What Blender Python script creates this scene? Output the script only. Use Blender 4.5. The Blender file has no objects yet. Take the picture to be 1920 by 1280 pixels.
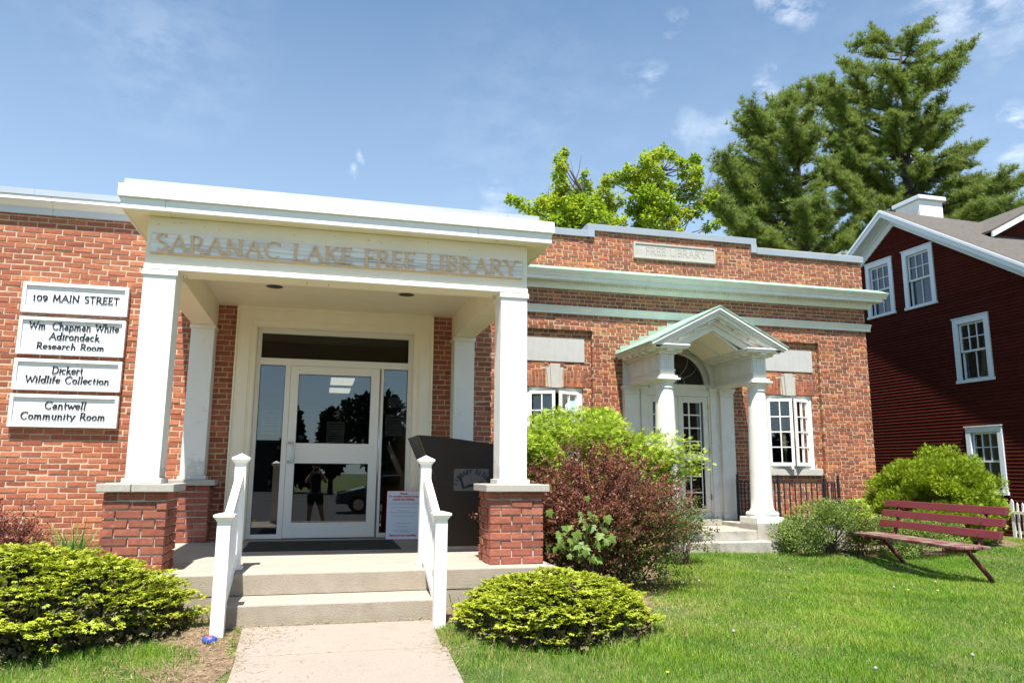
import bpy, math, random
import numpy as np
from mathutils import Vector, Matrix

random.seed(7)
RNG = np.random.default_rng(11)
SC = bpy.context.scene
COL = SC.collection
PI = math.pi

# ------------------------------------------------------------------ camera
F_PX, YAW, PITCH, ROLL = 1404.57, math.radians(14.302), math.radians(9.767), math.radians(0.371)
CAM = np.array([0.0, -9.5, 0.815])
_f = np.array([math.sin(YAW)*math.cos(PITCH), math.cos(YAW)*math.cos(PITCH), math.sin(PITCH)])
_r = np.array([math.cos(YAW), -math.sin(YAW), 0.0]); _u = np.cross(_r, _f)
_r2 = _r*math.cos(ROLL)+_u*math.sin(ROLL); _u2 = -_r*math.sin(ROLL)+_u*math.cos(ROLL)
cd = bpy.data.cameras.new('camera'); co = bpy.data.objects.new('camera', cd); COL.objects.link(co)
cd.sensor_width = 36.0; cd.lens = F_PX/1920*36.0; cd.clip_end = 2000; cd.clip_start = 0.05
co.matrix_world = Matrix(((_r2[0], _u2[0], -_f[0], CAM[0]), (_r2[1], _u2[1], -_f[1], CAM[1]), (_r2[2], _u2[2], -_f[2], CAM[2]), (0, 0, 0, 1)))
SC.camera = co
def px_of(P):
    d = np.asarray(P, float)-CAM; z = d@_f
    return 960+F_PX*(d@_r2)/z, 640-F_PX*(d@_u2)/z, z
def ray(px, py):
    v = _f+_r2*(px-960)/F_PX+_u2*(640-py)/F_PX
    return v/np.linalg.norm(v)

# ------------------------------------------------------------------ world, sun, exposure
SUN_DIR = Vector((-0.115, -0.41, 1.0)).normalized()       # towards the sun
w = bpy.data.worlds.new('World'); SC.world = w; w.use_nodes = True
nt = w.node_tree; bg = nt.nodes['Background']
sky = nt.nodes.new('ShaderNodeTexSky'); sky.sky_type = 'NISHITA'; sky.sun_disc = False
sky.sun_elevation = math.asin(SUN_DIR.z); sky.sun_rotation = math.atan2(SUN_DIR.x, SUN_DIR.y)
sky.air_density = 1.0; sky.dust_density = 0.45; sky.ozone_density = 1.6; sky.altitude = 500
bg.inputs['Strength'].default_value = 0.085
tc = nt.nodes.new('ShaderNodeTexCoord')
def wmath(op, a, b=None, c=None):
    n = nt.nodes.new('ShaderNodeMath'); n.operation = op; n.use_clamp = (op == 'MULTIPLY_ADD')
    for i, v in enumerate((a, b, c)):
        if v is None: continue
        if hasattr(v, 'links'): nt.links.new(v, n.inputs[i])
        else: n.inputs[i].default_value = v
    return n.outputs[0]
mp = nt.nodes.new('ShaderNodeMapping'); mp.inputs['Scale'].default_value = (1.0, 1.0, 2.2); nt.links.new(tc.outputs['Generated'], mp.inputs[0])
nz = nt.nodes.new('ShaderNodeTexNoise'); nz.inputs['Scale'].default_value = 17; nz.inputs['Detail'].default_value = 9; nz.inputs['Roughness'].default_value = 0.62
nt.links.new(mp.outputs[0], nz.inputs['Vector'])
wz = nt.nodes.new('ShaderNodeTexNoise'); wz.inputs['Scale'].default_value = 15; wz.inputs['Detail'].default_value = 6; nt.links.new(tc.outputs['Generated'], wz.inputs['Vector'])
wsub = nt.nodes.new('ShaderNodeVectorMath'); wsub.operation = 'MULTIPLY_ADD'; nt.links.new(wz.outputs['Color'], wsub.inputs[0]); wsub.inputs[1].default_value = (.13, .13, .07); wsub.inputs[2].default_value = (-.065, -.065, -.035)
wadd = nt.nodes.new('ShaderNodeVectorMath'); wadd.operation = 'ADD'; nt.links.new(tc.outputs['Generated'], wadd.inputs[0]); nt.links.new(wsub.outputs[0], wadd.inputs[1])
tot = None
for (cx, cy, rad, amp) in ((1855, -20, 0.080, .68), (1262, 38, 0.022, .40), (1490, -14, 0.04, .7), (1325, 245, 0.03, .30), (1915, 222, 0.03, .8), (1885, 292, 0.035, .5),
                           (664, 320, 0.016, .55), (690, 284, 0.013, .42), (1210, 160, .03, .4), (930, 388, .04, .4), (1440, 170, .022, .6), (300, 70, .14, .12), (1000, 240, .2, .07), (1700, 120, .35, .04)):
    d = ray(cx, cy)
    vm = nt.nodes.new('ShaderNodeVectorMath'); vm.operation = 'DISTANCE'; vm.inputs[1].default_value = tuple(d)
    nrm = nt.nodes.new('ShaderNodeVectorMath'); nrm.operation = 'NORMALIZE'; nt.links.new(wadd.outputs[0], nrm.inputs[0]); nt.links.new(nrm.outputs[0], vm.inputs[0])
    m = wmath('MULTIPLY_ADD', vm.outputs['Value'], -1.0/rad, 1.0)
    m = wmath('MULTIPLY', m, amp)
    tot = m if tot is None else wmath('MAXIMUM', tot, m)
thr = wmath('MULTIPLY_ADD', nz.outputs[0], 4.2, -1.65)
cl = wmath('MULTIPLY', wmath('MULTIPLY', thr, tot), 0.75)
mx = nt.nodes.new('ShaderNodeMix'); mx.data_type = 'RGBA'
nt.links.new(cl, mx.inputs[0])
hz = nt.nodes.new('ShaderNodeMix'); hz.data_type = 'RGBA'; sxy = nt.nodes.new('ShaderNodeSeparateXYZ'); nt.links.new(tc.outputs['Generated'], sxy.inputs[0]); nt.links.new(wmath('MULTIPLY_ADD', sxy.outputs['Z'], -.92, .585), hz.inputs[0])      # haze thickening towards the horizon
sat = nt.nodes.new('ShaderNodeMix'); sat.data_type = 'RGBA'; sat.blend_type = 'MULTIPLY'; sat.inputs[0].default_value = 1; nt.links.new(sky.outputs[0], sat.inputs[6]); sat.inputs[7].default_value = (.77, .925, .93, 1); nt.links.new(sat.outputs[2], hz.inputs[6]); hz.inputs[7].default_value = (4.3, 5.1, 6.2, 1)
nt.links.new(hz.outputs[2], mx.inputs[6]); mx.inputs[7].default_value = (8.6, 8.8, 9.2, 1)
nt.links.new(mx.outputs[2], bg.inputs['Color'])
sd = bpy.data.lights.new('sun', 'SUN'); sd.energy = 4.75; sd.angle = math.radians(0.53); sd.color = (1.0, 0.96, 0.89)
so = bpy.data.objects.new('sun', sd); COL.objects.link(so); so.rotation_euler = SUN_DIR.to_track_quat('Z', 'Y').to_euler()
so.location = (0, -5, 30)
SC.view_settings.view_transform = 'Standard'; SC.view_settings.look = 'None'; SC.view_settings.gamma = 1
SC.view_settings.exposure = 1.29
SC.view_settings.use_curve_mapping = False
SC.render.engine = 'CYCLES'
SC.cycles.max_bounces = 10; SC.cycles.diffuse_bounces = 8; SC.cycles.transparent_max_bounces = 12

# ------------------------------------------------------------------ materials
MATS = {}
def mat(name, cols, rough=.6, zdirt=None, mode='noise', nscale=6., namt=.18, bump=0., bscale=80., trans=0., spec=.35, metal=0., broad=0., fine=0., dirt=None, detail=5, stretch=None, coat=0.):
    """cols: one colour or a list for a ramp; mode: noise | obj | attr"""
    m = bpy.data.materials.new(name); m.use_nodes = True; t = m.node_tree; N = t.nodes; L = t.links
    b = N['Principled BSDF']; MATS[name] = m
    if not isinstance(cols[0], (tuple, list)): cols = [cols]
    geo = N.new('ShaderNodeNewGeometry'); vec = geo.outputs['Position']
    if stretch:
        mpn = N.new('ShaderNodeMapping'); mpn.inputs['Scale'].default_value = stretch; L.new(vec, mpn.inputs[0]); vec = mpn.outputs[0]
    n1 = N.new('ShaderNodeTexNoise'); n1.inputs['Scale'].default_value = nscale; n1.inputs['Detail'].default_value = detail; n1.inputs['Roughness'].default_value = .6
    L.new(vec, n1.inputs['Vector'])
    if len(cols) > 1:
        r = N.new('ShaderNodeValToRGB'); e = r.color_ramp.elements
        for i, c in enumerate(cols):
            p = i/(len(cols)-1)
            el = e[i] if i < 2 and len(cols) == 2 else (e[0] if i == 0 else e.new(p) if i < len(cols)-1 else e[-1])
            if i == len(cols)-1: el = r.color_ramp.elements[-1]
            el.position = p; el.color = (*c, 1)
        if mode == 'obj': s = N.new('ShaderNodeObjectInfo').outputs['Random']
        elif mode == 'attr':
            a = N.new('ShaderNodeAttribute'); a.attribute_name = 'tint'; s = a.outputs['Fac']
        else:
            mr = N.new('ShaderNodeMapRange'); mr.inputs[1].default_value = .3; mr.inputs[2].default_value = .7; L.new(n1.outputs[0], mr.inputs[0]); s = mr.outputs[0]
        L.new(s, r.inputs[0]); colr = r.outputs[0]
    else:
        rgb = N.new('ShaderNodeRGB'); rgb.outputs[0].default_value = (*cols[0], 1); colr = rgb.outputs[0]
    # brightness variation
    mr = N.new('ShaderNodeMapRange'); mr.inputs[1].default_value = .25; mr.inputs[2].default_value = .75
    mr.inputs[3].default_value = 1-namt; mr.inputs[4].default_value = 1+namt*.6; L.new(n1.outputs[0], mr.inputs[0])
    hs = N.new('ShaderNodeHueSaturation'); L.new(mr.outputs[0], hs.inputs['Value']); L.new(colr, hs.inputs['Color']); out = hs.outputs[0]
    if broad:
        nb_ = N.new('ShaderNodeTexNoise'); nb_.inputs['Scale'].default_value = .9; nb_.inputs['Detail'].default_value = 5; nb_.inputs['Roughness'].default_value = .65; L.new(geo.outputs['Position'], nb_.inputs['Vector'])
        mb_ = N.new('ShaderNodeMapRange'); mb_.inputs[1].default_value = .32; mb_.inputs[2].default_value = .62; mb_.inputs[3].default_value = 1-broad; mb_.inputs[4].default_value = 1.06; L.new(nb_.outputs[0], mb_.inputs[0])
        hb_ = N.new('ShaderNodeHueSaturation'); L.new(mb_.outputs[0], hb_.inputs['Value']); L.new(out, hb_.inputs['Color']); out = hb_.outputs[0]
    if fine:
        n2 = N.new('ShaderNodeTexNoise'); n2.inputs['Scale'].default_value = bscale*1.3; n2.inputs['Detail'].default_value = 3; L.new(geo.outputs['Position'], n2.inputs['Vector'])
        m2 = N.new('ShaderNodeMapRange'); m2.inputs[1].default_value = .3; m2.inputs[2].default_value = .7; m2.inputs[3].default_value = 1-fine; m2.inputs[4].default_value = 1+fine*.5; L.new(n2.outputs[0], m2.inputs[0])
        h2 = N.new('ShaderNodeHueSaturation'); L.new(m2.outputs[0], h2.inputs['Value']); L.new(out, h2.inputs['Color']); out = h2.outputs[0]
    if dirt:   # (colour, scale, low, high, amount)
        n3 = N.new('ShaderNodeTexNoise'); n3.inputs['Scale'].default_value = dirt[1]; n3.inputs['Detail'].default_value = 8; n3.inputs['Roughness'].default_value = .7; L.new(vec, n3.inputs['Vector'])
        m3 = N.new('ShaderNodeMapRange'); m3.inputs[1].default_value = dirt[2]; m3.inputs[2].default_value = dirt[3]; m3.inputs[4].default_value = dirt[4]; L.new(n3.outputs[0], m3.inputs[0])
        dfac = m3.outputs[0]
        if zdirt:      # grime splashed up from the foot
            sp = N.new('ShaderNodeSeparateXYZ'); L.new(geo.outputs['Position'], sp.inputs[0]); mz = N.new('ShaderNodeMapRange'); mz.inputs[1].default_value = zdirt[0]; mz.inputs[2].default_value = zdirt[1]; mz.inputs[3].default_value = .26; mz.inputs[4].default_value = 0.; L.new(sp.outputs[2], mz.inputs[0])
            aa = N.new('ShaderNodeMath'); aa.operation = 'ADD'; L.new(n3.outputs[0], aa.inputs[0]); L.new(mz.outputs[0], aa.inputs[1]); L.new(aa.outputs[0], m3.inputs[0])
        mm = N.new('ShaderNodeMix'); mm.data_type = 'RGBA'; L.new(dfac, mm.inputs[0]); L.new(out, mm.inputs[6]); mm.inputs[7].default_value = (*dirt[0], 1); out = mm.outputs[2]
    L.new(out, b.inputs['Base Color'])
    b.inputs['Roughness'].default_value = rough; b.inputs['Metallic'].default_value = metal
    b.inputs['Specular IOR Level'].default_value = spec
    if coat: b.inputs['Coat Weight'].default_value = coat
    if bump:
        n4 = N.new('ShaderNodeTexNoise'); n4.inputs['Scale'].default_value = bscale; n4.inputs['Detail'].default_value = 6; L.new(vec, n4.inputs['Vector'])
        bp = N.new('ShaderNodeBump'); bp.inputs['Strength'].default_value = min(1, bump); bp.inputs['Distance'].default_value = .004; L.new(n4.outputs[0], bp.inputs['Height']); L.new(bp.outputs[0], b.inputs['Normal'])
    if trans:
        tr = N.new('ShaderNodeBsdfTranslucent'); L.new(out, tr.inputs[0]); ms = N.new('ShaderNodeMixShader'); ms.inputs[0].default_value = trans
        L.new(b.outputs[0], ms.inputs[1]); L.new(tr.outputs[0], ms.inputs[2]); L.new(ms.outputs[0], N['Material Output'].inputs[0])
    return m
def glass(name, refl, tint=(.75, .8, .8), rough=.0):
    m = bpy.data.materials.new(name); m.use_nodes = True; t = m.node_tree; N = t.nodes; L = t.links; N.remove(N['Principled BSDF']); MATS[name] = m
    tr = N.new('ShaderNodeBsdfTransparent'); tr.inputs[0].default_value = (*tint, 1)
    gl = N.new('ShaderNodeBsdfGlossy'); gl.inputs['Roughness'].default_value = rough; gl.inputs[0].default_value = (.95, .98, 1, 1)
    fr = N.new('ShaderNodeFresnel'); fr.inputs[0].default_value = 1.5
    ad = N.new('ShaderNodeMath'); ad.operation = 'ADD'; ad.inputs[1].default_value = refl; ad.use_clamp = True; L.new(fr.outputs[0], ad.inputs[0])
    ms = N.new('ShaderNodeMixShader'); L.new(ad.outputs[0], ms.inputs[0]); L.new(tr.outputs[0], ms.inputs[1]); L.new(gl.outputs[0], ms.inputs[2])
    L.new(ms.outputs[0], N['Material Output'].inputs[0]); return m
def emit(name, c, s):
    m = bpy.data.materials.new(name); m.use_nodes = True; b = m.node_tree.nodes['Principled BSDF']
    b.inputs['Base Color'].default_value = (.8, .8, .8, 1); b.inputs['Emission Color'].default_value = (*c, 1); b.inputs['Emission Strength'].default_value = s; MATS[name] = m; return m

WH = (.80, .775, .73)
mat('white_paint', WH, .45, nscale=5, namt=.05, bump=.12, bscale=30, dirt=((.42, .38, .31), 9, .64, .78, .45))
mat('white_paint_fresh', (.81, .80, .77), .35, nscale=3, namt=.03)
mat('warm_bounce_paint', (.85, .765, .60), .5, nscale=3, namt=.06, dirt=((.45, .36, .25), 14, .68, .8, .35))  # warm ground bounce put into the colour of the shaded porch woodwork
mat('column_paint', (.79, .77, .72), .5, zdirt=(.74, 1.02), nscale=2, namt=.05, bump=.2, bscale=40, dirt=((.30, .28, .25), 7, .60, .74, .5))
mat('frame_paint', (.76, .73, .66), .35, nscale=3, namt=.03)
mat('old_white', (.72, .70, .645), .5, nscale=6, namt=.10, bump=.25, bscale=35, dirt=((.30, .28, .24), 12, .62, .74, .5))
mat('grey_paint', (.58, .585, .59), .4, nscale=2, namt=.04)
mat('sign_white', (.80, .81, .82), .45, nscale=7, namt=.05, dirt=((.4, .38, .35), 11, .68, .8, .4))
mat('black_letter', (.012, .013, .015), .4, namt=.1)
mat('tan_letter', (.74, .50, .30), .6, nscale=20, namt=.2, bump=.3)
mat('weathered_board', [(.62, .59, .54), (.80, .77, .71), (.86, .84, .79)], .8, nscale=16, namt=.22, bump=.8, bscale=60, stretch=(.10, 1, 3.0), dirt=((.14, .12, .10), 11, .55, .66, .7))
mat('mortar_light', (.56, .43, .30), .9, nscale=14, namt=.2, bump=.6, bscale=160)
mat('mortar_old', (.50, .375, .245), .9, nscale=9, namt=.25, bump=.6, bscale=160)
mat('mortar_grey', (.60, .56, .50), .9, nscale=14, namt=.25, bump=.6, bscale=160)
BR1 = [(.29, .090, .052), (.42, .135, .070), (.34, .105, .060), (.50, .185, .090), (.38, .12, .066), (.45, .155, .080), (.32, .10, .056)]
BR2 = [(.21, .078, .048), (.36, .115, .060), (.23, .080, .052), (.42, .14, .07), (.50, .20, .075), (.27, .090, .056), (.38, .13, .066), (.30, .10, .058)]
BR3 = [(.21, .070, .045), (.34, .105, .065), (.27, .082, .050), (.38, .13, .085), (.30, .09, .055)]
kw = dict(broad=.20, rough=.88, nscale=26, namt=.30, bump=.9, bscale=190, fine=.22)
for nm, ramp, dd in (('brick_wing', BR1, ((.50, .21, .10), 34, .60, .74, .35)), ('brick_old', BR2, ((.13, .07, .05), 3.2, .54, .70, .42)), ('brick_pier', BR3, ((.55, .42, .36), 13, .62, .76, .40))):
    mat(nm, ramp, mode='obj', dirt=dd, **kw); mat(nm+'_mass', ramp, mode='attr', dirt=dd, **kw)
mat('limestone', (.42, .40, .36), .8, nscale=9, namt=.10, bump=.4, bscale=120, dirt=((.36, .35, .33), 4, .55, .7, .4))
mat('marble', (.42, .41, .39), .5, nscale=5, namt=.10, stretch=(3, 1, 1.2), dirt=((.33, .33, .34), 5, .60, .66, .45))
mat('groove_shade_and_dull_grey', (.30, .28, .245), .9, namt=.1)  # painted groove shade for the inscription; plain grey for nails and tracery
mat('concrete', (.345, .300, .248), .85, nscale=3, namt=.14, bump=.7, bscale=120, fine=.18, dirt=((.30, .24, .17), 2.2, .56, .72, .45))
mat('concrete_step', (.350, .295, .228), .9, nscale=7, namt=.14, bump=1., bscale=130, fine=.16, dirt=((.2, .15, .1), 3.0, .55, .7, .45))
mat('concrete_old', (.40, .37, .32), .9, nscale=5, namt=.2, bump=.8, bscale=70, fine=.15, dirt=((.13, .125, .11), 3.5, .46, .66, .7))
mat('pavement', (.285, .240, .200), .85, nscale=1.3, namt=.08, bump=.8, bscale=150, fine=.26, dirt=((.20, .155, .11), 3.1, .57, .74, .42))
mat('cap_stone', (.40, .37, .33), .85, nscale=30, namt=.12, bump=.6, bscale=240, fine=.16)
mat('metal_flashing', (.46, .49, .51), .38, metal=.55, nscale=2, namt=.08)
mat('copper_green', [(.12, .30, .19), (.30, .44, .33), (.18, .38, .26)], .7, nscale=9, namt=.25, bump=.4)
mat('flashing_flaked', [(.10, .28, .17), (.42, .42, .36), (.20, .34, .24), (.46, .46, .41)], .75, nscale=38, namt=.25, bump=.5)
mat('black_iron', (.015, .017, .02), .4, namt=.1)
mat('book_drop_steel', (.030, .022, .015), .5, nscale=2, namt=.12, spec=.22)
mat('book_drop_edge', (.05, .042, .035), .3, namt=.1)
mat('emblem_vinyl', (.11, .105, .10), .5, namt=.05)
mat('emblem_black', (.006, .006, .006), .5, namt=.05)
mat('rubber_mat', (.040, .038, .035), .85, nscale=40, namt=.3, bump=.9, bscale=90, fine=.35)
mat('steel', (.55, .54, .52), .28, metal=.9, namt=.04)
mat('brass', (.5, .36, .14), .3, metal=.9, namt=.04)
mat('notice_paper', (.74, .74, .72), .6, namt=.03)
mat('print_red', (.60, .04, .05), .6, namt=.02); mat('print_dark', (.10, .11, .13), .6, namt=.02); mat('print_blue', (.05, .22, .40), .6, namt=.02)
mat('sign_coro', (.68, .72, .78), .4, namt=.03)
mat('bench_paint', (.150, .028, .036), .42, nscale=7, namt=.18, bump=.3, bscale=60, stretch=(1, .25, 1), dirt=((.22, .12, .10), 10, .66, .76, .4))
mat('bench_seat', (.140, .045, .045), .55, nscale=9, namt=.3, bump=.5, bscale=60, dirt=((.24, .20, .15), 5, .45, .6, .85))
mat('clapboard_red', [(.060, .0105, .0065), (.076, .014, .0085), (.067, .012, .0075)], .85, spec=.08, mode='obj', nscale=5, namt=.18, bump=.3, bscale=60, dirt=((.45, .4, .38), 10, .735, .76, .8))
mat('house_trim', (.66, .70, .74), .5, nscale=6, namt=.06, dirt=((.3, .3, .3), 12, .66, .78, .5))
mat('shingle', [(.060, .052, .046), (.10, .088, .078), (.078, .068, .060)], .9, nscale=16, namt=.25, bump=.8, stretch=(1, .3, 1))
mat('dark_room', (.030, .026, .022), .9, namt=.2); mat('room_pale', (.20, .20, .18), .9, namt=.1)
mat('curtain', (.32, .28, .20), .8, nscale=20, namt=.2); mat('blind', (.28, .28, .27), .7, namt=.05)
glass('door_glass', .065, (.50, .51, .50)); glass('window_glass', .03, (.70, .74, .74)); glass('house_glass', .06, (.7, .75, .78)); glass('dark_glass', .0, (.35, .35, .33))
mat('soil', [(.10, .065, .038), (.17, .115, .07), (.24, .17, .105)], .95, nscale=22, namt=.3, bump=1., bscale=90, fine=.3)
mat('lawn_base', [(.045, .085, .012), (.075, .11, .018), (.12, .12, .035)], .95, nscale=2.6, namt=.25, bump=1., bscale=60, fine=.3)
mat('asphalt', (.045, .043, .042), .9, nscale=4, namt=.15, bump=.5)
mat('bark', (.055, .042, .032), .9, nscale=14, namt=.35, bump=1., bscale=30, stretch=(1, 1, .3))
mat('bark_grey', (.07, .058, .048), .9, nscale=14, namt=.3, bump=.8, bscale=40)
mat('twig', (.12, .085, .06), .85, namt=.3)
FK = dict(mode='attr', nscale=1.2, namt=.18)
mat('pine_needles', [(.070, .112, .028), (.145, .205, .042), (.215, .28, .056), (.28, .33, .085)], .6, trans=.35, **FK)
mat('maple_leaf', [(.13, .24, .012), (.24, .37, .018), (.38, .45, .025), (.48, .50, .03)], .5, trans=.45, **FK)
mat('spruce_tips', [(.11, .14, .012), (.27, .33, .022), (.38, .43, .035), (.46, .48, .06)], .5, trans=.3, **FK)
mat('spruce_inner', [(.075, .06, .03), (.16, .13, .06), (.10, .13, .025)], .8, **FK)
mat('barberry', [(.10, .030, .026), (.19, .060, .044), (.26, .092, .058), (.29, .14, .045)], .45, trans=.3, **FK)
mat('barberry_green', [(.05, .08, .012), (.10, .15, .02), (.16, .22, .03)], .5, trans=.35, **FK)
mat('bright_leaf', [(.20, .31, .02), (.34, .46, .04), (.45, .56, .07), (.52, .62, .12)], .5, trans=.4, **FK)
mat('pale_leaf', [(.07, .13, .02), (.15, .24, .05), (.24, .33, .09)], .6, trans=.3, **FK)
mat('seedling_leaf', [(.07, .13, .02), (.16, .25, .045), (.27, .36, .09)], .5, trans=.4, **FK)
mat('far_leaf', [(.015, .03, .008), (.03, .05, .012)], .8, mode='attr', namt=.1)
mat('grey_leaf', [(.09, .14, .026), (.16, .23, .045), (.24, .32, .07), (.27, .25, .10)], .6, trans=.3, **FK)
mat('arborvitae_leaf', [(.11, .17, .010), (.23, .33, .016), (.31, .39, .022), (.38, .43, .03)], .5, trans=.3, **FK)
mat('lily_leaf', [(.05, .14, .02), (.09, .24, .03), (.16, .33, .06)], .4, trans=.35, **FK)
mat('grass_blade', [(.075, .18, .010), (.13, .28, .014), (.24, .37, .03), (.42, .38, .14)], .5, mode='attr', nscale=.8, namt=.22, trans=.35)
mat('dry_straw', [(.30, .22, .12), (.40, .30, .17), (.20, .13, .07)], .8, mode='attr', namt=.1)
mat('dandelion_white', (.42, .42, .38), .9, trans=.4); mat('dandelion_yellow', (.75, .50, .02), .7)
mat('stone_blue', (.03, .08, .42), .4, nscale=11, namt=.2, dirt=((.35, .05, .05), 22, .54, .58, 1.))
mat('stone_pink', (.42, .28, .22), .8, nscale=9, namt=.2)
mat('car_paint', (.02, .02, .024), .25, coat=1.); mat('tyre', (.01, .01, .01), .8)
mat('skin', (.20, .11, .075), .5); mat('cloth_black', (.006, .008, .01), .9); mat('hair', (.05, .03, .02), .7); mat('camera_black', (.01, .01, .01), .4)
mat('far_wall', (.06, .055, .05), .8)
emit('light_panel', (1, .93, .78), .95)

# ------------------------------------------------------------------ object helpers
OFF = {}
def setp(o, label=None, cat=None, group=None, kind=None):
    if label: o['label'] = label
    if cat: o['category'] = cat
    if group: o['group'] = group
    if kind: o['kind'] = kind
    return o
def thing(name, label, cat, loc=(0, 0, 0), group=None):
    o = bpy.data.objects.new(name, None); COL.objects.link(o); o.location = loc; OFF[o] = Vector(loc); o.empty_display_size = .1
    return setp(o, label, cat, group)
def link_mesh(name, me, material, parent=None):
    o = bpy.data.objects.new(name, me); COL.objects.link(o)
    if material is not None and not me.materials: me.materials.append(MATS[material] if isinstance(material, str) else material)
    if parent is not None: o.parent = parent
    return o
class MB:
    def __init__(s): s.v = []; s.f = []
    def add(s, vs, fs):
        n = len(s.v); s.v += [tuple(p) for p in vs]; s.f += [tuple(i+n for i in f) for f in fs]; return s
    def box(s, x0, x1, y0, y1, z0, z1):
        return s.add([(x0, y0, z0), (x1, y0, z0), (x1, y1, z0), (x0, y1, z0), (x0, y0, z1), (x1, y0, z1), (x1, y1, z1), (x0, y1, z1)],
                     [(0, 3, 2, 1), (4, 5, 6, 7), (0, 1, 5, 4), (1, 2, 6, 5), (2, 3, 7, 6), (3, 0, 4, 7)])
    def prism(s, pts, fn, a, b, close=True):
        """pts: 2-D outline, fn(u, v, w) -> xyz, extruded from w=a to w=b"""
        n = len(pts); vs = [fn(u, v, a) for u, v in pts]+[fn(u, v, b) for u, v in pts]
        fs = [(i, (i+1) % n, n+(i+1) % n, n+i) for i in range(n)]
        if close: fs += [tuple(range(n))[::-1], tuple(range(n, 2*n))]
        return s.add(vs, fs)
    def tube(s, pts, r, n=8, cap=True):
        pts = [Vector(p) for p in pts]; rr = r if isinstance(r, (list, tuple)) else [r]*len(pts); vs = []; fs = []
        up = Vector((0, 0, 1)); prev = None
        for i, p in enumerate(pts):
            t = (pts[min(i+1, len(pts)-1)]-pts[max(i-1, 0)])
            if t.length < 1e-9: t = Vector((0, 0, 1))
            t.normalize()
            if prev is None:
                a = t.orthogonal().normalized()
            else:
                a = prev-t*prev.dot(t)
                a = a.normalized() if a.length > 1e-6 else t.orthogonal().normalized()
            prev = a; b = t.cross(a)
            for k in range(n):
                an = 2*PI*k/n; vs.append(p+(a*math.cos(an)+b*math.sin(an))*rr[i])
        for i in range(len(pts)-1):
            for k in range(n): fs.append((i*n+k, i*n+(k+1) % n, (i+1)*n+(k+1) % n, (i+1)*n+k))
        if cap: fs += [tuple(range(n))[::-1], tuple((len(pts)-1)*n+k for k in range(n))]
        return s.add(vs, fs)
    def lathe(s, prof, cx, cy, n=20, z0=0.):
        vs = []; fs = []
        for r, z in prof:
            for k in range(n): an = 2*PI*k/n; vs.append((cx+r*math.cos(an), cy+r*math.sin(an), z0+z))
        for i in range(len(prof)-1):
            for k in range(n): fs.append((i*n+k, i*n+(k+1) % n, (i+1)*n+(k+1) % n, (i+1)*n+k))
        fs += [tuple(range(n))[::-1], tuple((len(prof)-1)*n+k for k in range(n))]
        return s.add(vs, fs)
    def build(s, name, material, parent=None, bevel=0., smooth=False, off=None):
        o3 = off if off is not None else (OFF.get(parent, Vector((0, 0, 0))) if parent is not None else Vector((0, 0, 0)))
        me = bpy.data.meshes.new(name); me.from_pydata([(x-o3[0], y-o3[1], z-o3[2]) for x, y, z in s.v], [], s.f); me.update()
        if smooth: me.polygons.foreach_set('use_smooth', [True]*len(me.polygons))
        o = link_mesh(name, me, material, parent); OFF[o] = Vector(o3)
        if bevel:
            b = o.modifiers.new('bevel', 'BEVEL'); b.width = bevel; b.segments = 2; b.limit_method = 'ANGLE'; b.angle_limit = math.radians(40)
        return o
def sweep_x(prof, x0, x1, fn=None):      # moulding profile [(y,z)...] closed, run along x
    m = MB(); m.prism(prof, lambda u, v, w: (w, u, v), x0, x1); return m
def icosphere(r, sub=2):
    import bmesh
    bm = bmesh.new(); bmesh.ops.create_icosphere(bm, subdivisions=sub, radius=r)
    v = [tuple(a.co) for a in bm.verts]; f = [tuple(b.index for b in c.verts) for c in bm.faces]; bm.free(); return v, f

# ------------------------------------------------------------------ foliage scatter (numpy)
def orient(fwd, up):
    f = fwd/np.linalg.norm(fwd, axis=1, keepdims=True)
    x = np.cross(f, up); x /= np.linalg.norm(x, axis=1, keepdims=True)+1e-9
    z = np.cross(x, f)
    return np.stack([x, f, z], axis=2)     # columns: local x, y(forward), z(normal)
def scatter(name, tv, tf, pos, fwd, up, scale, tint, material, parent=None, tip=None):
    """merge len(pos) copies of template (tv verts, tf tris/quads) into one mesh with a 'tint' attribute"""
    tv = np.asarray(tv, float); pos = np.asarray(pos, float); N = len(pos); K = len(tv)
    R = orient(np.asarray(fwd, float), np.asarray(up, float))
    sc = np.broadcast_to(np.asarray(scale, float), (N,))
    V = np.einsum('nij,kj->nki', R, tv)*sc[:, None, None]+pos[:, None, :]
    V = V.reshape(-1, 3)
    off = OFF.get(parent, Vector((0, 0, 0))) if parent is not None else Vector((0, 0, 0))
    V = V-np.array(off)
    k = len(tf[0]); F = np.asarray(tf, int); M = len(F)
    I = (F[None]+(np.arange(N)*K)[:, None, None]).reshape(-1)
    me = bpy.data.meshes.new(name); me.vertices.add(len(V)); me.vertices.foreach_set('co', V.astype(np.float32).ravel())
    me.loops.add(len(I)); me.loops.foreach_set('vertex_index', I.astype(np.int32))
    me.polygons.add(N*M); me.polygons.foreach_set('loop_start', (np.arange(N*M)*k).astype(np.int32)); me.polygons.foreach_set('loop_total', np.full(N*M, k, np.int32))
    t = np.repeat(np.asarray(tint, float), K)
    if tip is not None: t = np.clip(t+np.tile(np.asarray(tip, float), N), 0, 1)
    at = me.attributes.new('tint', 'FLOAT', 'POINT'); at.data.foreach_set('value', t.astype(np.float32))
    me.update(calc_edges=True)
    return link_mesh(name, me, material, parent)
def rhomb(l=1., w_=.5, fold=.12):
    return [(0, 0, 0), (-w_/2, l*.45, fold*w_), (0, l, 0), (w_/2, l*.45, fold*w_)], [(0, 1, 2), (0, 2, 3)]
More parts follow.
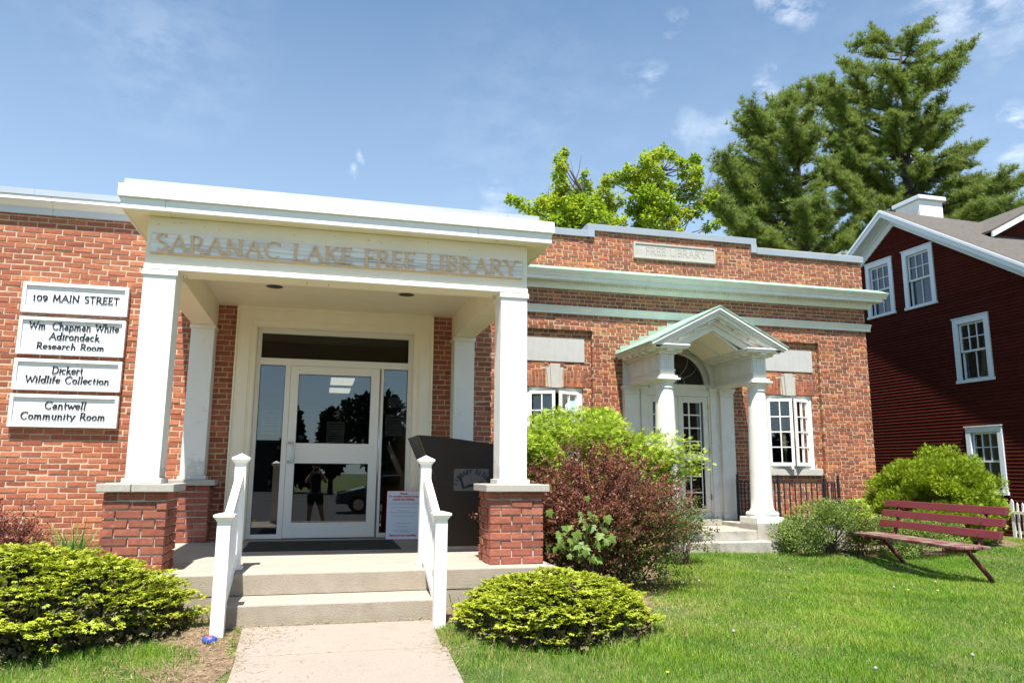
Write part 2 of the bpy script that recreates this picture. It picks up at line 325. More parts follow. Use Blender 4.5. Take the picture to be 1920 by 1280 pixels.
def fan(n, spread, l, w_, droop=0., lens=None):
    v = []; f = []
    for i in range(n):
        a = (i/(n-1)-.5)*2*spread if n > 1 else 0
        L_ = l*(1-.35*abs(a)/max(spread, .01)) if lens is None else lens[i]
        d = np.array([math.sin(a), math.cos(a), -droop*abs(a)]); s = np.array([math.cos(a), -math.sin(a), 0])
        b = len(v); c = np.array([0, 0, .001*i])
        v += [tuple(c), tuple(c+d*L_*.55-s*w_/2+np.array([0, 0, w_*.25])), tuple(c+d*L_), tuple(c+d*L_*.55+s*w_/2+np.array([0, 0, w_*.25]))]
        f += [(b, b+1, b+2), (b, b+2, b+3)]
    return v, f
def maple_t():
    pts = [(0, 0), (.28, -.06), (.50, .18), (.34, .30), (.62, .62), (.30, .58), (.22, .74), (0, 1.0)]
    out = pts+[(-x, y) for x, y in pts[-2:0:-1]]
    v = [(0, .35, .05)]+[(x, y, -.10*abs(x)) for x, y in out]; n = len(out)
    return v, [(0, i+1, (i+1) % n+1) for i in range(n)]
def rdir(n):
    v = RNG.normal(size=(n, 3)); return v/np.linalg.norm(v, axis=1, keepdims=True)

# ------------------------------------------------------------------ bricks
def brick_template(cw, ch, seed):
    rr = random.Random(seed)
    j = lambda a: rr.uniform(-a, a)
    o = [(-.5, -.5), (.5, -.5), (.5, .5), (-.5, .5)]
    fr = [(x*(1-2*cw)+j(cw*.9), j(.04), z*(1-2*ch)+j(ch*.8)) for x, z in o]
    ri = [(x+j(cw*.4), .06, z+j(ch*.5)) for x, z in o]
    bk = [(x, 1, z) for x, z in o]
    v = fr+ri+bk; f = [(0, 1, 2, 3)]
    for a in range(4):
        b = (a+1) % 4; f += [(4+a, 4+b, b, a), (8+a, 8+b, 4+b, 4+a)]
    return v, f
BT = {'s': [brick_template(.018, .055, i) for i in range(6)], 'h': [brick_template(.035, .055, 20+i) for i in range(4)]}
BME = {}
def brick_mesh(kind, i, material):
    k = (kind, i, material)
    if k not in BME:
        v, f = BT[kind][i]; me = bpy.data.meshes.new('brick'); me.from_pydata(v, [], f); me.materials.append(MATS[material]); me.update(); BME[k] = me
    return BME[k]
def clip_rects(r, holes, minw=.014, minh=.015):
    out = [r]
    for hx0, hx1, hz0, hz1 in holes:
        nxt = []
        for a0, a1, c0, c1 in out:
            if a1 <= hx0+1e-4 or a0 >= hx1-1e-4 or c1 <= hz0+1e-4 or c0 >= hz1-1e-4: nxt.append((a0, a1, c0, c1)); continue
            ov = min(c1, hz1)-max(c0, hz0)
            if ov > .5*(c1-c0):
                if a0 < hx0: nxt.append((a0, hx0-.002, c0, c1))
                if a1 > hx1: nxt.append((hx1+.002, a1, c0, c1))
            else:
                if c0 < hz0: nxt.append((a0, a1, c0, hz0-.002))
                else: nxt.append((a0, a1, hz1+.002, c1))
        out = nxt
    return [q for q in out if q[1]-q[0] > minw and q[3]-q[2] > minh]
def emit_bricks(parent, items, material, n_ind=300, occl=(), name='brick'):
    """items: (x, y, z, w, h, depth, rotz, roty) front-face centre.  The largest in view become parts, the rest one mass."""
    sc = []
    for i, (x, y, z, w_, h_, d_, rz, ry) in enumerate(items):
        u, v, zz = px_of((x, y, z)); s = 0
        if zz > 0 and -10 < u < 1930 and -10 < v < 1290 and not any(a <= u <= b and c <= v <= d for a, b, c, d in occl): s = w_*h_/(zz*zz)
        if abs(rz) > .5: s *= .3
        sc.append(s)
    order = sorted(range(len(items)), key=lambda i: -sc[i])
    ind = set(i for i in order[:n_ind] if sc[i] > 0)
    off = OFF[parent]; V = []; Fc = []; T = []
    for i, (x, y, z, w_, h_, d_, rz, ry) in enumerate(items):
        kind = 's' if w_ > .13 else 'h'; k = random.randrange(len(BT[kind]))
        dy = random.uniform(-.003, .003); tilt = random.uniform(-.009, .009); z += random.uniform(-.0012, .0012); h_ *= random.uniform(.95, 1.04); w_ *= random.uniform(.975, 1.01)
        M = Matrix.Translation((x, y, z)) @ Matrix.Rotation(rz, 4, 'Z') @ Matrix.Rotation(ry+tilt, 4, 'Y') @ Matrix.Translation((0, dy, 0)) @ Matrix.Diagonal((w_, d_, h_, 1))
        if i in ind:
            o = bpy.data.objects.new(name, brick_mesh(kind, k, material)); COL.objects.link(o); o.parent = parent
            o.matrix_local = Matrix.Translation(-off) @ M
        else:
            v, f = BT[kind][k]; n = len(V); V += [tuple(M @ Vector(p)-off) for p in v]; Fc += [tuple(q+n for q in g) for g in f]; T += [random.random()]*len(v)
    if V:
        me = bpy.data.meshes.new('brickwork'); me.from_pydata(V, [], Fc); at = me.attributes.new('tint', 'FLOAT', 'POINT'); at.data.foreach_set('value', T)
        o = link_mesh('brickwork', me, material+'_mass', parent); o['kind'] = 'stuff'
def bond_rows(x0, x1, z0, z1, yf, course, joint, bond, holes, depth=.09, units=(.2023,), phase=0.):
    out = []; nrow = int(math.ceil((z1-z0)/course))
    for r in range(nrow):
        za = z0+r*course; zb = min(za+course-joint, z1)
        if zb-za < .02: continue
        if bond == 'run':
            p = units[0]; x = x0-((r % 2)*.5+.06*math.sin(r*1.7)+phase)*p-p
            seq = [p]
        else:
            S, H = units; x = x0-(0 if r % 2 else (S+H)/2)-(S+H)+.012*math.sin(r*2.3); seq = [S, H]
        k = 0
        while x < x1:
            wd = seq[k % len(seq)]*(1+random.uniform(-.02, .02)); k += 1
            a, b = max(x, x0), min(x+wd-joint, x1)
            x += wd
            if b-a < .03: continue
            for (a0, a1, c0, c1) in clip_rects((a, b, za, zb), holes):
                out.append(((a0+a1)/2, yf, (c0+c1)/2, a1-a0, c1-c0, depth, 0, 0))
    return out
def slab_holes(x0, x1, z0, z1, yf, th, holes, grow=.006):
    """solid wall slab with rectangular holes, front at yf"""
    H = [(a-grow, b+grow, c-grow, d+grow) for a, b, c, d in holes]
    xs = sorted({x0, x1, *[min(max(q, x0), x1) for h in H for q in h[:2]]}); zs = sorted({z0, z1, *[min(max(q, z0), z1) for h in H for q in h[2:]]})
    m = MB()
    for i in range(len(xs)-1):
        run = None
        for j in range(len(zs)-1):
            cx, cz = (xs[i]+xs[i+1])/2, (zs[j]+zs[j+1])/2
            solid = not any(a < cx < b and c < cz < d for a, b, c, d in H)
            if solid: run = [zs[j], zs[j+1]] if run is None else [run[0], zs[j+1]]
            if (not solid or j == len(zs)-2) and run:
                m.box(xs[i], xs[i+1], yf, yf+th, run[0], run[1]); run = None
    return m

# ------------------------------------------------------------------ stroke lettering with serifs
def arc(cx, cy, rx, ry, a0, a1, n=12):
    return [(cx+rx*math.cos(math.radians(a0+(a1-a0)*i/n)), cy+ry*math.sin(math.radians(a0+(a1-a0)*i/n))) for i in range(n+1)]
XH = .60
GL = {  # width, strokes [(pts, serif flags: b=first end, t=last end, '' none)]
 'A': (.78, [([(.06, 0), (.39, 1)], 'b'), ([(.39, 1), (.72, 0)], 't'), ([(.18, .36), (.60, .36)], '')]),
 'B': (.62, [([(.12, 0), (.12, 1)], 'bt'), (arc(.28, .75, .22, .25, 90, -90), ''), (arc(.30, .25, .26, .25, 90, -90), ''), ([(.12, 1), (.28, 1)], ''), ([(.12, .5), (.3, .5)], ''), ([(.12, 0), (.3, 0)], '')]),
 'C': (.78, [(arc(.45, .5, .38, .5, 48, 312, 18), 's')]),
 'D': (.78, [([(.12, 0), (.12, 1)], 'bt'), (arc(.28, .5, .42, .5, 90, -90, 16), ''), ([(.12, 1), (.28, 1)], ''), ([(.12, 0), (.28, 0)], '')]),
 'E': (.56, [([(.12, 0), (.12, 1)], 'bt'), ([(.12, 1), (.50, 1)], 'v'), ([(.12, .52), (.42, .52)], 'v'), ([(.12, 0), (.52, 0)], 'v')]),
 'F': (.54, [([(.12, 0), (.12, 1)], 'bt'), ([(.12, 1), (.50, 1)], 'v'), ([(.12, .52), (.42, .52)], 'v')]),
 'I': (.28, [([(.14, 0), (.14, 1)], 'bt')]),
 'K': (.70, [([(.12, 0), (.12, 1)], 'bt'), ([(.12, .45), (.58, 1)], 't'), ([(.26, .60), (.66, 0)], 't')]),
 'L': (.56, [([(.12, 0), (.12, 1)], 'bt'), ([(.12, 0), (.52, 0)], 'v')]),
 'M': (.92, [([(.12, 0), (.18, 1)], 'b'), ([(.18, 1), (.46, .12)], ''), ([(.46, .12), (.74, 1)], ''), ([(.74, 1), (.80, 0)], 't')]),
 'N': (.80, [([(.13, 0), (.13, 1)], 'b'), ([(.10, 1), (.66, 0)], ''), ([(.66, 0), (.66, 1)], 't')]),
 'R': (.68, [([(.12, 0), (.12, 1)], 'bt'), (arc(.28, .74, .24, .26, 90, -90), ''), ([(.12, 1), (.28, 1)], ''), ([(.12, .48), (.28, .48)], ''), ([(.30, .48), (.62, 0)], 't')]),
 'S': (.54, [(arc(.28, .76, .19, .24, 40, 270, 10)+arc(.27, .26, .21, .26, 90, -140, 10), 's')]),
 'T': (.66, [([(.33, 0), (.33, 1)], 'b'), ([(.04, 1), (.62, 1)], 'w')]),
 'U': (.74, [([(.12, 1), (.12, .32)]+arc(.37, .30, .25, .30, 180, 360, 10)+[(.62, 1)], 'bt')]),
 'W': (1.06, [([(.06, 1), (.30, 0)], 'b'), ([(.30, 0), (.53, .9)], ''), ([(.53, .9), (.76, 0)], ''), ([(.76, 0), (1.0, 1)], 't')]),
 'Y': (.70, [([(.35, 0), (.35, .48)], 'b'), ([(.35, .48), (.04, 1)], 't'), ([(.35, .48), (.66, 1)], 't')]),
 '1': (.40, [([(.20, 0), (.20, .78)], 'b'), ([(.20, .78), (.06, .62)], '')]),
 '0': (.58, [(arc(.29, .38, .23, .38, 0, 360, 18), '')]),
 '9': (.56, [(arc(.28, .52, .21, .24, 0, 360, 16), ''), ([(.49, .52), (.46, .25), (.30, .02), (.14, -.06)], '')]),
 'a': (.52, [(arc(.24, .18, .17, .18, 0, 360, 14), ''), ([(.42, 0), (.42, .42)]+arc(.26, .42, .16, .18, 0, 150, 7), '')]),
 'c': (.48, [(arc(.27, .30, .21, .30, 50, 310, 14), '')]),
 'd': (.58, [(arc(.26, .30, .20, .30, 0, 360, 14), ''), ([(.47, 0), (.47, 1.02)], 'bt')]),
 'e': (.52, [(arc(.27, .30, .21, .30, 0, 315, 14), ''), ([(.06, .32), (.48, .32)], '')]),
 'f': (.36, [([(.14, 0), (.14, .8)]+arc(.28, .80, .14, .2, 180, 60, 6), 'b'), ([(.02, .58), (.32, .58)], '')]),
 'h': (.58, [([(.12, 0), (.12, 1.02)], 'bt'), (arc(.29, .36, .17, .24, 170, 0, 8)+[(.46, 0)], 't')]),
 'i': (.26, [([(.13, 0), (.13, .60)], 'bt'), ([(.12, .80), (.14, .86)], '')]),
 'k': (.56, [([(.12, 0), (.12, 1.02)], 'bt'), ([(.12, .24), (.44, .60)], ''), ([(.22, .34), (.50, 0)], 't')]),
 'l': (.26, [([(.13, 0), (.13, 1.02)], 'bt')]),
 'm': (.86, [([(.12, 0), (.12, .60)], 'bt'), (arc(.27, .38, .15, .22, 170, 0, 8)+[(.42, 0)], 't'), (arc(.57, .38, .15, .22, 170, 0, 8)+[(.72, 0)], 't')]),
 'n': (.58, [([(.12, 0), (.12, .60)], 'bt'), (arc(.29, .36, .17, .24, 170, 0, 8)+[(.46, 0)], 't')]),
 'o': (.54, [(arc(.27, .30, .21, .30, 0, 360, 16), '')]),
 'p': (.56, [([(.12, -.30), (.12, .60)], 'bt'), (arc(.30, .30, .19, .30, 0, 360, 14), '')]),
 'r': (.42, [([(.12, 0), (.12, .60)], 'bt'), (arc(.28, .38, .16, .22, 170, 50, 6), '')]),
 's': (.40, [(arc(.21, .46, .13, .14, 40, 270, 8)+arc(.20, .16, .14, .16, 90, -140, 8), '')]),
 't': (.36, [([(.15, .84), (.15, .12)]+arc(.26, .12, .11, .12, 180, 300, 5), ''), ([(.02, .58), (.32, .58)], '')]),
 'u': (.58, [([(.12, .60), (.12, .22)]+arc(.29, .22, .17, .22, 180, 350, 8), 'b'), ([(.46, 0), (.46, .60)], 'bt')]),
 'w': (.78, [([(.05, .60), (.22, 0)], 'b'), ([(.22, 0), (.38, .54)], ''), ([(.38, .54), (.55, 0)], ''), ([(.55, 0), (.72, .60)], 't')]),
 'y': (.54, [([(.05, .60), (.27, .02)], 'b'), ([(.49, .60), (.24, -.24), (.10, -.30)], 'b')]),
 '.': (.24, [([(.10, .02), (.14, .06)], '')]), ' ': (.42, []), ',': (.22, [([(.12, .05), (.08, -.12)], '')]),
}
def glyph(ch, size, thick=.135, thin=.06, serif=.11, depth=.01, slant=0.):
    """returns MB in local x (right), z (up), front at y=-depth, back at y=0"""
    m = MB(); wd, st = GL[ch]; k = 0
    def bar(p0, p1, t0, t1=None, dd=0):
        t1 = t0 if t1 is None else t1
        (x0, z0), (x1, z1) = p0, p1; L_ = math.hypot(x1-x0, z1-z0) or 1e-6; nx, nz = -(z1-z0)/L_, (x1-x0)/L_
        q = [(x0+nx*t0/2, z0+nz*t0/2), (x1+nx*t1/2, z1+nz*t1/2), (x1-nx*t1/2, z1-nz*t1/2), (x0-nx*t0/2, z0-nz*t0/2)][::-1]
        m.prism([((a+slant*b)*size, b*size) for a, b in q], lambda u, v, w_: (u, w_, v), -depth-dd*.00025, 0)
    for pts, sf in st:
        k += 1
        def tk(a, b):
            dx, dz = abs(b[0]-a[0]), abs(b[1]-a[1]); L_ = math.hypot(dx, dz) or 1e-6
            q = dz/L_
            if len(pts) == 2 and q > .5 and (b[0]-a[0])*(b[1]-a[1]) > 0 and dx > .08: q = .25   # up-right diagonals are thin
            return thin+(thick-thin)*q
        ts = [tk(pts[max(i-1, 0)], pts[min(i+1, len(pts)-1)]) for i in range(len(pts))]
        if len(pts) == 2: bar(pts[0], pts[1], ts[0], ts[1], k)
        else:
            L_ = []; Rr = []
            for i, p in enumerate(pts):
                a, b = pts[max(i-1, 0)], pts[min(i+1, len(pts)-1)]; dx, dz = b[0]-a[0], b[1]-a[1]; n = math.hypot(dx, dz) or 1e-6
                L_.append((p[0]-dz/n*ts[i]/2, p[1]+dx/n*ts[i]/2)); Rr.append((p[0]+dz/n*ts[i]/2, p[1]-dx/n*ts[i]/2))
            vs = []; n = len(pts)
            for y_ in (-depth-k*.00025, 0):
                vs += [((a+slant*b)*size, y_, b*size) for a, b in L_]+[((a+slant*b)*size, y_, b*size) for a, b in Rr]
            fs = []
            for i in range(n-1):
                fs += [(i, n+i, n+i+1, i+1), (i, i+1, 2*n+i+1, 2*n+i), (n+i+1, n+i, 3*n+i, 3*n+i+1)]
            fs += [(0, 2*n, 3*n, n), (n-1, 2*n-1, 4*n-1, 3*n-1)]
            m.add(vs, fs)
        if serif:
            for e, fl in ((0, 'b'), (-1, 't')):
                if fl in sf:
                    p = pts[e]; bar((p[0]-serif, p[1]), (p[0]+serif, p[1]), thin*1.0, None, k+6)
            if 'v' in sf: p = pts[-1]; bar((p[0], p[1]-.09), (p[0], p[1]+.09), thin, None, k+6)
            if 's' in sf:
                for p in (pts[0],): bar((p[0]+.03, p[1]-.09), (p[0]+.03, p[1]+.1), thin, None, k+6)
            if 'w' in sf:
                for p in pts: bar((p[0], p[1]-.13), (p[0], p[1]+.02), thin, None, k+6)
    return m, wd*size
def text_width(s, size, track=0.): return sum(GL[c][0]*size+track for c in s)-track
def letters(s, x, z, y, size, material, parent, width=None, align='left', name='letter', ind=True, **kw):
    tr = 0.; sx = 1.
    if width:
        w0 = text_width(s, size); sx = min(max((width/w0)**.75, .8), 1.3); tr = (width-w0*sx)/max(1, len(s)-1)
    W = text_width(s, size)*sx+tr*(len(s)-1)
    if align == 'centre': x -= W/2
    big = MB()
    for ch in s:
        m, wd = glyph(ch, size, **kw); wd *= sx
        if ch != ' ':
            m.v = [(a*sx+x, b+y, c+z) for a, b, c in m.v]
            if ind: m.build(name, material, parent)
            else: big.add(m.v, m.f)
        x += wd+tr
    if not ind: return big.build('lettering', material, parent)
def sans_text(s, size, loc, rot, material, parent, name='lettering', align='CENTER', width=None, ext=.0004, bold=0.):
    cu = bpy.data.curves.new('t', 'FONT'); cu.body = s; cu.size = size; cu.align_x = align; cu.extrude = ext; cu.resolution_u = 2; cu.offset = bold
    o = bpy.data.objects.new('t', cu); COL.objects.link(o); bpy.context.view_layer.update()
    dg = bpy.context.evaluated_depsgraph_get(); me = bpy.data.meshes.new_from_object(o.evaluated_get(dg)); bpy.data.objects.remove(o)
    me.materials.clear()
    if width and len(me.vertices):
        xs = [v.co.x for v in me.vertices]; k = width/(max(xs)-min(xs))
        for v in me.vertices: v.co.x *= k
    M = Matrix.Translation(Vector(loc)-(OFF.get(parent, Vector((0, 0, 0))))) @ rot.to_4x4()
    me.transform(M); return link_mesh(name, me, material, parent)
RX90 = Matrix.Rotation(PI/2, 3, 'X')

# ================================================================== GROUND
def gz(x, y):
    z = -0.335-0.055*max(0., min(9., -3.4-y))-0.02*max(0., min(4., x-4))
    return z+0.09*max(0., min(1., (y+1.2)/1.2))*max(0., min(1., (x-3)/2))
def axis(lo, hi, a, b, fine, coarse):
    L = list(np.arange(a, b+1e-6, fine)); x = a; s = fine
    while x > lo: s *= 1.35; x -= min(s, coarse); L.append(max(x, lo))
    x = b; s = fine
    while x < hi: s *= 1.35; x += min(s, coarse); L.append(min(x, hi))
    return sorted(set(round(float(q), 4) for q in L))
def ground_mesh():
    xs = axis(-300, 350, -6, 16, .35, 60); ys = axis(-300, 300, -7, 5, .35, 60); m = MB()
    m.v = [(x, y, gz(x, y)+.012*math.sin(x*2.1+y)*math.sin(y*1.7-x*.6)) for y in ys for x in xs]; n = len(xs)
    m.f = [(j*n+i, j*n+i+1, (j+1)*n+i+1, (j+1)*n+i) for j in range(len(ys)-1) for i in range(n-1)]
    return m
g = ground_mesh().build('ground', 'lawn_base', smooth=True); setp(g, kind='structure')
def patch(name, material, poly, dz, step=.22, kind='structure', wob=.06):
    """sheet of ground inside a polygon, following the slope"""
    xs = [p[0] for p in poly]; ys = [p[1] for p in poly]; m = MB()
    cx, cy = sum(xs)/len(xs), sum(ys)/len(ys); N = 64; ring = []
    import bisect
    per = []
    for i in range(len(poly)):
        a, b = poly[i], poly[(i+1) % len(poly)]
        for k in range(8): t = k/8; per.append((a[0]+(b[0]-a[0])*t+random.uniform(-wob, wob), a[1]+(b[1]-a[1])*t+random.uniform(-wob, wob)))
    n = len(per); R = 6; m.v = [(cx, cy, gz(cx, cy)+dz)]
    for r in range(1, R+1):
        for p in per: x, y = cx+(p[0]-cx)*r/R, cy+(p[1]-cy)*r/R; m.v.append((x, y, gz(x, y)+dz+(.012*math.sin(x*2.1+y)*math.sin(y*1.7-x*.6))))
    m.f = [(0, 1+i, 1+(i+1) % n) for i in range(n)]
    for r in range(R-1):
        for i in range(n): m.f.append((1+r*n+i, 1+(r+1)*n+i, 1+(r+1)*n+(i+1) % n, 1+r*n+(i+1) % n))
    o = m.build(name, material); return setp(o, kind=kind)
patch('planting_bed', 'soil', [(-5.5, -.02), (-1.75, -.02), (-1.75, -3.0), (-.75, -3.05), (-.5, -3.6), (-.47, -4.8), (-.62, -4.85), (-.85, -4.2), (-1.2, -3.85), (-3.2, -3.7), (-5.5, -2.6)], .004)
patch('planting_bed', 'soil', [(1.0, -3.5), (1.2, -3.7), (2.3, -3.9), (2.85, -3.3), (3.3, -2.7), (3.7, -2.2), (4.0, -1.3), (4.5, .0), (4.4, 1.55), (2.3, 1.55), (2.0, -.2), (2.0, -3.0), (1.0, -3.05)], .004)
patch('planting_bed', 'soil', [(6.5, -.1), (7.3, -.35), (8.6, -.4), (9.6, .2), (11.4, .5), (11.7, 1.6), (9.4, 2.4), (9.2, 1.55), (6.5, 1.55)], .004)
# walk: separate concrete panels
y = -3.52
walk = thing('concrete_walk', 'pale concrete walk', 'path', (.2, -3.5, -.34)); del walk['label'], walk['category']; walk['kind'] = 'structure'
for i in range(6):
    y1 = y-(.72 if i == 0 else 1.35); m = MB(); za, zb = gz(0, y)+.03, gz(0, y1)+.03
    l0, l1 = (-.47, -.45) if i == 0 else (-.44, -.44)
    m.add([(l0, y-.006, za), (.90, y-.006, za), (.87, y1+.006, zb), (l1, y1+.006, zb), (l0, y-.006, za-.1), (.90, y-.006, za-.1), (.87, y1+.006, zb-.1), (l1, y1+.006, zb-.1)],
          [(3, 2, 1, 0), (4, 5, 6, 7), (0, 1, 5, 4), (1, 2, 6, 5), (2, 3, 7, 6), (3, 0, 4, 7)])
    m.build('walk_panel', 'pavement', walk, bevel=.008); y = y1
m = MB(); m.box(-60, 80, -13.6, -11.65, -1.2, -.775); setp(m.build('pavement', 'concrete_old'), kind='structure')
m = MB(); m.box(-60, 80, -13.8, -13.6, -1.2, -.77); setp(m.build('kerb', 'concrete_old'), kind='structure')
m = MB(); m.box(-90, 110, -49, -13.8, -1.3, -.815); setp(m.build('road', 'asphalt'), kind='structure')
m = MB(); m.add([(-9, -8.9, gz(0, -8.9)+.012), (9, -8.9, gz(0, -8.9)+.012), (9, -11.64, -.772), (-9, -11.64, -.772)], [(3, 2, 1, 0)]); setp(m.build('forecourt', 'asphalt'), kind='structure')

# ================================================================== LIBRARY WING (left) with entrance wall
PORCH_OCC = [(268, 1000, 330, 512), (232, 332, 500, 900), (440, 815, 570, 1010), (929, 995, 500, 1060), (180, 330, 900, 1060), (340, 402, 600, 900), (855, 897, 630, 1000), (770, 930, 815, 1040)]
PORCH_OCC = [(a, b, c, d) for a, b, c, d in [(268, 1000, 330, 505), (235, 330, 505, 900), (445, 810, 575, 1015), (937, 995, 500, 1060), (190, 326, 905, 1060), (345, 400, 612, 895), (857, 893, 633, 1000), (800, 920, 830, 1035), (20, 235, 530, 795), (0, 180, 985, 1280), (0, 260, 0, 398), (932, 1400, 0, 1280)]]
wing = thing('library_wing', 'low red brick library wing with signs and glass entrance under the porch', 'building', (-2, 0, -.33))
DO = (-1.03, 1.365, -.02, 2.77)
its = bond_rows(-5.6, 2.15, -.36, 3.725, 0., .0645, .0108, 'run', [DO, (-5.6, -5.3, -1, 9)], units=(.2023,), phase=.15)
emit_bricks(wing, its, 'brick_wing', occl=PORCH_OCC)
slab_holes(-5.6, 2.14, -.6, 3.9, .0055, .25, [DO]).build('mortar_wall', 'mortar_light', wing)
m = MB(); m.box(-5.6, -5.35, .26, 13, -.6, 3.9); m.box(1.9, 1.935, .26, 13, -.6, 3.9); m.box(-5.6, 1.935, 13, 13.25, -.6, 3.9); m.build('side_wall', 'mortar_light', wing)
m = MB(); m.box(-5.7, 1.935, -.09, 13.3, 3.9, 3.95); m.build('roof', 'metal_flashing', wing)
# cornice of the wing: frieze, crown, fascia, flashing, in lengths
for a, b in ((-5.6, -3.15), (-3.146, -1.2), (-1.196, 2.14)):
    m = sweep_x([(0, 3.722), (0, 3.80), (-.028, 3.80), (-.028, 3.722)], a, b); m.build('frieze_board', 'grey_paint', wing)
    m = sweep_x([(-.0, 3.80), (-.035, 3.80), (-.055, 3.815), (-.095, 3.868), (-.10, 3.875), (0, 3.875)], a, b); m.build('crown_moulding', 'white_paint', wing)
    m = sweep_x([(0, 3.876), (-.118, 3.866), (-.118, 3.918), (0, 3.918)], a, b); m.build('fascia', 'white_paint_fresh', wing)
for a, b in ((-5.6, -3.33), (-3.328, -2.0), (-1.998, 2.14)):
    sweep_x([(0.3, 3.92), (-.128, 3.92), (-.124, 3.99), (-.10, 4.0), (.3, 3.96)], a, b).build('flashing', 'metal_flashing', wing)
# room behind the glass
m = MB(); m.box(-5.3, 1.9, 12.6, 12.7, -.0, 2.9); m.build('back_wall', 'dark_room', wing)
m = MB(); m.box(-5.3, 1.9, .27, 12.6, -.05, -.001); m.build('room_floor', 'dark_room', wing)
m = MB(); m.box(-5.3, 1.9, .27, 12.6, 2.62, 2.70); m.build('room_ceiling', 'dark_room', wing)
for yy in (5.75, 7.7):
    m = MB(); m.box(.18, .64, yy, yy+(1.2 if yy < 6 else .95), 2.595, 2.618); m.build('light_panel', 'light_panel', wing)
# door surround: stepped casing, mitred
def casing(parent, x0, x1, zt, zb, prof, material, y0=0.):
    """prof: list of (inset from outer edge 0..w, y) points from outside to inside"""
    n = len(prof); outl = [(x0, zb), (x0, zt), (x1, zt), (x1, zb)]
    segs = [('l', 0), ('t', 1), ('r', 2)]
    for sname, k in segs:
        m = MB(); vs = []
        for end in (0, 1):
            for (d, yy) in prof:
                if sname == 'l': x, z = x0+d, (zb if end == 0 else zt-d)
                elif sname == 'r': x, z = x1-d, (zt-d if end == 0 else zb)
                else: x, z = ((x0+d) if end == 0 else (x1-d)), zt-d
                vs.append((x, y0+yy, z))
        m.add(vs, [(i, i+1, n+i+1, n+i) for i in range(n-1)]+[tuple(range(n))[::-1], tuple(range(n, 2*n))]); m.build('casing', material, parent)
ent = thing('glazed_entrance', 'white aluminium framed entrance glazing with sidelights and transom in a wide warm-tinted casing', 'entrance', (.17, .05, 0))
W_ = .243
casing(ent, -1.03, 1.365, 2.769, 0., [(0, .05), (0, -.075), (.018, -.075), (.024, -.055), (.045, -.055), (.05, -.062), (.165, -.062), (.17, -.05), (.185, -.05), (.19, -.04), (.225, -.035), (.243, -.02), (.243, .12)], 'warm_bounce_paint')
def rectframe(m, x0, x1, z0, z1, wl, wr, wb, wt, y0, y1):
    m.box(x0, x0+wl, y0, y1, z0, z1); m.box(x1-wr, x1, y0, y1, z0, z1); m.box(x0+wl, x1-wr, y0, y1, z1-wt, z1); m.box(x0+wl, x1-wr, y0, y1, z0, z0+wb)
FY = .06
m = MB(); m.box(-.786, -.735, FY, FY+.09, 0, 2.527); m.box(1.065, 1.122, FY, FY+.09, 0, 2.527); m.box(-.735, 1.065, FY, FY+.09, 2.465, 2.527)
m.box(-.735, 1.065, FY, FY+.09, 2.075, 2.160); m.box(-.437, -.374, FY, FY+.09, 0, 2.075); m.box(.714, .764, FY, FY+.09, 0, 2.075)
m.box(-.735, -.437, FY, FY+.09, 0, .052); m.box(.764, 1.065, FY, FY+.09, 0, .052); m.build('frame', 'frame_paint', ent, bevel=.003)
m = MB(); m.box(-.735, 1.065, FY+.02, FY+.075, 2.148, 2.1602); m.build('drip_rail', 'grey_paint', ent)
for a, b, c, d, gl in ((-.735, 1.065, 2.16, 2.465, 'dark_glass'), (-.735, -.437, .052, 2.075, 'door_glass'), (.764, 1.065, .052, 2.075, 'door_glass')):
    m = MB(); m.box(a, b, FY+.03, FY+.036, c, d); m.build('pane', gl, ent)
    m = MB(); rectframe(m, a, b, c, d, .006, .006, .006, .006, FY+.018, FY+.030); m.build('gasket', 'black_letter', ent)
m = MB(); m.box(-.735, 1.065, .30, .31, 2.14, 2.62); m.build('transom_back', 'dark_room', ent)
door = thing('glass_door', 'white framed glass door with pull handle, two glass lights and a middle rail', 'door', (.17, .06, 0))
DY = FY-.012
m = MB(); m.box(-.371, -.275, DY, DY+.05, .006, 2.072); m.box(.604, .711, DY, DY+.05, .006, 2.072)
m.box(-.275, .604, DY, DY+.05, 1.972, 2.072); m.box(-.275, .604, DY, DY+.05, .886, 1.128); m.box(-.275, .604, DY, DY+.05, .006, .186); m.build('door_leaf', 'frame_paint', door, bevel=.0025)
for c, d in ((.186, .886), (1.128, 1.972)):
    m = MB(); m.box(-.275, .604, DY+.02, DY+.026, c, d); m.build('pane', 'door_glass', door)
    m = MB(); rectframe(m, -.275, .604, c, d, .006, .006, .006, .006, DY+.008, DY+.02); m.build('gasket', 'black_letter', door)
m = MB(); m.tube([(-.352, DY, 1.125), (-.345, DY-.05, 1.13), (-.300, DY-.062, 1.128), (-.285, DY-.062, 1.105), (-.285, DY-.062, .925), (-.300, DY-.062, .902), (-.345, DY-.05, .90), (-.352, DY, .905)], .011, 10); h = m.build('pull_handle', 'steel', door, smooth=True)
m = MB(); m.prism([(.022*math.cos(a*PI/8), .022*math.sin(a*PI/8)) for a in range(16)], lambda u, v, w_: (-.318+u, w_, .95+v), DY-.008, DY); m.build('lock_cylinder', 'steel', door)
m = MB(); m.tube([(.722, DY+.01, .01), (.722, DY+.01, 2.07)], .010, 10); m.build('hinge', 'steel', door, smooth=True)
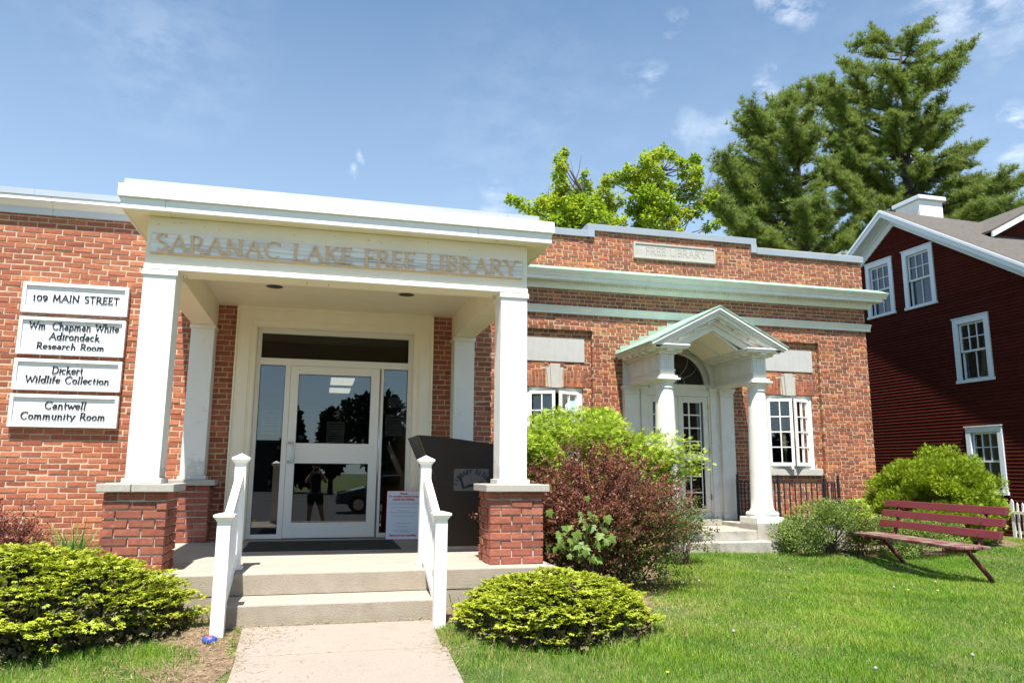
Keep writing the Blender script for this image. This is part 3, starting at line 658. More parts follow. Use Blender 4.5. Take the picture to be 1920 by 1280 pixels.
# papers behind the glass
def notice(x0, x1, z0, z1, label, lines, material='print_dark', yy=.115, cat='notice'):
    t = thing('notice', label, cat, ((x0+x1)/2, yy, z0)); m = MB(); m.box(x0, x1, yy, yy+.002, z0, z1); m.build('sheet', 'notice_paper', t)
    n = len(lines)
    for i, s in enumerate(lines):
        zz = z1-(z1-z0)*(i+1)/(n+1)-.004
        if s: m = MB(); hw = (x1-x0)*(.12+.022*len(s)); m.box((x0+x1)/2-hw, (x0+x1)/2+hw, yy-.0012, yy, zz, zz+(z1-z0)*(.028 if i else .04)); m.build('print_line', material, t)
    return t
notice(-.688, -.461, 1.235, 1.523, 'printed notice sheet behind the left sidelight of the entrance', ['-'*7, '', '-'*13, '-'*10, '-'*8, '-'*11, '', '-'*12])
notice(.085, .303, 1.132, 1.40, 'white notice sheet low in the upper glass of the entrance door', ['-'*12, '-'*9, '-'*14, '', '-'*5, '-'*13, '-'*13, ''])
notice(.802, 1.016, 1.236, 1.505, 'yellowish notice sheet behind the right sidelight, under the wireless sticker', ['-'*8, '-'*13, '-'*13, '', '-'*11, '-'*9])
t = thing('wireless_sticker', 'white sticker with blue wireless waves and lettering, high in the right sidelight', 'sticker', (.91, .112, 1.66))
m = MB(); m.box(.825, .993, .112, .114, 1.60, 1.722); m.build('sheet', 'notice_paper', t)
for r in (.018, .034, .05):
    m = MB(); pts = arc(0, 0, r, r, 40, 140, 10); m.tube([(.909+u, .1105, 1.648+v) for u, v in pts], .0045, 4); m.build('wave', 'print_blue', t)
sans_text('Wi-Fi', .04, (.909, .111, 1.613), RX90, 'print_blue', t)
t = thing('door_sticker', 'small round blue sticker at the lower left corner of the upper door glass', 'sticker', (-.218, .07, 1.16))
m = MB(); m.prism([(.04*math.cos(a*PI/12), .04*math.sin(a*PI/12)) for a in range(24)], lambda u, v, w_: (-.215+u, w_, 1.20+v), .0765, .078); m.build('disc', 'print_blue', t)
m = MB(); m.prism([(.031*math.cos(a*PI/12), .031*math.sin(a*PI/12)) for a in range(24)], lambda u, v, w_: (-.215+u, w_, 1.20+v), .0752, .0765); m.build('inner_disc', 'notice_paper', t)
m = MB(); m.box(-.219, -.211, .074, .0752, 1.178, 1.222); m.box(-.232, -.198, .074, .0752, 1.199, 1.206); m.build('mark', 'print_blue', t)

# ================================================================== PORCH
porch = thing('entrance_porch', 'white flat roofed entrance porch on square columns and low brick piers', 'porch', (.18, -1.5, 0))
# floor and steps
st = thing('entrance_steps', 'worn concrete porch floor slab with one broad concrete step below', 'steps', (.18, -3.2, -.33))
m = MB(); m.box(-1.72, 2.06, -3.04, -.001, -.165, 0); m.build('floor_slab', 'concrete', st, bevel=.012)
m = MB(); m.box(-1.72, 2.06, -3.036, -.002, -.6, -.168); m.build('foundation', 'concrete_step', st)
m = MB(); m.box(-.655, .985, -3.459, -3.037, -.6, -.167); m.build('lower_step', 'concrete', st, bevel=.014)
m = MB(); m.box(-1.715, 2.055, -3.0405, -3.0401, -.163, -.014); m.build('riser_face', 'concrete_step', st)
m = MB(); m.box(-.650, .980, -3.4598, -3.4592, -.6, -.186); m.build('riser_face', 'concrete_step', st)
# piers
def pier(parent, x0, x1, y0, y1, ztop, course=.0705, capx=(-1.668, -1.103), capy=(-2.928, -2.326), joint=.012, rot=False, split=None):
    p = MB(); p.box(x0+.018, x1-.018, y0+.018, y1-.001, 0, ztop); pr_ = p.build('pier', 'mortar_grey', parent)
    it = []; nrow = int(round(ztop/course)); ch = ztop/nrow
    for r in range(nrow):
        zc = (r+.5)*ch; h_ = ch-joint; D = .09; j = lambda: random.uniform(-.0055, .0055)
        W = x1-x0; L_ = y1-y0
        if r % 2: cuts = [x0, x0+.198+j(), x0+.396+j(), x1]
        else: cuts = [x0, x0+.10+j(), x0+.295+j(), x1]
        if cuts[-1]-cuts[-2] < .04: cuts.pop(-2)
        for a, b in zip(cuts[:-1], cuts[1:]): it.append(((a+b)/2, y0+j(), zc, b-a-(0 if (a == x0 or b == x1) else 0)-joint*(.5 if (a == x0 or b == x1) else 1), h_, D, 0, 0))
        # sides
        a0 = y0+D+.012
        for side in (0, 1):
            yb = a0 if (r+side) % 2 else a0-0.0; seq = [.10, .20, .20] if (r % 2) else [.19, .10, .2]
            q = yb
            for s_ in seq:
                e = min(q+s_, y1)
                if e-q > .04:
                    if side: it.append((x1+j(), (q+e)/2, zc, e-q-joint, h_, .09, PI/2, 0))
                    else: it.append((x0-j(), (q+e)/2, zc, e-q-joint, h_, .09, -PI/2, 0))
                q = e
        if rot is False:
            it.append(((x0+x1)/2, y1, zc, W-.02, h_, .02, PI, 0))
    return pr_, it
def add_pier(x0, x1, y0, y1, ztop, cap, course=.0705, split=None, back=True):
    pr_, it = pier(porch, x0, x1, y0, y1, ztop, course, rot=not back)
    OFF[pr_] = OFF[porch]; emit_bricks(pr_, it, 'brick_pier', n_ind=280)
    a, b, c, d = cap
    if split:
        for u, v in ((a, split-.003), (split+.003, b)):
            m = MB(); m.box(u, v, c, d, ztop, ztop+.064); m.build('cap_slab', 'cap_stone', porch, bevel=.006)
    else:
        m = MB(); m.box(a, b, c, d, ztop, ztop+.064); m.build('cap_slab', 'cap_stone', porch, bevel=.006)
add_pier(-1.624, -1.15, -2.881, -2.404, .628, (-1.668, -1.103, -2.928, -2.35), split=-1.418)
add_pier(1.497, 1.99, -2.881, -2.404, .628, (1.452, 2.035, -2.928, -2.35))
add_pier(-1.60, -1.165, -.30, -.006, .628, (-1.64, -1.112, -.36, -.004), back=False)
add_pier(1.51, 1.95, -.30, -.006, .628, (1.46, 1.99, -.36, -.004), back=False)
# columns
for (x0, x1, y0, y1) in ((-1.505, -1.248, -2.768, -2.511), (1.608, 1.865, -2.768, -2.511), (-1.505, -1.248, -.257, -.004), (1.608, 1.865, -.257, -.004)):
    m = MB(); m.box(x0, x1, y0, y1, .735, 2.43); c = m.build('column', 'column_paint', porch, bevel=.005)
    m = MB(); m.box(x0-.022, x1+.022, y0-.022, y1+(.022 if y0 < -1 else -.001), .6925, .735); m.build('base', 'column_paint', c, bevel=.004, off=OFF[porch])
    m = MB(); m.box(x0-.014, x1+.014, y0-.014, y1+(.014 if y0 < -1 else -.001), 2.43, 2.477); m.build('capital', 'white_paint', c, bevel=.004, off=OFF[porch])
# beams / frieze
m = MB(); m.box(-1.503, 1.862, -2.768, -2.508, 2.478, 2.947); m.build('front_beam', 'warm_bounce_paint', porch, bevel=.003)
m = MB(); m.box(-1.507, 1.866, -2.784, -2.7685, 2.478, 2.524); m.build('beam_band', 'white_paint', porch, bevel=.004)
for x0, x1 in ((-1.502, -1.250), (1.609, 1.861)):
    m = MB(); m.box(x0, x1, -2.507, -.002, 2.4785, 2.946); m.build('side_beam', 'warm_bounce_paint', porch, bevel=.003)
m = MB(); m.box(-1.249, 1.608, -2.507, -.002, 2.7705, 2.80); m.build('ceiling', 'warm_bounce_paint', porch)
for x, y in ((-.546, -1.18), (.881, -1.19)):
    m = MB(); n = 28
    for (r0, z0_), (r1, z1_) in (((.104, 2.7705), (.104, 2.767)), ((.104, 2.767), (.090, 2.767))):
        k = len(m.v)
        for r_, z_ in ((r0, z0_), (r1, z1_)): m.v += [(x+r_*math.cos(2*PI*i/n), y+r_*math.sin(2*PI*i/n), z_) for i in range(n)]
        m.f += [(k+i, k+(i+1) % n, k+n+(i+1) % n, k+n+i) for i in range(n)]
    li = m.build('recessed_light', 'white_paint', porch)
    m = MB(); m.prism([(.090*math.cos(2*PI*i/n), .090*math.sin(2*PI*i/n)) for i in range(n)], lambda u, v, w_: (x+u, y+v, w_), 2.7660, 2.7690); m.build('light_opening', 'black_letter', li, off=OFF[porch])
# soffit, fascias, flashing
m = MB()
for a, b in ((-1.675, -1.32), (-1.316, 1.54), (1.544, 2.04)):
    mm = MB(); mm.box(a, b, -2.925, -2.7685, 2.948, 2.962); mm.build('soffit_panel', 'warm_bounce_paint', porch)
for x0, x1 in ((-1.675, -1.5035), (1.8625, 2.04)):
    mm = MB(); mm.box(x0, x1, -2.768, -.002, 2.948, 2.962); mm.build('soffit_panel', 'warm_bounce_paint', porch)
for a, b in ((-1.690, -1.345), (-1.342, 1.34), (1.343, 2.055)):
    mm = MB(); mm.box(a, b, -2.948, -2.926, 2.940, 3.036); mm.build('lower_fascia', 'white_paint_fresh', porch, bevel=.003)
for a, b in ((-1.712, -1.345), (-1.3435, 2.075)):
    mm = MB(); mm.box(a, b, -2.975, -2.93, 3.0365, 3.145); mm.build('upper_fascia', 'white_paint_fresh', porch, bevel=.003)
for x0, x1, ux0, ux1 in ((-1.690, -1.675, -1.712, -1.668), (2.040, 2.055, 2.031, 2.075)):
    mm = MB(); mm.box(x0, x1, -2.925, -.14, 2.940, 3.036); mm.build('lower_fascia', 'white_paint_fresh', porch)
    mm = MB(); mm.box(ux0, ux1, -2.929, -.14, 3.0365, 3.145); mm.build('upper_fascia', 'white_paint_fresh', porch)
mm = MB(); mm.box(-1.66, 2.03, -2.90, -.13, 2.965, 3.14); mm.build('roof_deck', 'white_paint', porch)
for a, b in ((-1.675, -.30), (-.297, 1.62), (1.623, 1.93)):
    mm = MB(); mm.prism([(-2.952, 3.1455), (-2.946, 3.200), (-2.90, 3.206), (-2.90, 3.1455)], lambda u, v, w_: (w_, u, v), a, b); mm.build('flashing', 'metal_flashing', porch)
for px_, dz_ in ((-1.215, 0), (1.565, 0)):      # rusty screw hooks under the beam
    pts = [(px_, -2.62, 2.476), (px_, -2.62, 2.462)]+[(px_+.014-.014*math.cos(a), -2.62, 2.462-.016*math.sin(a)) for a in np.linspace(0, 4.2, 9)]
    m = MB(); m.tube(pts, .0028, 6); m.build('screw_hook', 'brass', porch)
for xx in (-1.42, -1.30, -1.245, -1.05, -.93, -.30, .05, .36, .47, -.85+1.2, .9, 1.3):    # nail heads in the frieze
    m = MB(); m.prism([(.0045*math.cos(a*PI/4), .0045*math.sin(a*PI/4)) for a in range(8)], lambda u, v, w_: (xx+u, w_, 2.885+.02*math.sin(xx*9)+v), -2.7692, -2.768); m.build('nail_head', 'groove_shade_and_dull_grey', porch)
for xx in (-.17, 0.02): 
    m = MB(); m.tube([(xx, -2.66, 2.479), (xx, -2.66, 2.458)], .0035, 6); m.build('nail', 'groove_shade_and_dull_grey', porch)
# name board with applied letters
nb = thing('name_board', 'weathered grey board with raised tan letters naming the library, across the porch frieze', 'sign', (.17, -2.78, 2.62))
m = MB(); m.box(-1.461, 1.806, -2.791, -2.7688, 2.6255, 2.799); m.build('board', 'weathered_board', nb, bevel=.002)
m = MB(); m.box(-1.463, 1.808, -2.795, -2.769, 2.6155, 2.6245); m.build('ledge', 'tan_letter', nb)
letters('SARANAC LAKE FREE LIBRARY', -1.428, 2.643, -2.791, .142, 'tan_letter', nb, width=3.185, thick=.13, thin=.055, serif=.12, depth=.014)

# wall signs
def wall_sign(z0, z1, lines, label):
    t = thing('wall_sign', label, 'sign', (-2.8, -.03, z0), 'white framed wall signs left of the porch'); x0, x1 = -3.352, -2.247
    m = MB(); m.box(x0+.03, x1-.03, -.042, -.0, z0+.02, z1-.02); m.build('panel', 'sign_white', t)
    f = .038
    for sd in range(4):        # mitred frame
        m = MB()
        o = [(x0, z0), (x1, z0), (x1, z1), (x0, z1)]; i_ = [(x0+f, z0+f), (x1-f, z0+f), (x1-f, z1-f), (x0+f, z1-f)]
        a, b = sd, (sd+1) % 4; q = [o[a], o[b], i_[b], i_[a]]; e = .0012
        cx = sum(p[0] for p in q)/4; cz = sum(p[1] for p in q)/4; q = [(cx+(p[0]-cx)*(1-e), cz+(p[1]-cz)*(1-e*4)) for p in q]
        m.prism(q, lambda u, v, w_: (u, w_, v), -.064, -.002); m.build('frame', 'sign_white', t, bevel=.003)
    for (s, cx, zz, wd) in lines: letters(s, cx, zz, -.042, .078 if len(lines) > 1 or True else .07, 'black_letter', t, width=wd, align='centre', thick=.125, thin=.055, serif=.11, depth=.009, slant=.06 if s.isupper() is False else .0)
c0 = -2.795
wall_sign(2.556, 2.905, [('109 MAIN STREET', c0, 2.700, .905)], 'topmost white framed wall sign with the street address')
wall_sign(2.077, 2.505, [('Wm. Chapman White', c0+.01, 2.372, .935), ('Adirondack', c0+.02, 2.258, .52), ('Research Room', c0-.01, 2.140, .70)], 'tallest white framed wall sign, three lines naming the research room')
wall_sign(1.672, 2.025, [('Dickert', c0-.015, 1.868, .32), ('Wildlife Collection', c0-.005, 1.758, .86)], 'white framed wall sign for the wildlife collection')
wall_sign(1.259, 1.625, [('Cantwell', c0, 1.470, .42), ('Community Room', c0-.01, 1.350, .86)], 'lowest white framed wall sign, for the community room')

# step railings
def step_rail(sx, label, bx0, fx0, mirror):
    t = thing('step_railing', label, 'railing', (fx0+.05, -3.2, -.33), 'white railings beside the entrance steps'); W = .092
    def post(x0, y0, zb, zt, cap):
        m = MB(); m.box(x0, x0+W, y0, y0+W, zb, zt); p = m.build('post', 'white_paint_fresh', t, bevel=.004)
        o = .026; m = MB(); cx, cy = x0+W/2, y0+W/2; h_ = W/2
        pr = [(h_+.004, zt-.001), (h_+.010, zt+.012), (h_+o-.004, zt+.026), (h_+o, zt+.030), (h_+o, zt+.044), (.0, zt+(.082 if cap == 'pyramid' else .060))]
        vs = []
        for r_, z_ in pr: vs += [(cx-r_, cy-r_, z_), (cx+r_, cy-r_, z_), (cx+r_, cy+r_, z_), (cx-r_, cy+r_, z_)]
        m.add(vs, [(0, 1, 2, 3)[::-1]]+[(4*i+k, 4*i+(k+1) % 4, 4*i+4+(k+1) % 4, 4*i+4+k) for i in range(len(pr)-1) for k in range(4)]); m.build('post_cap', 'white_paint_fresh', p, off=OFF[t]); return p
    post(fx0, -3.69, gz(0, -3.6)-.05, .447, 'flat')
    p = post(bx0, -2.79, .0, .862, 'pyramid')
    m = MB(); m.box(bx0-.018, bx0+W+.018, -2.79-.018, -2.79+W+.018, .0005, .022); m.build('post_base', 'white_paint_fresh', p, off=OFF[t], bevel=.004)
    # sloping top and bottom rails
    for (za, zb_, hh, ww) in ((.40, .78, .075, .060), (-.17, .13, .07, .05)):
        xa, xb = fx0+W/2, bx0+W/2; ya, yb = -3.60, -2.79
        m = MB(); m.add([(xa-ww/2, ya, za), (xa+ww/2, ya, za), (xb+ww/2, yb, zb_), (xb-ww/2, yb, zb_), (xa-ww/2, ya, za-hh), (xa+ww/2, ya, za-hh), (xb+ww/2, yb, zb_-hh), (xb-ww/2, yb, zb_-hh)],
                        [(0, 1, 2, 3), (7, 6, 5, 4), (0, 4, 5, 1), (1, 5, 6, 2), (2, 6, 7, 3), (3, 7, 4, 0)]); m.build('rail', 'white_paint_fresh', t, bevel=.003)
    for k in range(6):
        f_ = (k+1)/7; y_ = -3.60+f_*.81; xx = fx0+W/2+(bx0-fx0)*f_; m = MB(); zl = -.17+.30*f_; zh = .33+.38*f_
        m.box(xx-.016, xx+.016, y_-.016, y_+.016, zl-.01, zh+.005); m.build('baluster', 'white_paint_fresh', t)
step_rail(-1, 'white railing with two capped posts along the left side of the steps', -.668, -.672, False)
step_rail(1, 'white railing with two capped posts along the right side of the steps', .890, .893, True)
m = MB()
for k in range(3): m.box(.885+k*.018, .905+k*.02, -2.86-k*.004, -2.83, .001+k*.001, .006+k*.002)
# mat
t = thing('door_mat', 'dark grey ribbed rubber mat in front of the glass door', 'mat', (.1, -.75, 0))
m = MB(); m.add([(-.69, -1.37, .010), (.885, -1.39, .010), (.89, -.36, .010), (-.70, -.36, .010), (-.70, -1.38, .0006), (.895, -1.40, .0006), (.90, -.35, .0006), (-.71, -.35, .0006)],
               [(0, 1, 2, 3), (0, 4, 5, 1), (1, 5, 6, 2), (2, 6, 7, 3), (3, 7, 4, 0)]); m.build('mat_sheet', 'rubber_mat', t)
m = MB()
for k in range(72): x = -.67+k*.0215; m.box(x, x+.010, -1.34, -.39, .0095, .0135)
m.build('ribs', 'rubber_mat', t)

# leaning board
t = thing('leaning_sign', 'white board sign with red border and lettering leaning beside the entrance', 'sign', (.95, -.25, 0))
A = Vector((.815, -.30, .002)); Bv = Vector((1.215, -.350, .002)); ux = (Bv-A).normalized(); up = Vector((.115, .19, 1)).normalized(); up = (up-ux*up.dot(ux)).normalized(); nn = ux.cross(up); Wd, Ht = (Bv-A).length, .575
RM = Matrix((ux, up, -nn)).transposed()   # local x right, y up, z toward viewer
RM = Matrix((ux, up, ux.cross(up))).transposed()
def on_board(u, v, d): return A+ux*u+up*v+ux.cross(up)*d
def bpoly(u0, u1, v0, v1, d0, d1, r=.015):
    pts = []
    for cx, cy, a0 in ((u1-r, v0+r, -90), (u1-r, v1-r, 0), (u0+r, v1-r, 90), (u0+r, v0+r, 180)): pts += arc(cx, cy, r, r, a0, a0+90, 4)
    m = MB(); m.prism(pts, lambda u, v, w_: tuple(on_board(u, v, w_)), d0, d1); return m
bpoly(0, Wd, 0, Ht, -.008, 0).build('board', 'print_red', t); bpoly(.005, Wd-.005, .005, Ht-.005, 0, .001, .012).build('face', 'sign_coro', t)
for s, v, wd, sz, mt in (('Please,', .532, .085, .028, 'print_red'), ('Do not leave donated books', .497, .315, .030, 'print_red'), ('outside the building.', .462, .235, .030, 'print_red'),
        ('If the weather fails to become damaged, mildew or snow covered,', .430, .32, .012, 'print_dark'), ('they cannot be re-sold and we can no longer use them.', .413, .325, .012, 'print_dark'),
        ('This day care for discarding the books falls on the library.', .372, .30, .012, 'print_dark'), ('All donations need to be', .333, .13, .012, 'print_dark'), ('brought into the building during our hours of operation.', .314, .30, .012, 'print_dark'),
        ('Please check the front entrance of the library', .270, .24, .013, 'print_dark'), ('or', .228, .012, .012, 'print_dark'), ('www.saranaclakelibrary.org', .190, .145, .013, 'print_dark'), ('or phone 891-4190', .145, .10, .013, 'print_dark'),
        ('to determine when we are open and can', .105, .21, .012, 'print_dark'), ('accept donated books. Thanks', .085, .155, .012, 'print_dark'), ('Thank you for your cooperation.', .040, .29, .027, 'print_red')):
    sans_text(s, sz*(1.15 if mt == 'print_red' else 1), tuple(on_board(Wd/2, v, .0018)), RM, mt, t, width=wd*1.12, bold=.0016 if mt == 'print_red' else 0)

# book drop
t = thing('book_return', 'dark brown steel book return cabinet with a curved overhanging top', 'book return', (1.6, -1.2, 0))
def bd(u, v, w_): return (u, w_, v)
y0, y1 = -1.70, -.93
prof = [(1.20, .05), (2.12, .05), (2.12, 1.038), (1.80, 1.088), (1.40, 1.14), (1.12, 1.165), (.991, 1.172), (1.02, 1.12), (1.06, 1.02), (1.10, .93), (1.17, .78), (1.20, .70)]
m = MB(); m.prism(prof, bd, y0, y1); m.build('cabinet', 'book_drop_steel', t, bevel=.006)
m = MB(); m.box(1.18, 2.11, y0+.004, y1-.01, .0005, .049); m.build('plinth', 'concrete', t)
m = MB(); pts = [(.985, 1.176), (1.014, 1.12), (1.054, 1.02), (1.094, .93), (1.164, .78)]; m.tube([(u, y0-.001, v) for u, v in pts], .002, 6); m.build('edge_trim', 'brass', t)
m = MB(); m.add([(.985, y0+.01, 1.170), (.985, y1-.01, 1.170), (1.165, y1-.01, .775), (1.165, y0+.01, .775), (.972, y0+.01, 1.165), (.972, y1-.01, 1.165), (1.152, y1-.01, .77), (1.152, y0+.01, .77)],
              [(0, 1, 2, 3), (7, 6, 5, 4), (0, 4, 5, 1), (1, 5, 6, 2), (2, 6, 7, 3), (3, 7, 4, 0)]); m.build('drop_flap', 'book_drop_edge', t)
m = MB(); m.box(1.20, 2.115, y0-.0018, y0-.0004, .9395, .9412); m.build('seam', 'black_letter', t)
m = MB(); m.prism(arc(1.395, .81, .02, .02, 180, 90, 4)+[(1.745, .832), (1.745, .605), (1.376, .605)], bd, y0-.0012, y0-.0002); em = m.build('emblem_plate', 'emblem_vinyl', t)
ec, ez = 1.575, .565
for i, ch in enumerate('LIBRARY RETURN'):
    a = math.radians(152-i*9.3)
    if ch != ' ':
        mb, wd = glyph(ch, .046, thick=.2, thin=.16, serif=0, depth=.0006); R_ = .205
        mb.v = [(ec+R_*math.cos(a)*.93+(x-wd/2)*math.sin(a)+z*math.cos(a), y_+y0-.0013, ez+.01+R_*math.sin(a)+(-(x-wd/2))*math.cos(a)*1.0+z*math.sin(a)) for x, y_, z in mb.v]
        mb.build('letter', 'emblem_black', em, off=OFF[t])
for poly, mt, d in (([(1.43, .745), (1.452, .752), (1.488, .642), (1.470, .622)], 'emblem_black', .0009), ([(1.470, .622), (1.488, .642)]+[(1.488+.10*k/6, .642+.030*math.sin(PI*.7*k/6)) for k in range(1, 7)]+[(1.588, .640)]+[(1.588-.10*k/6, .640+.012*math.sin(PI*k/6)-.018*k/6) for k in range(1, 6)], 'emblem_black', .0007),
        ([(1.588, .640), (1.60, .672), (1.66, .70), (1.715, .672), (1.72, .655), (1.66, .675)], 'emblem_black', .0007)):
    m = MB(); m.prism(poly, bd, y0-.0013-d, y0-.0012); m.build('book_mark', mt, em, off=OFF[t])
for pts in ([(1.452, .752)]+[(1.452+.09*k/6, .752+.028*math.sin(PI*k/6)) for k in range(1, 7)], [(1.545, .75), (1.590, .645)], [(1.55, .752)]+[(1.55+.13*k/6, .752+.035*math.sin(PI*k/6)-.03*k/6) for k in range(1, 7)]+[(1.715, .66)], [(1.50, .66)]+[(1.50+.085*k/6, .66+.02*math.sin(PI*k/6)-.01*k/6) for k in range(1, 7)]):
    m = MB(); m.tube([(u, y0-.0015, v) for u, v in pts], .0012, 4); m.build('book_outline', 'emblem_black', em, off=OFF[t])

# painted stone
v, f = icosphere(1, 3); m = MB(); m.v = [(-.655+.048*x*(1+.1*math.sin(4*y+z*3)), -3.80+.040*y, gz(-.6, -3.8)+.026+.030*z*(1+.12*math.sin(3*x))) for x, y, z in v]; m.f = f
setp(m.build('painted_stone', 'stone_blue', smooth=True), 'small stone painted blue and red at the foot of the left railing post', 'stone')

# ================================================================== OLD LIBRARY
YR = 1.6; CX = 5.62; XL, XR = 1.94, 9.30
lib = thing('library_building', 'old red brick library with stepped parapet, white cornice and two casement windows', 'building', (CX, YR, -.33))
RL = (2.93, 4.15, -1, 3.017); RR_ = (7.10, 8.31, -1, 3.017); DOORH = (4.66, 6.55, -1, 2.9)
PAR = [(XL-1, 4.15-.03, 4.60, 9), (7.12, XR+1, 4.60, 9)]
LOCC = [(0, 936, 0, 1280), (1160, 1475, 590, 1050), (985, 1300, 765, 1280), (0, 1032, 0, 490), (988, 1660, 505, 545), (988, 1640, 566, 615), (1625, 1920, 850, 1280)]
its = bond_rows(XL, XR, -.36, 4.74, YR, .0628, .0118, 'fl', [RL, RR_, (4.70, 6.53, -1, 2.75), (4.884, 6.385, 4.285, 4.56), (XL, XR, 3.70, 4.035), (XL, XR, 3.275, 3.385)]+[(XL-1, 4.115, 4.60, 9), (7.135, XR+1, 4.60, 9)], depth=.085, units=(.175, .0862))
YP = YR+.062      # recessed panels
for (a, b, kx, wx0, wx1) in ((2.93, 4.15, 3.54, 3.07, 4.01), (7.10, 8.31, 7.71, 7.25, 8.17)):
    holes = [(wx0, wx1, .868, 2.105), (wx0-.08, wx1+.09, .76, .868), (kx-.50, kx+.50, 2.51, 2.885)]
    holes += [(kx-.60, kx+.60, 2.105, 2.362), (kx-.085, kx+.085, 2.36, 2.475), (kx-.145, kx+.145, 2.30, 2.425)]
    its += bond_rows(a-.01, b+.01, -.36, 3.03, YP, .0628, .0118, 'fl', holes, depth=.07, units=(.175, .0862))
    # splayed jack arch of standing bricks either side of the keystone
    for side in (-1, 1):
        n = 7; xin0, xin1 = .135, .50      # bottom
        for k in range(n):
            f0 = (k+.5)/n; lean = side*f0*.17
            xb = kx+side*(xin0+(xin1-xin0)*f0+.01); w_ = (xin1-xin0)/n*1.06-.008
            zs = [2.108, 2.108+(.085 if k % 2 else .165), 2.36]
            for za, zb in zip(zs[:-1], zs[1:]):
                zc = (za+zb)/2; xc = xb+math.tan(lean)*(zc-2.108)
                its.append((xc, YP-.004, zc, w_, zb-za-.009, .07, 0, lean))
        for zc in (2.14, 2.20, 2.265, 2.33):
            xo = kx+side*.565; its.append((xo+side*(.02 if zc > 2.2 else 0), YP-.001, zc, .085, .052, .07, 0, 0))
emit_bricks(lib, its, 'brick_old', occl=LOCC)
slab_holes(XL, XR-.004, -.6, 4.66, YR+.006, .09, [RL, RR_, (4.72, 6.50, -1, 2.75)]).build('mortar_wall', 'mortar_old', lib)
m = MB(); m.box(4.12, 7.13, YR+.006, YR+.25, 4.661, 4.74); m.build('mortar_wall', 'mortar_old', lib)
slab_holes(XL, XR-.004, -.6, 3.2, YP+.006+.03, .16, [(3.07, 4.01, .868, 2.105), (7.25, 8.17, .868, 2.105), (5.06, 6.14, .0, 2.75)]).build('mortar_wall', 'mortar_old', lib)
for a, b in ((2.93, 4.15), (7.10, 8.31)):
    slab_holes(a+.002, b-.002, -.6, 3.016, YP+.006, .03, [(3.07, 4.01, .868, 2.105), (7.25, 8.17, .868, 2.105)]).build('mortar_wall', 'mortar_old', lib)
m = MB(); m.box(XL, XL+.25, YR+.26, 9.5, -.6, 4.5); m.box(XR-.255, XR-.004, YR+.26, 9.5, -.6, 4.5); m.box(XL, XR, 9.5, 9.75, -.6, 4.5); m.build('side_wall', 'mortar_old', lib)
m = MB(); m.box(XL+.05, XR-.05, YR+.27, 9.6, 4.5, 4.55); m.build('roof', 'metal_flashing', lib)
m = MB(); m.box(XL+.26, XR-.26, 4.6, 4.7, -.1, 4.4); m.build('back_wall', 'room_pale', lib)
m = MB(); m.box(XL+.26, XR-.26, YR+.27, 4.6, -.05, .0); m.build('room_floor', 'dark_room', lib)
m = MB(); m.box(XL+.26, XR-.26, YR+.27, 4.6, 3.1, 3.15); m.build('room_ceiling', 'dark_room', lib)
# coping
def cop(x0, x1, zb, zt, e0=0, e1=0):
    m = MB(); m.prism([(YR-.035, zb), (YR-.042, zt-.012), (YR-.02, zt), (YR+.3, zt-.01), (YR+.3, zb)], lambda u, v, w_: (w_, u, v), x0, x1); return m.build('coping', 'metal_flashing', lib)
cop(1.9, 4.11, 4.575, 4.690); cop(7.185, 9.33, 4.53, 4.645)
for a, b in ((4.085, 5.35), (5.352, 6.55), (6.552, 7.175)): cop(a, b, 4.692, 4.805)
m = MB(); m.box(4.083, 4.20, YR-.044, YR+.3, 4.575, 4.691); m.box(7.07, 7.177, YR-.044, YR+.3, 4.545, 4.691); m.build('coping_end', 'metal_flashing', lib)
# cornice and belt
for a, b in ((1.62, 5.05), (5.052, 8.0), (8.002, 9.60)):
    sweep_x([(YR, 4.045), (YR-.30, 3.925), (YR-.30, 3.915), (YR, 4.03)], a, b).build('cornice_flashing', 'copper_green', lib)
    sweep_x([(YR, 4.02), (YR-.295, 3.914), (YR-.275, 3.885), (YR-.245, 3.862), (YR-.235, 3.835), (YR, 3.835)], a+(.0 if a > 2 else 0), b-(.012 if b > 9 else 0)).build('crown_moulding', 'old_white', lib)
    sweep_x([(YR, 3.834), (YR-.222, 3.834), (YR-.222, 3.775), (YR, 3.775)], a, b-(.09 if b > 9 else 0)).build('corona', 'old_white', lib)
    sweep_x([(YR, 3.774), (YR-.085, 3.774), (YR-.085, 3.765), (YR-.075, 3.728), (YR-.060, 3.715), (YR-.048, 3.69), (YR-.04, 3.672), (YR, 3.672)], a+(.2 if a < 2 else 0), b-(.20 if b > 9 else 0)).build('bed_moulding', 'old_white', lib)
    sweep_x([(YR, 3.395), (YR-.062, 3.395), (YR-.066, 3.378), (YR-.045, 3.36), (YR-.038, 3.335), (YR-.026, 3.318), (YR-.022, 3.275), (YR, 3.275)], a+(.25 if a < 2 else 0), b-(.22 if b > 9 else 0)).build('belt_course', 'old_white', lib)
m = MB(); x = 1.95; k = 0
while x < 9.36:
    m.box(x, x+.026, YR-.108, YR-.0852, 3.742, 3.772)
    m.box(x+.028, x+.040, YR-.100, YR-.0852, 3.757, 3.773); x += .0555
d = m.build('dentils', 'old_white', lib); d['kind'] = 'stuff'
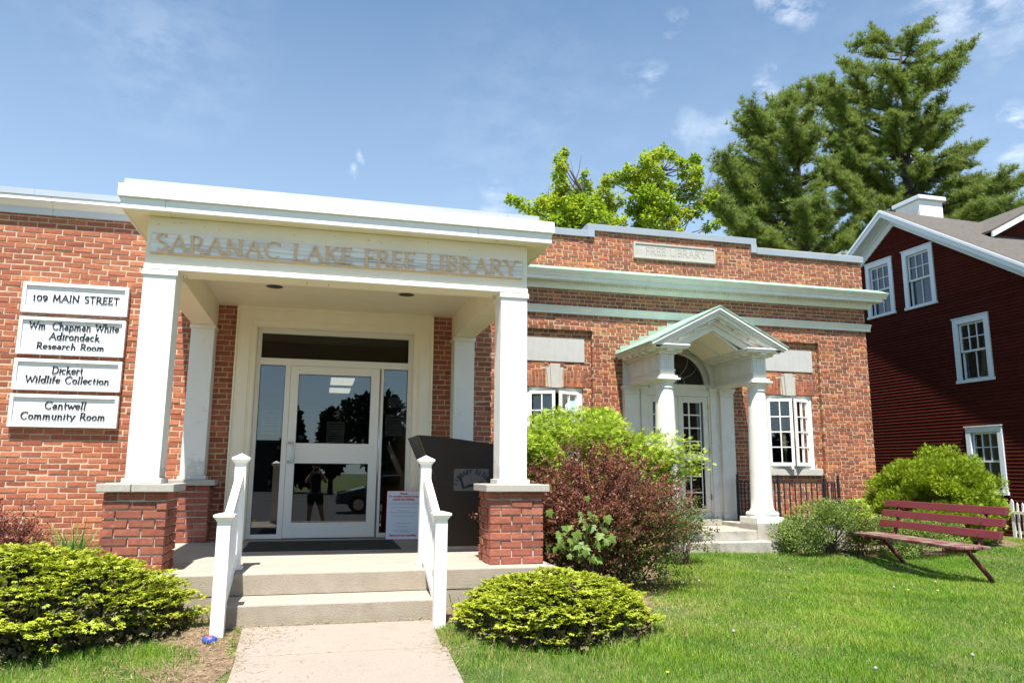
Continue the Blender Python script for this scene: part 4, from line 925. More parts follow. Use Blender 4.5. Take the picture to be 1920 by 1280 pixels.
# inscription stone
pl = thing('inscription_stone', 'pale carved stone panel lettered FREE LIBRARY, set in the brick parapet', 'plaque', (5.63, YR, 4.28))
m = MB(); m.box(4.887, 6.383, YR-.022, YR+.06, 4.288, 4.558); m.build('slab', 'limestone', pl, bevel=.003)
m = MB(); rectframe(m, 4.888, 6.382, 4.289, 4.557, .03, .03, .025, .028, YR-.034, YR-.0222); m.build('raised_border', 'limestone', pl, bevel=.002)
letters('FREE LIBRARY', 5.10, 4.365, YR-.022, .115, 'groove_shade_and_dull_grey', pl, width=1.11, thick=.055, thin=.065, serif=.05, depth=.0012, name='letter_shade')  # slightly raised darker strokes paint the shade inside the cut letters
for x in (5.0, 6.29): m = MB(); m.box(x, x+.012, YR-.0232, YR-.0221, 4.415, 4.427); m.build('point_shade', 'groove_shade_and_dull_grey', pl)  # shade of the cut points, painted as small dark squares
# marble panels, keystones, sills, windows
for (kx, wx0, wx1, la, ra, lab) in ((3.54, 3.07, 4.01, 24, 26, 'left'), (7.71, 7.25, 8.17, 27, 23, 'right')):
    m = MB(); m.box(kx-.495, kx+.495, YP-.012, YP+.05, 2.513, 2.883); m.build('marble_panel', 'marble', lib, bevel=.002)
    m = MB(); m.prism([(kx-.105, 2.103), (kx+.105, 2.103), (kx+.142, 2.422), (kx-.142, 2.422)], lambda u, v, w_: (u, w_, v), YP-.012, YP+.05); m.build('keystone', 'limestone', lib, bevel=.002)
    m = MB(); m.prism([(kx-.062, 2.096), (kx+.062, 2.096), (kx+.084, 2.474), (kx-.084, 2.474)], lambda u, v, w_: (u, w_, v), YP-.034, YP-.0122); m.build('keystone', 'limestone', lib, bevel=.002)
    m = MB(); m.box(wx0-.075, wx1+.085, YP-.055, YP+.1, .763, .866); m.build('sill', 'limestone', lib, bevel=.006)
    win = thing('casement_window', 'white casement window with both sashes open, %s' % ('half hidden behind the bright green bush' if lab == 'left' else 'right of the portico above the iron railing'), 'window', (kx, YR, .87), 'casement windows of the old library')
    m = MB(); rectframe(m, wx0, wx1, .868, 2.105, .055, .055, .04, .06, YP+.035, YP+.12); m.build('frame', 'old_white', win, bevel=.003)
    m = MB(); rectframe(m, wx0+.055, wx1-.055, .908, 2.045, .018, .018, .02, .02, YP+.06, YP+.10); m.build('stop', 'old_white', win)
    sw = (wx1-wx0-.11)/2
    for side in (-1, 1):
        ang = math.radians(la if side < 0 else ra); hx = wx0+.055 if side < 0 else wx1-.055; hy = YP+.034
        def T(u, v, w_): # u along sash from hinge, v outward normal thickness, w height
            if side < 0: return (hx+u*math.cos(ang)+v*math.sin(ang), hy-u*math.sin(ang)+v*math.cos(ang), w_)
            return (hx-u*math.cos(ang)-v*math.sin(ang), hy-u*math.sin(ang)+v*math.cos(ang), w_)
        def tb(m, u0, u1, v0, v1, z0, z1):
            c = [(u0, v0, z0), (u1, v0, z0), (u1, v1, z0), (u0, v1, z0), (u0, v0, z1), (u1, v0, z1), (u1, v1, z1), (u0, v1, z1)]
            m.add([T(*q) for q in c], [(0, 3, 2, 1), (4, 5, 6, 7), (0, 1, 5, 4), (1, 2, 6, 5), (2, 3, 7, 6), (3, 0, 4, 7)])
        z0, z1 = .918, 2.04; f = .048; t_ = .034
        m = MB(); tb(m, 0, f, 0, t_, z0, z1); tb(m, sw-f, sw, 0, t_, z0, z1); tb(m, f, sw-f, 0, t_, z0, z0+f+.01); tb(m, f, sw-f, 0, t_, z1-f, z1); sa = m.build('sash', 'white_paint', win, bevel=.002)
        m = MB(); tb(m, sw/2-.009, sw/2+.009, .004, .022, z0+f+.01, z1-f)
        for k in range(1, 4): zz = z0+f+.01+(z1-z0-2*f-.01)*k/4; tb(m, f, sw/2-.009, .004, .022, zz-.009, zz+.009); tb(m, sw/2+.009, sw-f, .004, .022, zz-.009, zz+.009)
        m.build('muntins', 'white_paint', sa, off=OFF[win])
        for a in range(2):
            for k in range(4):
                zz0 = z0+f+.01+(z1-z0-2*f-.01)*k/4; zz1 = z0+f+.01+(z1-z0-2*f-.01)*(k+1)/4
                m = MB(); tb(m, (f, sw/2)[a], (sw/2, sw-f)[a], .022, .0245, zz0, zz1); m.build('pane', 'window_glass', sa, off=OFF[win])
    for xx in (wx0+.16, wx1-.27, wx0+.42):
        m = MB(); n = 10; pts = [(xx+.11*k/n, YP+.24+.02*math.sin(k*2.2)) for k in range(n+1)]
        m.v = [(a, b, z) for z in (.9, 2.05) for a, b in pts]; m.f = [(k, k+1, n+2+k, n+1+k) for k in range(n)]; m.build('curtain', 'curtain', win)

# ------------------------------------------------------------------ portico
po = thing('portico', 'small white gabled portico on two round columns at the old library door', 'portico', (5.6, .8, -.2))
C0 = 5.60
for (cx, lab) in ((4.85, 0), (6.36, 1)):
    cy = .50
    prof = [(.235, .171), (.235, .178), (.228, .195), (.235, .205), (.236, .222), (.22, .243), (.185, .252), (.178, .262), (.172, .275), (.160, .30), (.157, .45), (.156, .8), (.150, 1.3), (.139, 1.7), (.130, 1.985), (.128, 2.0), (.139, 2.004), (.143, 2.014), (.139, 2.024), (.128, 2.028), (.127, 2.075), (.135, 2.085), (.152, 2.10), (.168, 2.118), (.172, 2.125)]
    m = MB(); m.lathe(prof, cx, cy, 36); c = m.build('column', 'old_white', po, smooth=False)
    for p in c.data.polygons: p.use_smooth = len(p.vertices) == 4
    m = MB(); m.box(cx-.175, cx+.175, cy-.175, cy+.175, 2.126, 2.1535); m.build('abacus', 'old_white', c, off=OFF[po], bevel=.003)
    m = MB(); m.box(cx-.235, cx+.235, cy-.235, cy+.235, .082, .170); m.build('plinth', 'old_white', c, off=OFF[po], bevel=.006)
    m = MB(); m.box(cx-.238, cx+.238, cy-.238, cy+.238, -.6, .080); m.build('pedestal', 'concrete_old', po, bevel=.006)
    # entablature block running back to the wall
    y0, y1 = .385, YR-.003; h_ = .112
    m = MB(); m.box(cx-h_, cx+h_, y0, y1, 2.155, 2.262); m.build('architrave', 'old_white', po, bevel=.002)
    m = MB(); m.box(cx-h_-.012, cx+h_+.012, y0-.012, y1, 2.2625, 2.280); m.build('taenia', 'old_white', po, bevel=.002)
    m = MB(); m.box(cx-h_-.032, cx+h_+.032, y0-.032, y1, 2.158, 2.188); m.build('necking', 'old_white', po, bevel=.003)
    m = MB(); m.box(cx-h_+.004, cx+h_-.004, y0+.004, y1, 2.2805, 2.505); m.build('frieze', 'old_white', po)
    # triglyph bars on front and both sides, with guttae below
    def tri(fx):
        for k in range(3): fx(k)
    for gx in (-.075, -.037, 0, .037, .075):
        m = MB(); m.box(cx+gx-.0125, cx+gx+.0125, y0-.006, y0+.0035, 2.281, 2.50); m.build('triglyph_bar', 'old_white', po)
    for gx in np.linspace(-.085, .085, 8):
        m = MB(); m.box(cx+gx-.006, cx+gx+.006, y0-.010, y0-.0005, 2.243, 2.2615); m.build('gutta', 'old_white', po)
    for sd in (-1, 1):
        for yc in (.47, .75, 1.03, 1.31, 1.5):
            for k in (-.036, 0, .036):
                xx = cx+sd*(h_-.004); m = MB(); m.box(min(xx, xx+sd*.010), max(xx, xx+sd*.010), yc+k-.012, yc+k+.012, 2.281, 2.50); m.build('triglyph_bar', 'old_white', po)
    # cornice return with mutules
    m = MB(); m.box(cx-.142, cx+.142, y0-.03, y1, 2.5055, 2.535); m.build('bed_moulding', 'old_white', po, bevel=.003)
    cxa, cxb = cx-.275, cx+.275
    m = MB(); m.box(cxa, cxb, .235, y1, 2.575, 2.607); m.build('corona', 'old_white', po, bevel=.002)
    m = MB(); m.box(cxa-.018, cxb+.018, .215, y1, 2.6075, 2.632); m.build('cymatium', 'old_white', po, bevel=.004)
    m = MB(); m.box(cx-.055, cx+.055, .255, y0-.031, 2.540, 2.5745); m.build('mutule', 'old_white', po)
    for sd in (-1, 1):
        for yc in (.45, .68, .91, 1.14, 1.37):
            xa = cx+sd*.143; xb = cx+sd*.255; m = MB(); m.box(min(xa, xb), max(xa, xb), yc-.05, yc+.05, 2.540, 2.5745); m.build('mutule', 'old_white', po)
    m = MB(); m.box(cx-.142, cx+.142, y0-.03, y1, 2.5355, 2.5748); m.build('soffit_block', 'old_white', po)
# roof: raking cornice + slabs
AX, AZ = 5.625, 3.215; EZ = 2.652; HW = 1.085; SL = (AZ-EZ)/HW; ca = math.cos(math.atan(SL))
def rake(name, y0, y1, t0, t1, material, xo=0., hw=HW):   # slab between offsets t0..t1 (down from roof line)
    for sd in (-1, 1):
        m = MB(); a0, a1 = t0/ca, t1/ca
        m.prism([(AX, AZ-a0), (AX+sd*(hw), AZ-a0-SL*hw), (AX+sd*(hw-xo), AZ-a1-SL*(hw-xo)), (AX, AZ-a1)], lambda u, v, w_: (u, w_, v), y0, y1); m.build(name, material, po, bevel=.002 if y1-y0 < .3 else 0)
rake('roof_sheet', .175, YR-.03, -.016, -.001, 'copper_green', 0, HW+.03)
rake('raking_cymatium', .185, .25, .0, .042, 'old_white', .015, HW+.02)
rake('raking_cymatium', .205, .27, .0425, .075, 'old_white', .02, HW-.01)
rake('raking_corona', .235, .29, .0755, .125, 'old_white', .03, HW-.06)
rake('roof_boards', .251, YR-.004, .001, .040, 'old_white')
rake('raking_soffit', .2905, .415, .115, .135, 'old_white', .02, HW-.10)
rake('raking_bed', .36, .42, .136, .200, 'old_white', .03, HW-.16)
rake('inner_rake_board', .4205, .47, .05, .285, 'old_white', .06, HW-.22)
for sd in (-1, 1):      # mutules under the rake
    for k, s in enumerate((.10, .34, .58, .80)):
        xc = AX+sd*s; zc = AZ-SL*s-.150/ca; c_, s_ = ca, math.sin(math.atan(SL))*(-sd)
        m = MB(); q = []
        for (a, b) in ((-.055, -.014), (.055, -.014), (.055, .014), (-.055, .014)): q.append((xc+a*c_-b*s_, zc+a*s_+b*c_))
        m.prism(q, lambda u, v, w_: (u, w_, v), .285, .358); m.build('mutule', 'old_white', po)
m = MB()
for sd in (-1, 1):     # V ceiling with battens
    m = MB(); zt = 2.935; m.prism([(C0, zt), (C0+sd*.47, 2.640), (C0+sd*.47, 2.628), (C0, zt-.012)], lambda u, v, w_: (u, w_, v), .471, YR-.03); m.build('ceiling_board', 'warm_bounce_paint', po)
    for yb in (.475, .98, 1.50):
        m = MB(); m.prism([(C0, zt-.012), (C0+sd*.47, 2.628), (C0+sd*.47, 2.604), (C0, zt-.036)], lambda u, v, w_: (u, w_, v), yb, yb+.05); m.build('ceiling_batten', 'old_white', po)
# stepped flashing where the roof meets the brick
m = MB(); nst = 13
for k in range(nst):
    xa = AX-HW+k*.083; zb = AZ-SL*(AX-xa); m.box(xa, xa+.082, YR-.012, YR-.0005, zb+.0, zb+.085+(.03 if k % 2 else .0))
m.build('stepped_flashing', 'flashing_flaked', po)
# wall behind: tympanum with arched fanlight
yw = YR-.02; ar = .505; spr = 2.215; n = 24
arcp = [(C0+ar*math.cos(PI*k/n), spr+ar*math.sin(PI*k/n)) for k in range(n+1)]
m = MB()       # wall panel with arched hole: strips above arch
for k in range(n):
    (xa, za), (xb, zb) = arcp[k], arcp[k+1]; m.prism([(xb, zb), (xa, za), (xa, min(2.93, AZ-SL*abs(xa-AX)-.06)), (xb, min(2.93, AZ-SL*abs(xb-AX)-.06))], lambda u, v, w_: (u, w_, v), yw, yw+.1, True)
for xa, xb in ((4.66, C0-ar), (C0+ar, 6.56)): m.prism([(xa, 2.155), (xb, 2.155), (xb, AZ-SL*abs(xb-AX)-.06), (xa, AZ-SL*abs(xa-AX)-.06)], lambda u, v, w_: (u, w_, v), yw, yw+.1)
m.build('tympanum', 'old_white', po)
def arch_band(r0, r1, y0, y1, name, parent, material):
    m = MB(); N_ = 28
    for k in range(N_):
        a, b = PI*k/N_, PI*(k+1)/N_
        m.prism([(C0+r1*math.cos(a), spr+r1*math.sin(a)), (C0+r1*math.cos(b), spr+r1*math.sin(b)), (C0+r0*math.cos(b), spr+r0*math.sin(b)), (C0+r0*math.cos(a), spr+r0*math.sin(a))], lambda u, v, w_: (u, w_, v), y0, y1, False)
    return m.build(name, material, parent)
arch_band(.505, .565, yw-.035, yw, 'arch_moulding', po, 'old_white'); arch_band(.565, .59, yw-.02, yw, 'arch_moulding', po, 'old_white')
fan_ = thing('fanlight', 'dark half round fanlight with curved tracery above the portico door', 'window', (C0, YR, spr))
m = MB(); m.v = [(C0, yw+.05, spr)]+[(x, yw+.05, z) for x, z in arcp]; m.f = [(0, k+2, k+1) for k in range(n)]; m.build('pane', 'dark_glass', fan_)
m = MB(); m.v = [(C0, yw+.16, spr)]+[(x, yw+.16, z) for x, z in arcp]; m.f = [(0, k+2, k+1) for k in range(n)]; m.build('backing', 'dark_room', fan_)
for a in (-52, -27, 0, 27, 52):
    aa = math.radians(90+a); pts = []
    for t_ in np.linspace(0, 1, 12):
        r_ = .16+.33*t_; off = .11*math.sin(PI*t_); pts.append((C0+r_*math.cos(aa+off*(1 if a >= 0 else -1)), yw+.043, spr+r_*math.sin(aa+off*(1 if a >= 0 else -1))))
    m = MB(); m.tube(pts, .005, 5); m.build('tracery', 'groove_shade_and_dull_grey', fan_)
m = MB(); m.tube([(C0+.16*math.cos(t_), yw+.043, spr+.16*math.sin(t_)) for t_ in np.linspace(0, PI, 14)], .005, 5); m.build('tracery', 'groove_shade_and_dull_grey', fan_)
m = MB(); m.box(C0-.50, C0+.50, YR-.055, YR-.0005, 2.135, 2.212); m.build('transom_bar', 'old_white', po, bevel=.003)
m = MB(); m.box(C0-.53, C0+.53, YR-.045, YR+.0, 2.022, 2.1345); m.build('lintel', 'old_white', po, bevel=.002)
# pilasters
for sd in (-1, 1):
    for (a, b, yy) in ((.72, .955, .11), (.56, .66, .07)):
        x0, x1 = sorted((C0+sd*a, C0+sd*b))
        m = MB(); m.box(x0, x1, YR-yy, YR-.0005, .17, 2.02); p = m.build('pilaster', 'old_white', po, bevel=.003)
        m = MB(); m.box(x0-.014, x1+.014, YR-yy-.014, YR-.001, .06, .1695); m.build('base', 'old_white', p, off=OFF[po], bevel=.006)
        for (z0, z1, e) in ((2.0205, 2.035, .010), (2.0355, 2.085, .0), (2.0855, 2.11, .014), (2.1105, 2.154, .026)):
            m = MB(); m.box(x0-e, x1+e, YR-yy-e, YR-.001, z0, z1); m.build('capital', 'old_white', p, off=OFF[po], bevel=.002)
    x0, x1 = sorted((C0+sd*.661, C0+sd*.719)); m = MB(); m.box(x0, x1, YR-.045, YR-.0005, .06, 2.15); m.build('filler_board', 'old_white', po)
    x0, x1 = sorted((C0+sd*.531, C0+sd*.559)); m = MB(); m.box(x0, x1, YR-.045, YR+.05, .06, 2.134); m.build('jamb', 'old_white', po)
# pair of glazed doors
dd = thing('paned_door', 'white double door with small panes and screen leaves under the portico', 'door', (C0, YR, .08))
for sd in (-1, 1):
    x0, x1 = (C0-.528, C0-.003) if sd < 0 else (C0+.003, C0+.528); yy = YR-.03
    gx0, gx1 = x0+.085, x1-.085
    m = MB(); m.box(x0, gx0, yy, yy+.035, .082, 2.018); m.box(gx1, x1, yy, yy+.035, .082, 2.018); m.box(gx0, gx1, yy, yy+.035, 1.93, 2.018); m.box(gx0, gx1, yy, yy+.035, 1.0, 1.09); m.box(gx0, gx1, yy, yy+.035, .082, .235)
    lf = m.build('leaf', 'old_white', dd, bevel=.003)
    for z0, z1 in ((.235, 1.0), (1.09, 1.93)):
        m = MB(); m.box(gx0, gx1, yy+.022, yy+.025, z0, z1); m.build('screen', 'dark_glass', lf, off=OFF[dd])
        m = MB(); px0, px1 = gx0-.02, gx1-.05
        m.box(gx1-.055, gx1-.043, yy+.006, yy+.021, z0, z1)
        nr = 4 if z0 > 1 else 3
        xm = gx0+.105; m.box(xm-.011, xm+.011, yy+.006, yy+.021, z0, z1)
        for k in range(nr+1): zz = z0+(z1-z0)*k/nr; m.box(gx0, xm-.0112, yy+.007, yy+.020, zz-.010, zz+.010); m.box(xm+.0112, gx1-.0552, yy+.007, yy+.020, zz-.010, zz+.010)
        m.build('muntins', 'white_paint', lf, off=OFF[dd])
    m = MB(); m.box(gx0-.03, gx1+.03, YR+.10, YR+.11, .1, 2.0); m.build('backing', 'dark_room', dd)
for zz in (1.15, .42, 1.86):
    m = MB(); m.box(C0+.520, C0+.540, YR-.052, YR-.044, zz-.045, zz+.045); m.build('hinge', 'brass', dd)
v, f = icosphere(.024, 2); m = MB(); m.v = [(C0+.055+a, YR-.085+b, 1.02+c) for a, b, c in v]; m.f = f; m.build('door_knob', 'brass', dd, smooth=True)
m = MB(); m.tube([(C0+.055, YR-.03, 1.02), (C0+.055, YR-.07, 1.02)], .009, 8); m.build('knob_stem', 'brass', dd)
# steps
ps = thing('portico_steps', 'weathered grey stone steps and landing below the portico', 'steps', (5.5, .4, -.3))
m = MB(); m.box(4.62, 6.60, .268+.03, YR-.03, -.6, -.005); m.build('landing', 'concrete', ps, bevel=.008)
m = MB(); m.box(4.70, 6.455, .03, .297, -.6, -.138); m.build('lower_step', 'concrete_old', ps, bevel=.010)
m = MB(); m.box(5.09, 6.12, .27, .2975, -.137, -.006); m.build('riser', 'concrete_old', ps, bevel=.004)
m = MB(); m.box(5.02, 6.18, YR-.26, YR-.04, -.004, .080); m.build('threshold', 'concrete_old', ps, bevel=.006)
m = MB(); m.box(6.19, 6.62, .75, YR-.01, -.6, .058); m.box(4.6, 5.01, .75, YR-.01, -.6, .058); m.build('side_kerb', 'concrete_old', ps, bevel=.006)

# ------------------------------------------------------------------ iron railing of the window well
ir = thing('iron_railing', 'low black iron railing with ball finials around the window well', 'railing', (7.1, .6, .1))
def ipost(x, y, z0, z1):
    m = MB(); m.box(x-.016, x+.016, y-.016, y+.016, z0, z1); m.lathe([(.012, 0), (.022, .01), (.010, .02), (.02, .034), (.024, .046), (.018, .06), (.004, .068)], x, y, 12, z1); m.build('post', 'black_iron', ir)
def run(p0, p1, z0, z1, sp=.09):
    p0, p1 = Vector(p0), Vector(p1); L_ = (p1-p0).length; n = max(1, int(round(L_/sp))); d_ = (p1-p0).normalized(); s_ = Vector((-d_.y, d_.x))
    for zz in (z0+.03, z1):
        m = MB(); a, b = p0, p1; h_ = .010
        m.add([(a.x-s_.x*h_, a.y-s_.y*h_, zz-.008), (b.x-s_.x*h_, b.y-s_.y*h_, zz-.008), (b.x+s_.x*h_, b.y+s_.y*h_, zz-.008), (a.x+s_.x*h_, a.y+s_.y*h_, zz-.008),
               (a.x-s_.x*h_, a.y-s_.y*h_, zz+.008), (b.x-s_.x*h_, b.y-s_.y*h_, zz+.008), (b.x+s_.x*h_, b.y+s_.y*h_, zz+.008), (a.x+s_.x*h_, a.y+s_.y*h_, zz+.008)], [(0, 3, 2, 1), (4, 5, 6, 7), (0, 1, 5, 4), (1, 2, 6, 5), (2, 3, 7, 6), (3, 0, 4, 7)]); m.build('rail', 'black_iron', ir)
    for k in range(1, n):
        q = p0+(p1-p0)*k/n; m = MB(); m.box(q.x-.007, q.x+.007, q.y-.007, q.y+.007, z0+.02, z1); m.build('bar', 'black_iron', ir)
for (x, y) in ((6.52, 1.42), (6.63, .47), (7.66, .47), (7.66, .80)): ipost(x, y, .04, .715)
run((6.52, 1.42), (6.63, .47), .13, .665); run((6.63, .47), (7.66, .47), .13, .665); run((7.66, .47), (7.66, .80), .13, .665, .075)
for k in (0, 1): m = MB(); m.tube([(6.505, 1.40, .665-.01), (6.48, 1.36, .67), (6.465, 1.34, .655), (6.462, 1.335, .63), (6.475, 1.34, .62)], .009, 6)
m.build('scroll', 'black_iron', ir)
t = thing('window_well_wall', 'low concrete wall of the window well under the iron railing', 'wall', (7.1, .5, -.3))
m = MB(); m.box(6.60, 7.74, .40, .54, -.6, .11); m.box(7.60, 7.74, .541, YR-.01, -.6, .11); m.build('kerb_wall', 'concrete_old', t, bevel=.008)

# ================================================================== RED HOUSE
HP = Vector((12.5, 1.6)); HD = Vector((-.035911, .999355)); HN = Vector((HD.y, -HD.x))     # HN points into the house
def H(s, o, z): p = HP+HD*s-HN*o; return (p.x, p.y, z)
house = thing('red_house', 'tall dark red clapboard house with white trimmed gable and white chimney', 'house', H(2.56, 0, -.4))
def hb(m, s0, s1, o0, o1, z0, z1):
    m.add([H(s0, o0, z0), H(s1, o0, z0), H(s1, o1, z0), H(s0, o1, z0), H(s0, o0, z1), H(s1, o0, z1), H(s1, o1, z1), H(s0, o1, z1)],
          [(0, 3, 2, 1), (4, 5, 6, 7), (0, 1, 5, 4), (1, 2, 6, 5), (2, 3, 7, 6), (3, 0, 4, 7)])
SA, HZ, HS = 2.56, 6.45, .65      # apex station, wall apex height, slope
HW0, HW1 = -2.0, 7.1
HWIN = [('w1', 2.69, 3.50, 4.34, 5.64, 'upper gable window half hidden behind the brick cornice'), ('w2', 1.56, 2.38, 4.33, 5.64, ''), ('w3', .41, 1.23, 2.59, 3.89, ''), ('w4', .36, 1.16, .42, 1.71, '')]
wh = [(a, b, c, d) for _, a, b, c, d, _l in HWIN]
z = -.30; rows = []; k = 0
cb = {}
while z < HZ:
    top = z+.0685; lim = (HZ-top)/HS; a, b = max(HW0, SA-lim), min(HW1, SA+lim)
    if b-a > .1:
        for (s0, s1, _z0, _z1) in clip_rects((a, b, z, top), wh, .05, .03):
          sj = s0+(s1-s0)*random.uniform(.25, .75)
          for s0, s1 in (((s0, sj-.0015), (sj+.0015, s1)) if s1-s0 > 3 else ((s0, s1),)):
            m = MB(); m.add([H(s0, .022, z), H(s1, .022, z), H(s1, .004, top+.004), H(s0, .004, top+.004), H(s0, 0, z), H(s1, 0, z), H(s1, 0, top), H(s0, 0, top)],
                  [(0, 3, 2, 1), (0, 1, 5, 4), (1, 2, 6, 5), (3, 0, 4, 7)]); m.build('clapboard', 'clapboard_red', house)
    z += .0685
def wallpoly(m, o0, o1):
    P = [(HW0, -.8), (HW1, -.8), (HW1, HZ-HS*(HW1-SA)), (SA, HZ), (HW0, HZ-HS*(SA-HW0))]; return P
# backing wall in strips around the windows
H4 = [(a+.02, b-.02, c+.02, d-.02) for a, b, c, d in wh]
xs = sorted({HW0, HW1, SA, *[q for h in H4 for q in h[:2]]}); m = MB()
for a, b in zip(xs[:-1], xs[1:]):
    mid = (a+b)/2; hs = sorted([h[2:] for h in H4 if h[0] < mid < h[1]]); zc = -.8
    for c, d in hs: hb(m, a, b, -.15, 0.0, zc, c); zc = d
    za, zb = HZ-HS*abs(a-SA), HZ-HS*abs(b-SA)
    m.add([H(a, 0, zc), H(b, 0, zc), H(b, 0, zb), H(a, 0, za), H(a, -.15, zc), H(b, -.15, zc), H(b, -.15, zb), H(a, -.15, za)], [(0, 1, 2, 3), (7, 6, 5, 4), (0, 4, 5, 1), (1, 5, 6, 2), (2, 6, 7, 3), (3, 7, 4, 0)])
m.build('gable_wall', 'clapboard_red', house)
m = MB(); hb(m, HW0, HW0+.15, -10, -.15, -.8, HZ-HS*(SA-HW0)-.05); hb(m, HW1-.15, HW1, -10, -.15, -.8, HZ-HS*(HW1-SA)-.05); hb(m, HW0, HW1, -10.15, -10, -.8, 3.2); m.build('side_wall', 'clapboard_red', house)
m = MB(); hb(m, HW0+.2, HW1-.2, -2.5, -2.4, -.8, 5.2); m.build('room_wall', 'dark_room', house)
RZ = 6.665
def slope(name, material, o0, o1, t0, t1, s_out=.25, inset=0.):
    for sd in (-1, 1):
        e = (SA-HW0 if sd < 0 else HW1-SA)+s_out; q = [(0, -t0), (e, -t0-HS*e), (e, -t1-HS*e), (0, -t1)]; m = MB()
        m.prism(q, lambda u, v, w_: H(SA+sd*u, w_, RZ+v), o0, o1); m.build(name, material, house)
slope('roof_slope', 'shingle', .36, -10.2, -.012, .05, .32)
slope('roof_crown', 'house_trim', .395, .34, .0, .06, .34)
slope('barge_board', 'house_trim', .37, .335, .0605, .165, .30)
slope('frieze_board', 'house_trim', .035, .0, .150, .33, .0)
slope('bed_moulding', 'house_trim', .075, .0355, .125, .172, .0)
for sd in (-1, 1):     # soffit boards
    L_ = (SA-HW0 if sd < 0 else HW1-SA)+.2; n = int(L_/.085)
    for k in range(n):
        a = k*.085+.004; b = a+.079; m = MB()
        m.prism([(a, -.105-HS*a), (b, -.105-HS*b), (b, -.12-HS*b), (a, -.12-HS*a)], lambda u, v, w_: H(SA+sd*u, w_, RZ+v), .334, .0); m.build('soffit_board', 'house_trim', house)
# windows
def sash_window(s0, s1, z0, z1, label, cols, blind=0.):
    t = thing('sash_window', label, 'window', H((s0+s1)/2, 0, z0), 'white sash windows of the red house'); tr = .105
    m = MB(); hb(m, s0, s0+tr, 0.0, .045, z0+.06, z1); hb(m, s1-tr, s1, .0, .045, z0+.06, z1); hb(m, s0+tr, s1-tr, .0, .045, z1-tr, z1); m.build('casing', 'house_trim', t, bevel=.004)
    m = MB(); hb(m, s0-.02, s1+.02, .0, .060, z0, z0+.058); m.build('sill', 'house_trim', t, bevel=.004)
    m = MB(); hb(m, s0-.015, s1+.015, .0, .062, z1+.001, z1+.022); m.build('drip_cap', 'house_trim', t)
    a, b, c, d = s0+tr, s1-tr, z0+.058, z1-tr; mid = (c+d)/2
    for nm, zc, zd, o in (('upper_sash', mid-.01, d, -.012), ('lower_sash', c, mid+.02, -.048)):
        f = .035; m = MB(); hb(m, a, a+f, o-.03, o, zc, zd); hb(m, b-f, b, o-.03, o, zc, zd); hb(m, a+f, b-f, o-.03, o, zd-f, zd); hb(m, a+f, b-f, o-.03, o, zc, zc+f); sa = m.build(nm, 'house_trim', t)
        m = MB(); nr = 2; w_ = b-a-2*f; h_ = zd-zc-2*f; nc = cols if nm == 'upper_sash' else (2 if cols == 3 else 2)
        for k in range(1, nc): q = a+f+w_*k/nc; hb(m, q-.008, q+.008, o-.02, o-.002, zc+f, zd-f)
        if nm == 'upper_sash': q = zc+f+h_/2; [hb(m, a+f+w_*j/nc+(.008 if j else 0), a+f+w_*(j+1)/nc-(.008 if j < nc-1 else 0), o-.02, o-.002, q-.008, q+.008) for j in range(nc)]
        m.build('muntins', 'house_trim', sa, off=OFF[t])
        m = MB(); hb(m, a+f, b-f, o-.026, o-.022, zc+f, zd-f); m.build('pane', 'house_glass', sa, off=OFF[t])
    if blind:
        n = int((d-c)*blind/.03)
        m = MB()
        for k in range(n): zz = d-.02-k*.03; hb(m, a, b, -.16, -.135, zz-.022, zz-.016)
        m.build('blind', 'blind', t)
    m = MB(); hb(m, a-.02, b+.02, -.30, -.29, c, d); m.build('backing', 'dark_room', t)
sash_window(2.69, 3.50, 4.34, 5.64, 'gable window of the red house half hidden by the brick building cornice', 3)
sash_window(1.56, 2.38, 4.33, 5.64, 'gable window of the red house standing fully clear, nearest the peak', 3)
sash_window(.41, 1.23, 2.59, 3.89, 'middle storey window of the red house with a lowered blind', 3, 1.)
sash_window(.36, 1.16, .42, 1.71, 'ground floor window of the red house above the rounded evergreen', 3)
ch = MB(); ch.box(13.28, 13.93, 4.28, 5.02, 6.0, 7.10); c_ = ch.build('chimney', 'white_paint', house, bevel=.01)
m = MB(); m.box(13.22, 13.99, 4.22, 5.08, 7.101, 7.20); m.build('chimney_cap', 'house_trim', c_, off=OFF[house], bevel=.01)
# cross gable (dormer)
dx, dz, dy0 = 15.55, 6.92, 3.05
def dslab(name, material, y0, y1, t0, t1, e=1.95, sl=.52):
    for sd in (-1, 1):
        m = MB(); m.prism([(0, -t0), (e, -t0-sl*e), (e, -t1-sl*e), (0, -t1)], lambda u, v, w_: (dx+sd*u, w_, dz+v), y0, y1); m.build(name, material, house)
dslab('dormer_roof', 'shingle', dy0-.32, 6.2, -.01, .04, 2.0); dslab('dormer_fascia', 'house_trim', dy0-.34, dy0-.30, .0405, .15, 1.98); dslab('dormer_soffit', 'house_trim', dy0-.299, dy0, .15, .165, 1.95)
m = MB(); m.prism([(-1.7, -2.5), (1.7, -2.5), (1.7, -.17-.52*1.7), (0, -.17), (-1.7, -.17-.52*1.7)], lambda u, v, w_: (dx+u, w_, dz+v), dy0, dy0+.1); m.build('dormer_wall', 'clapboard_red', house)

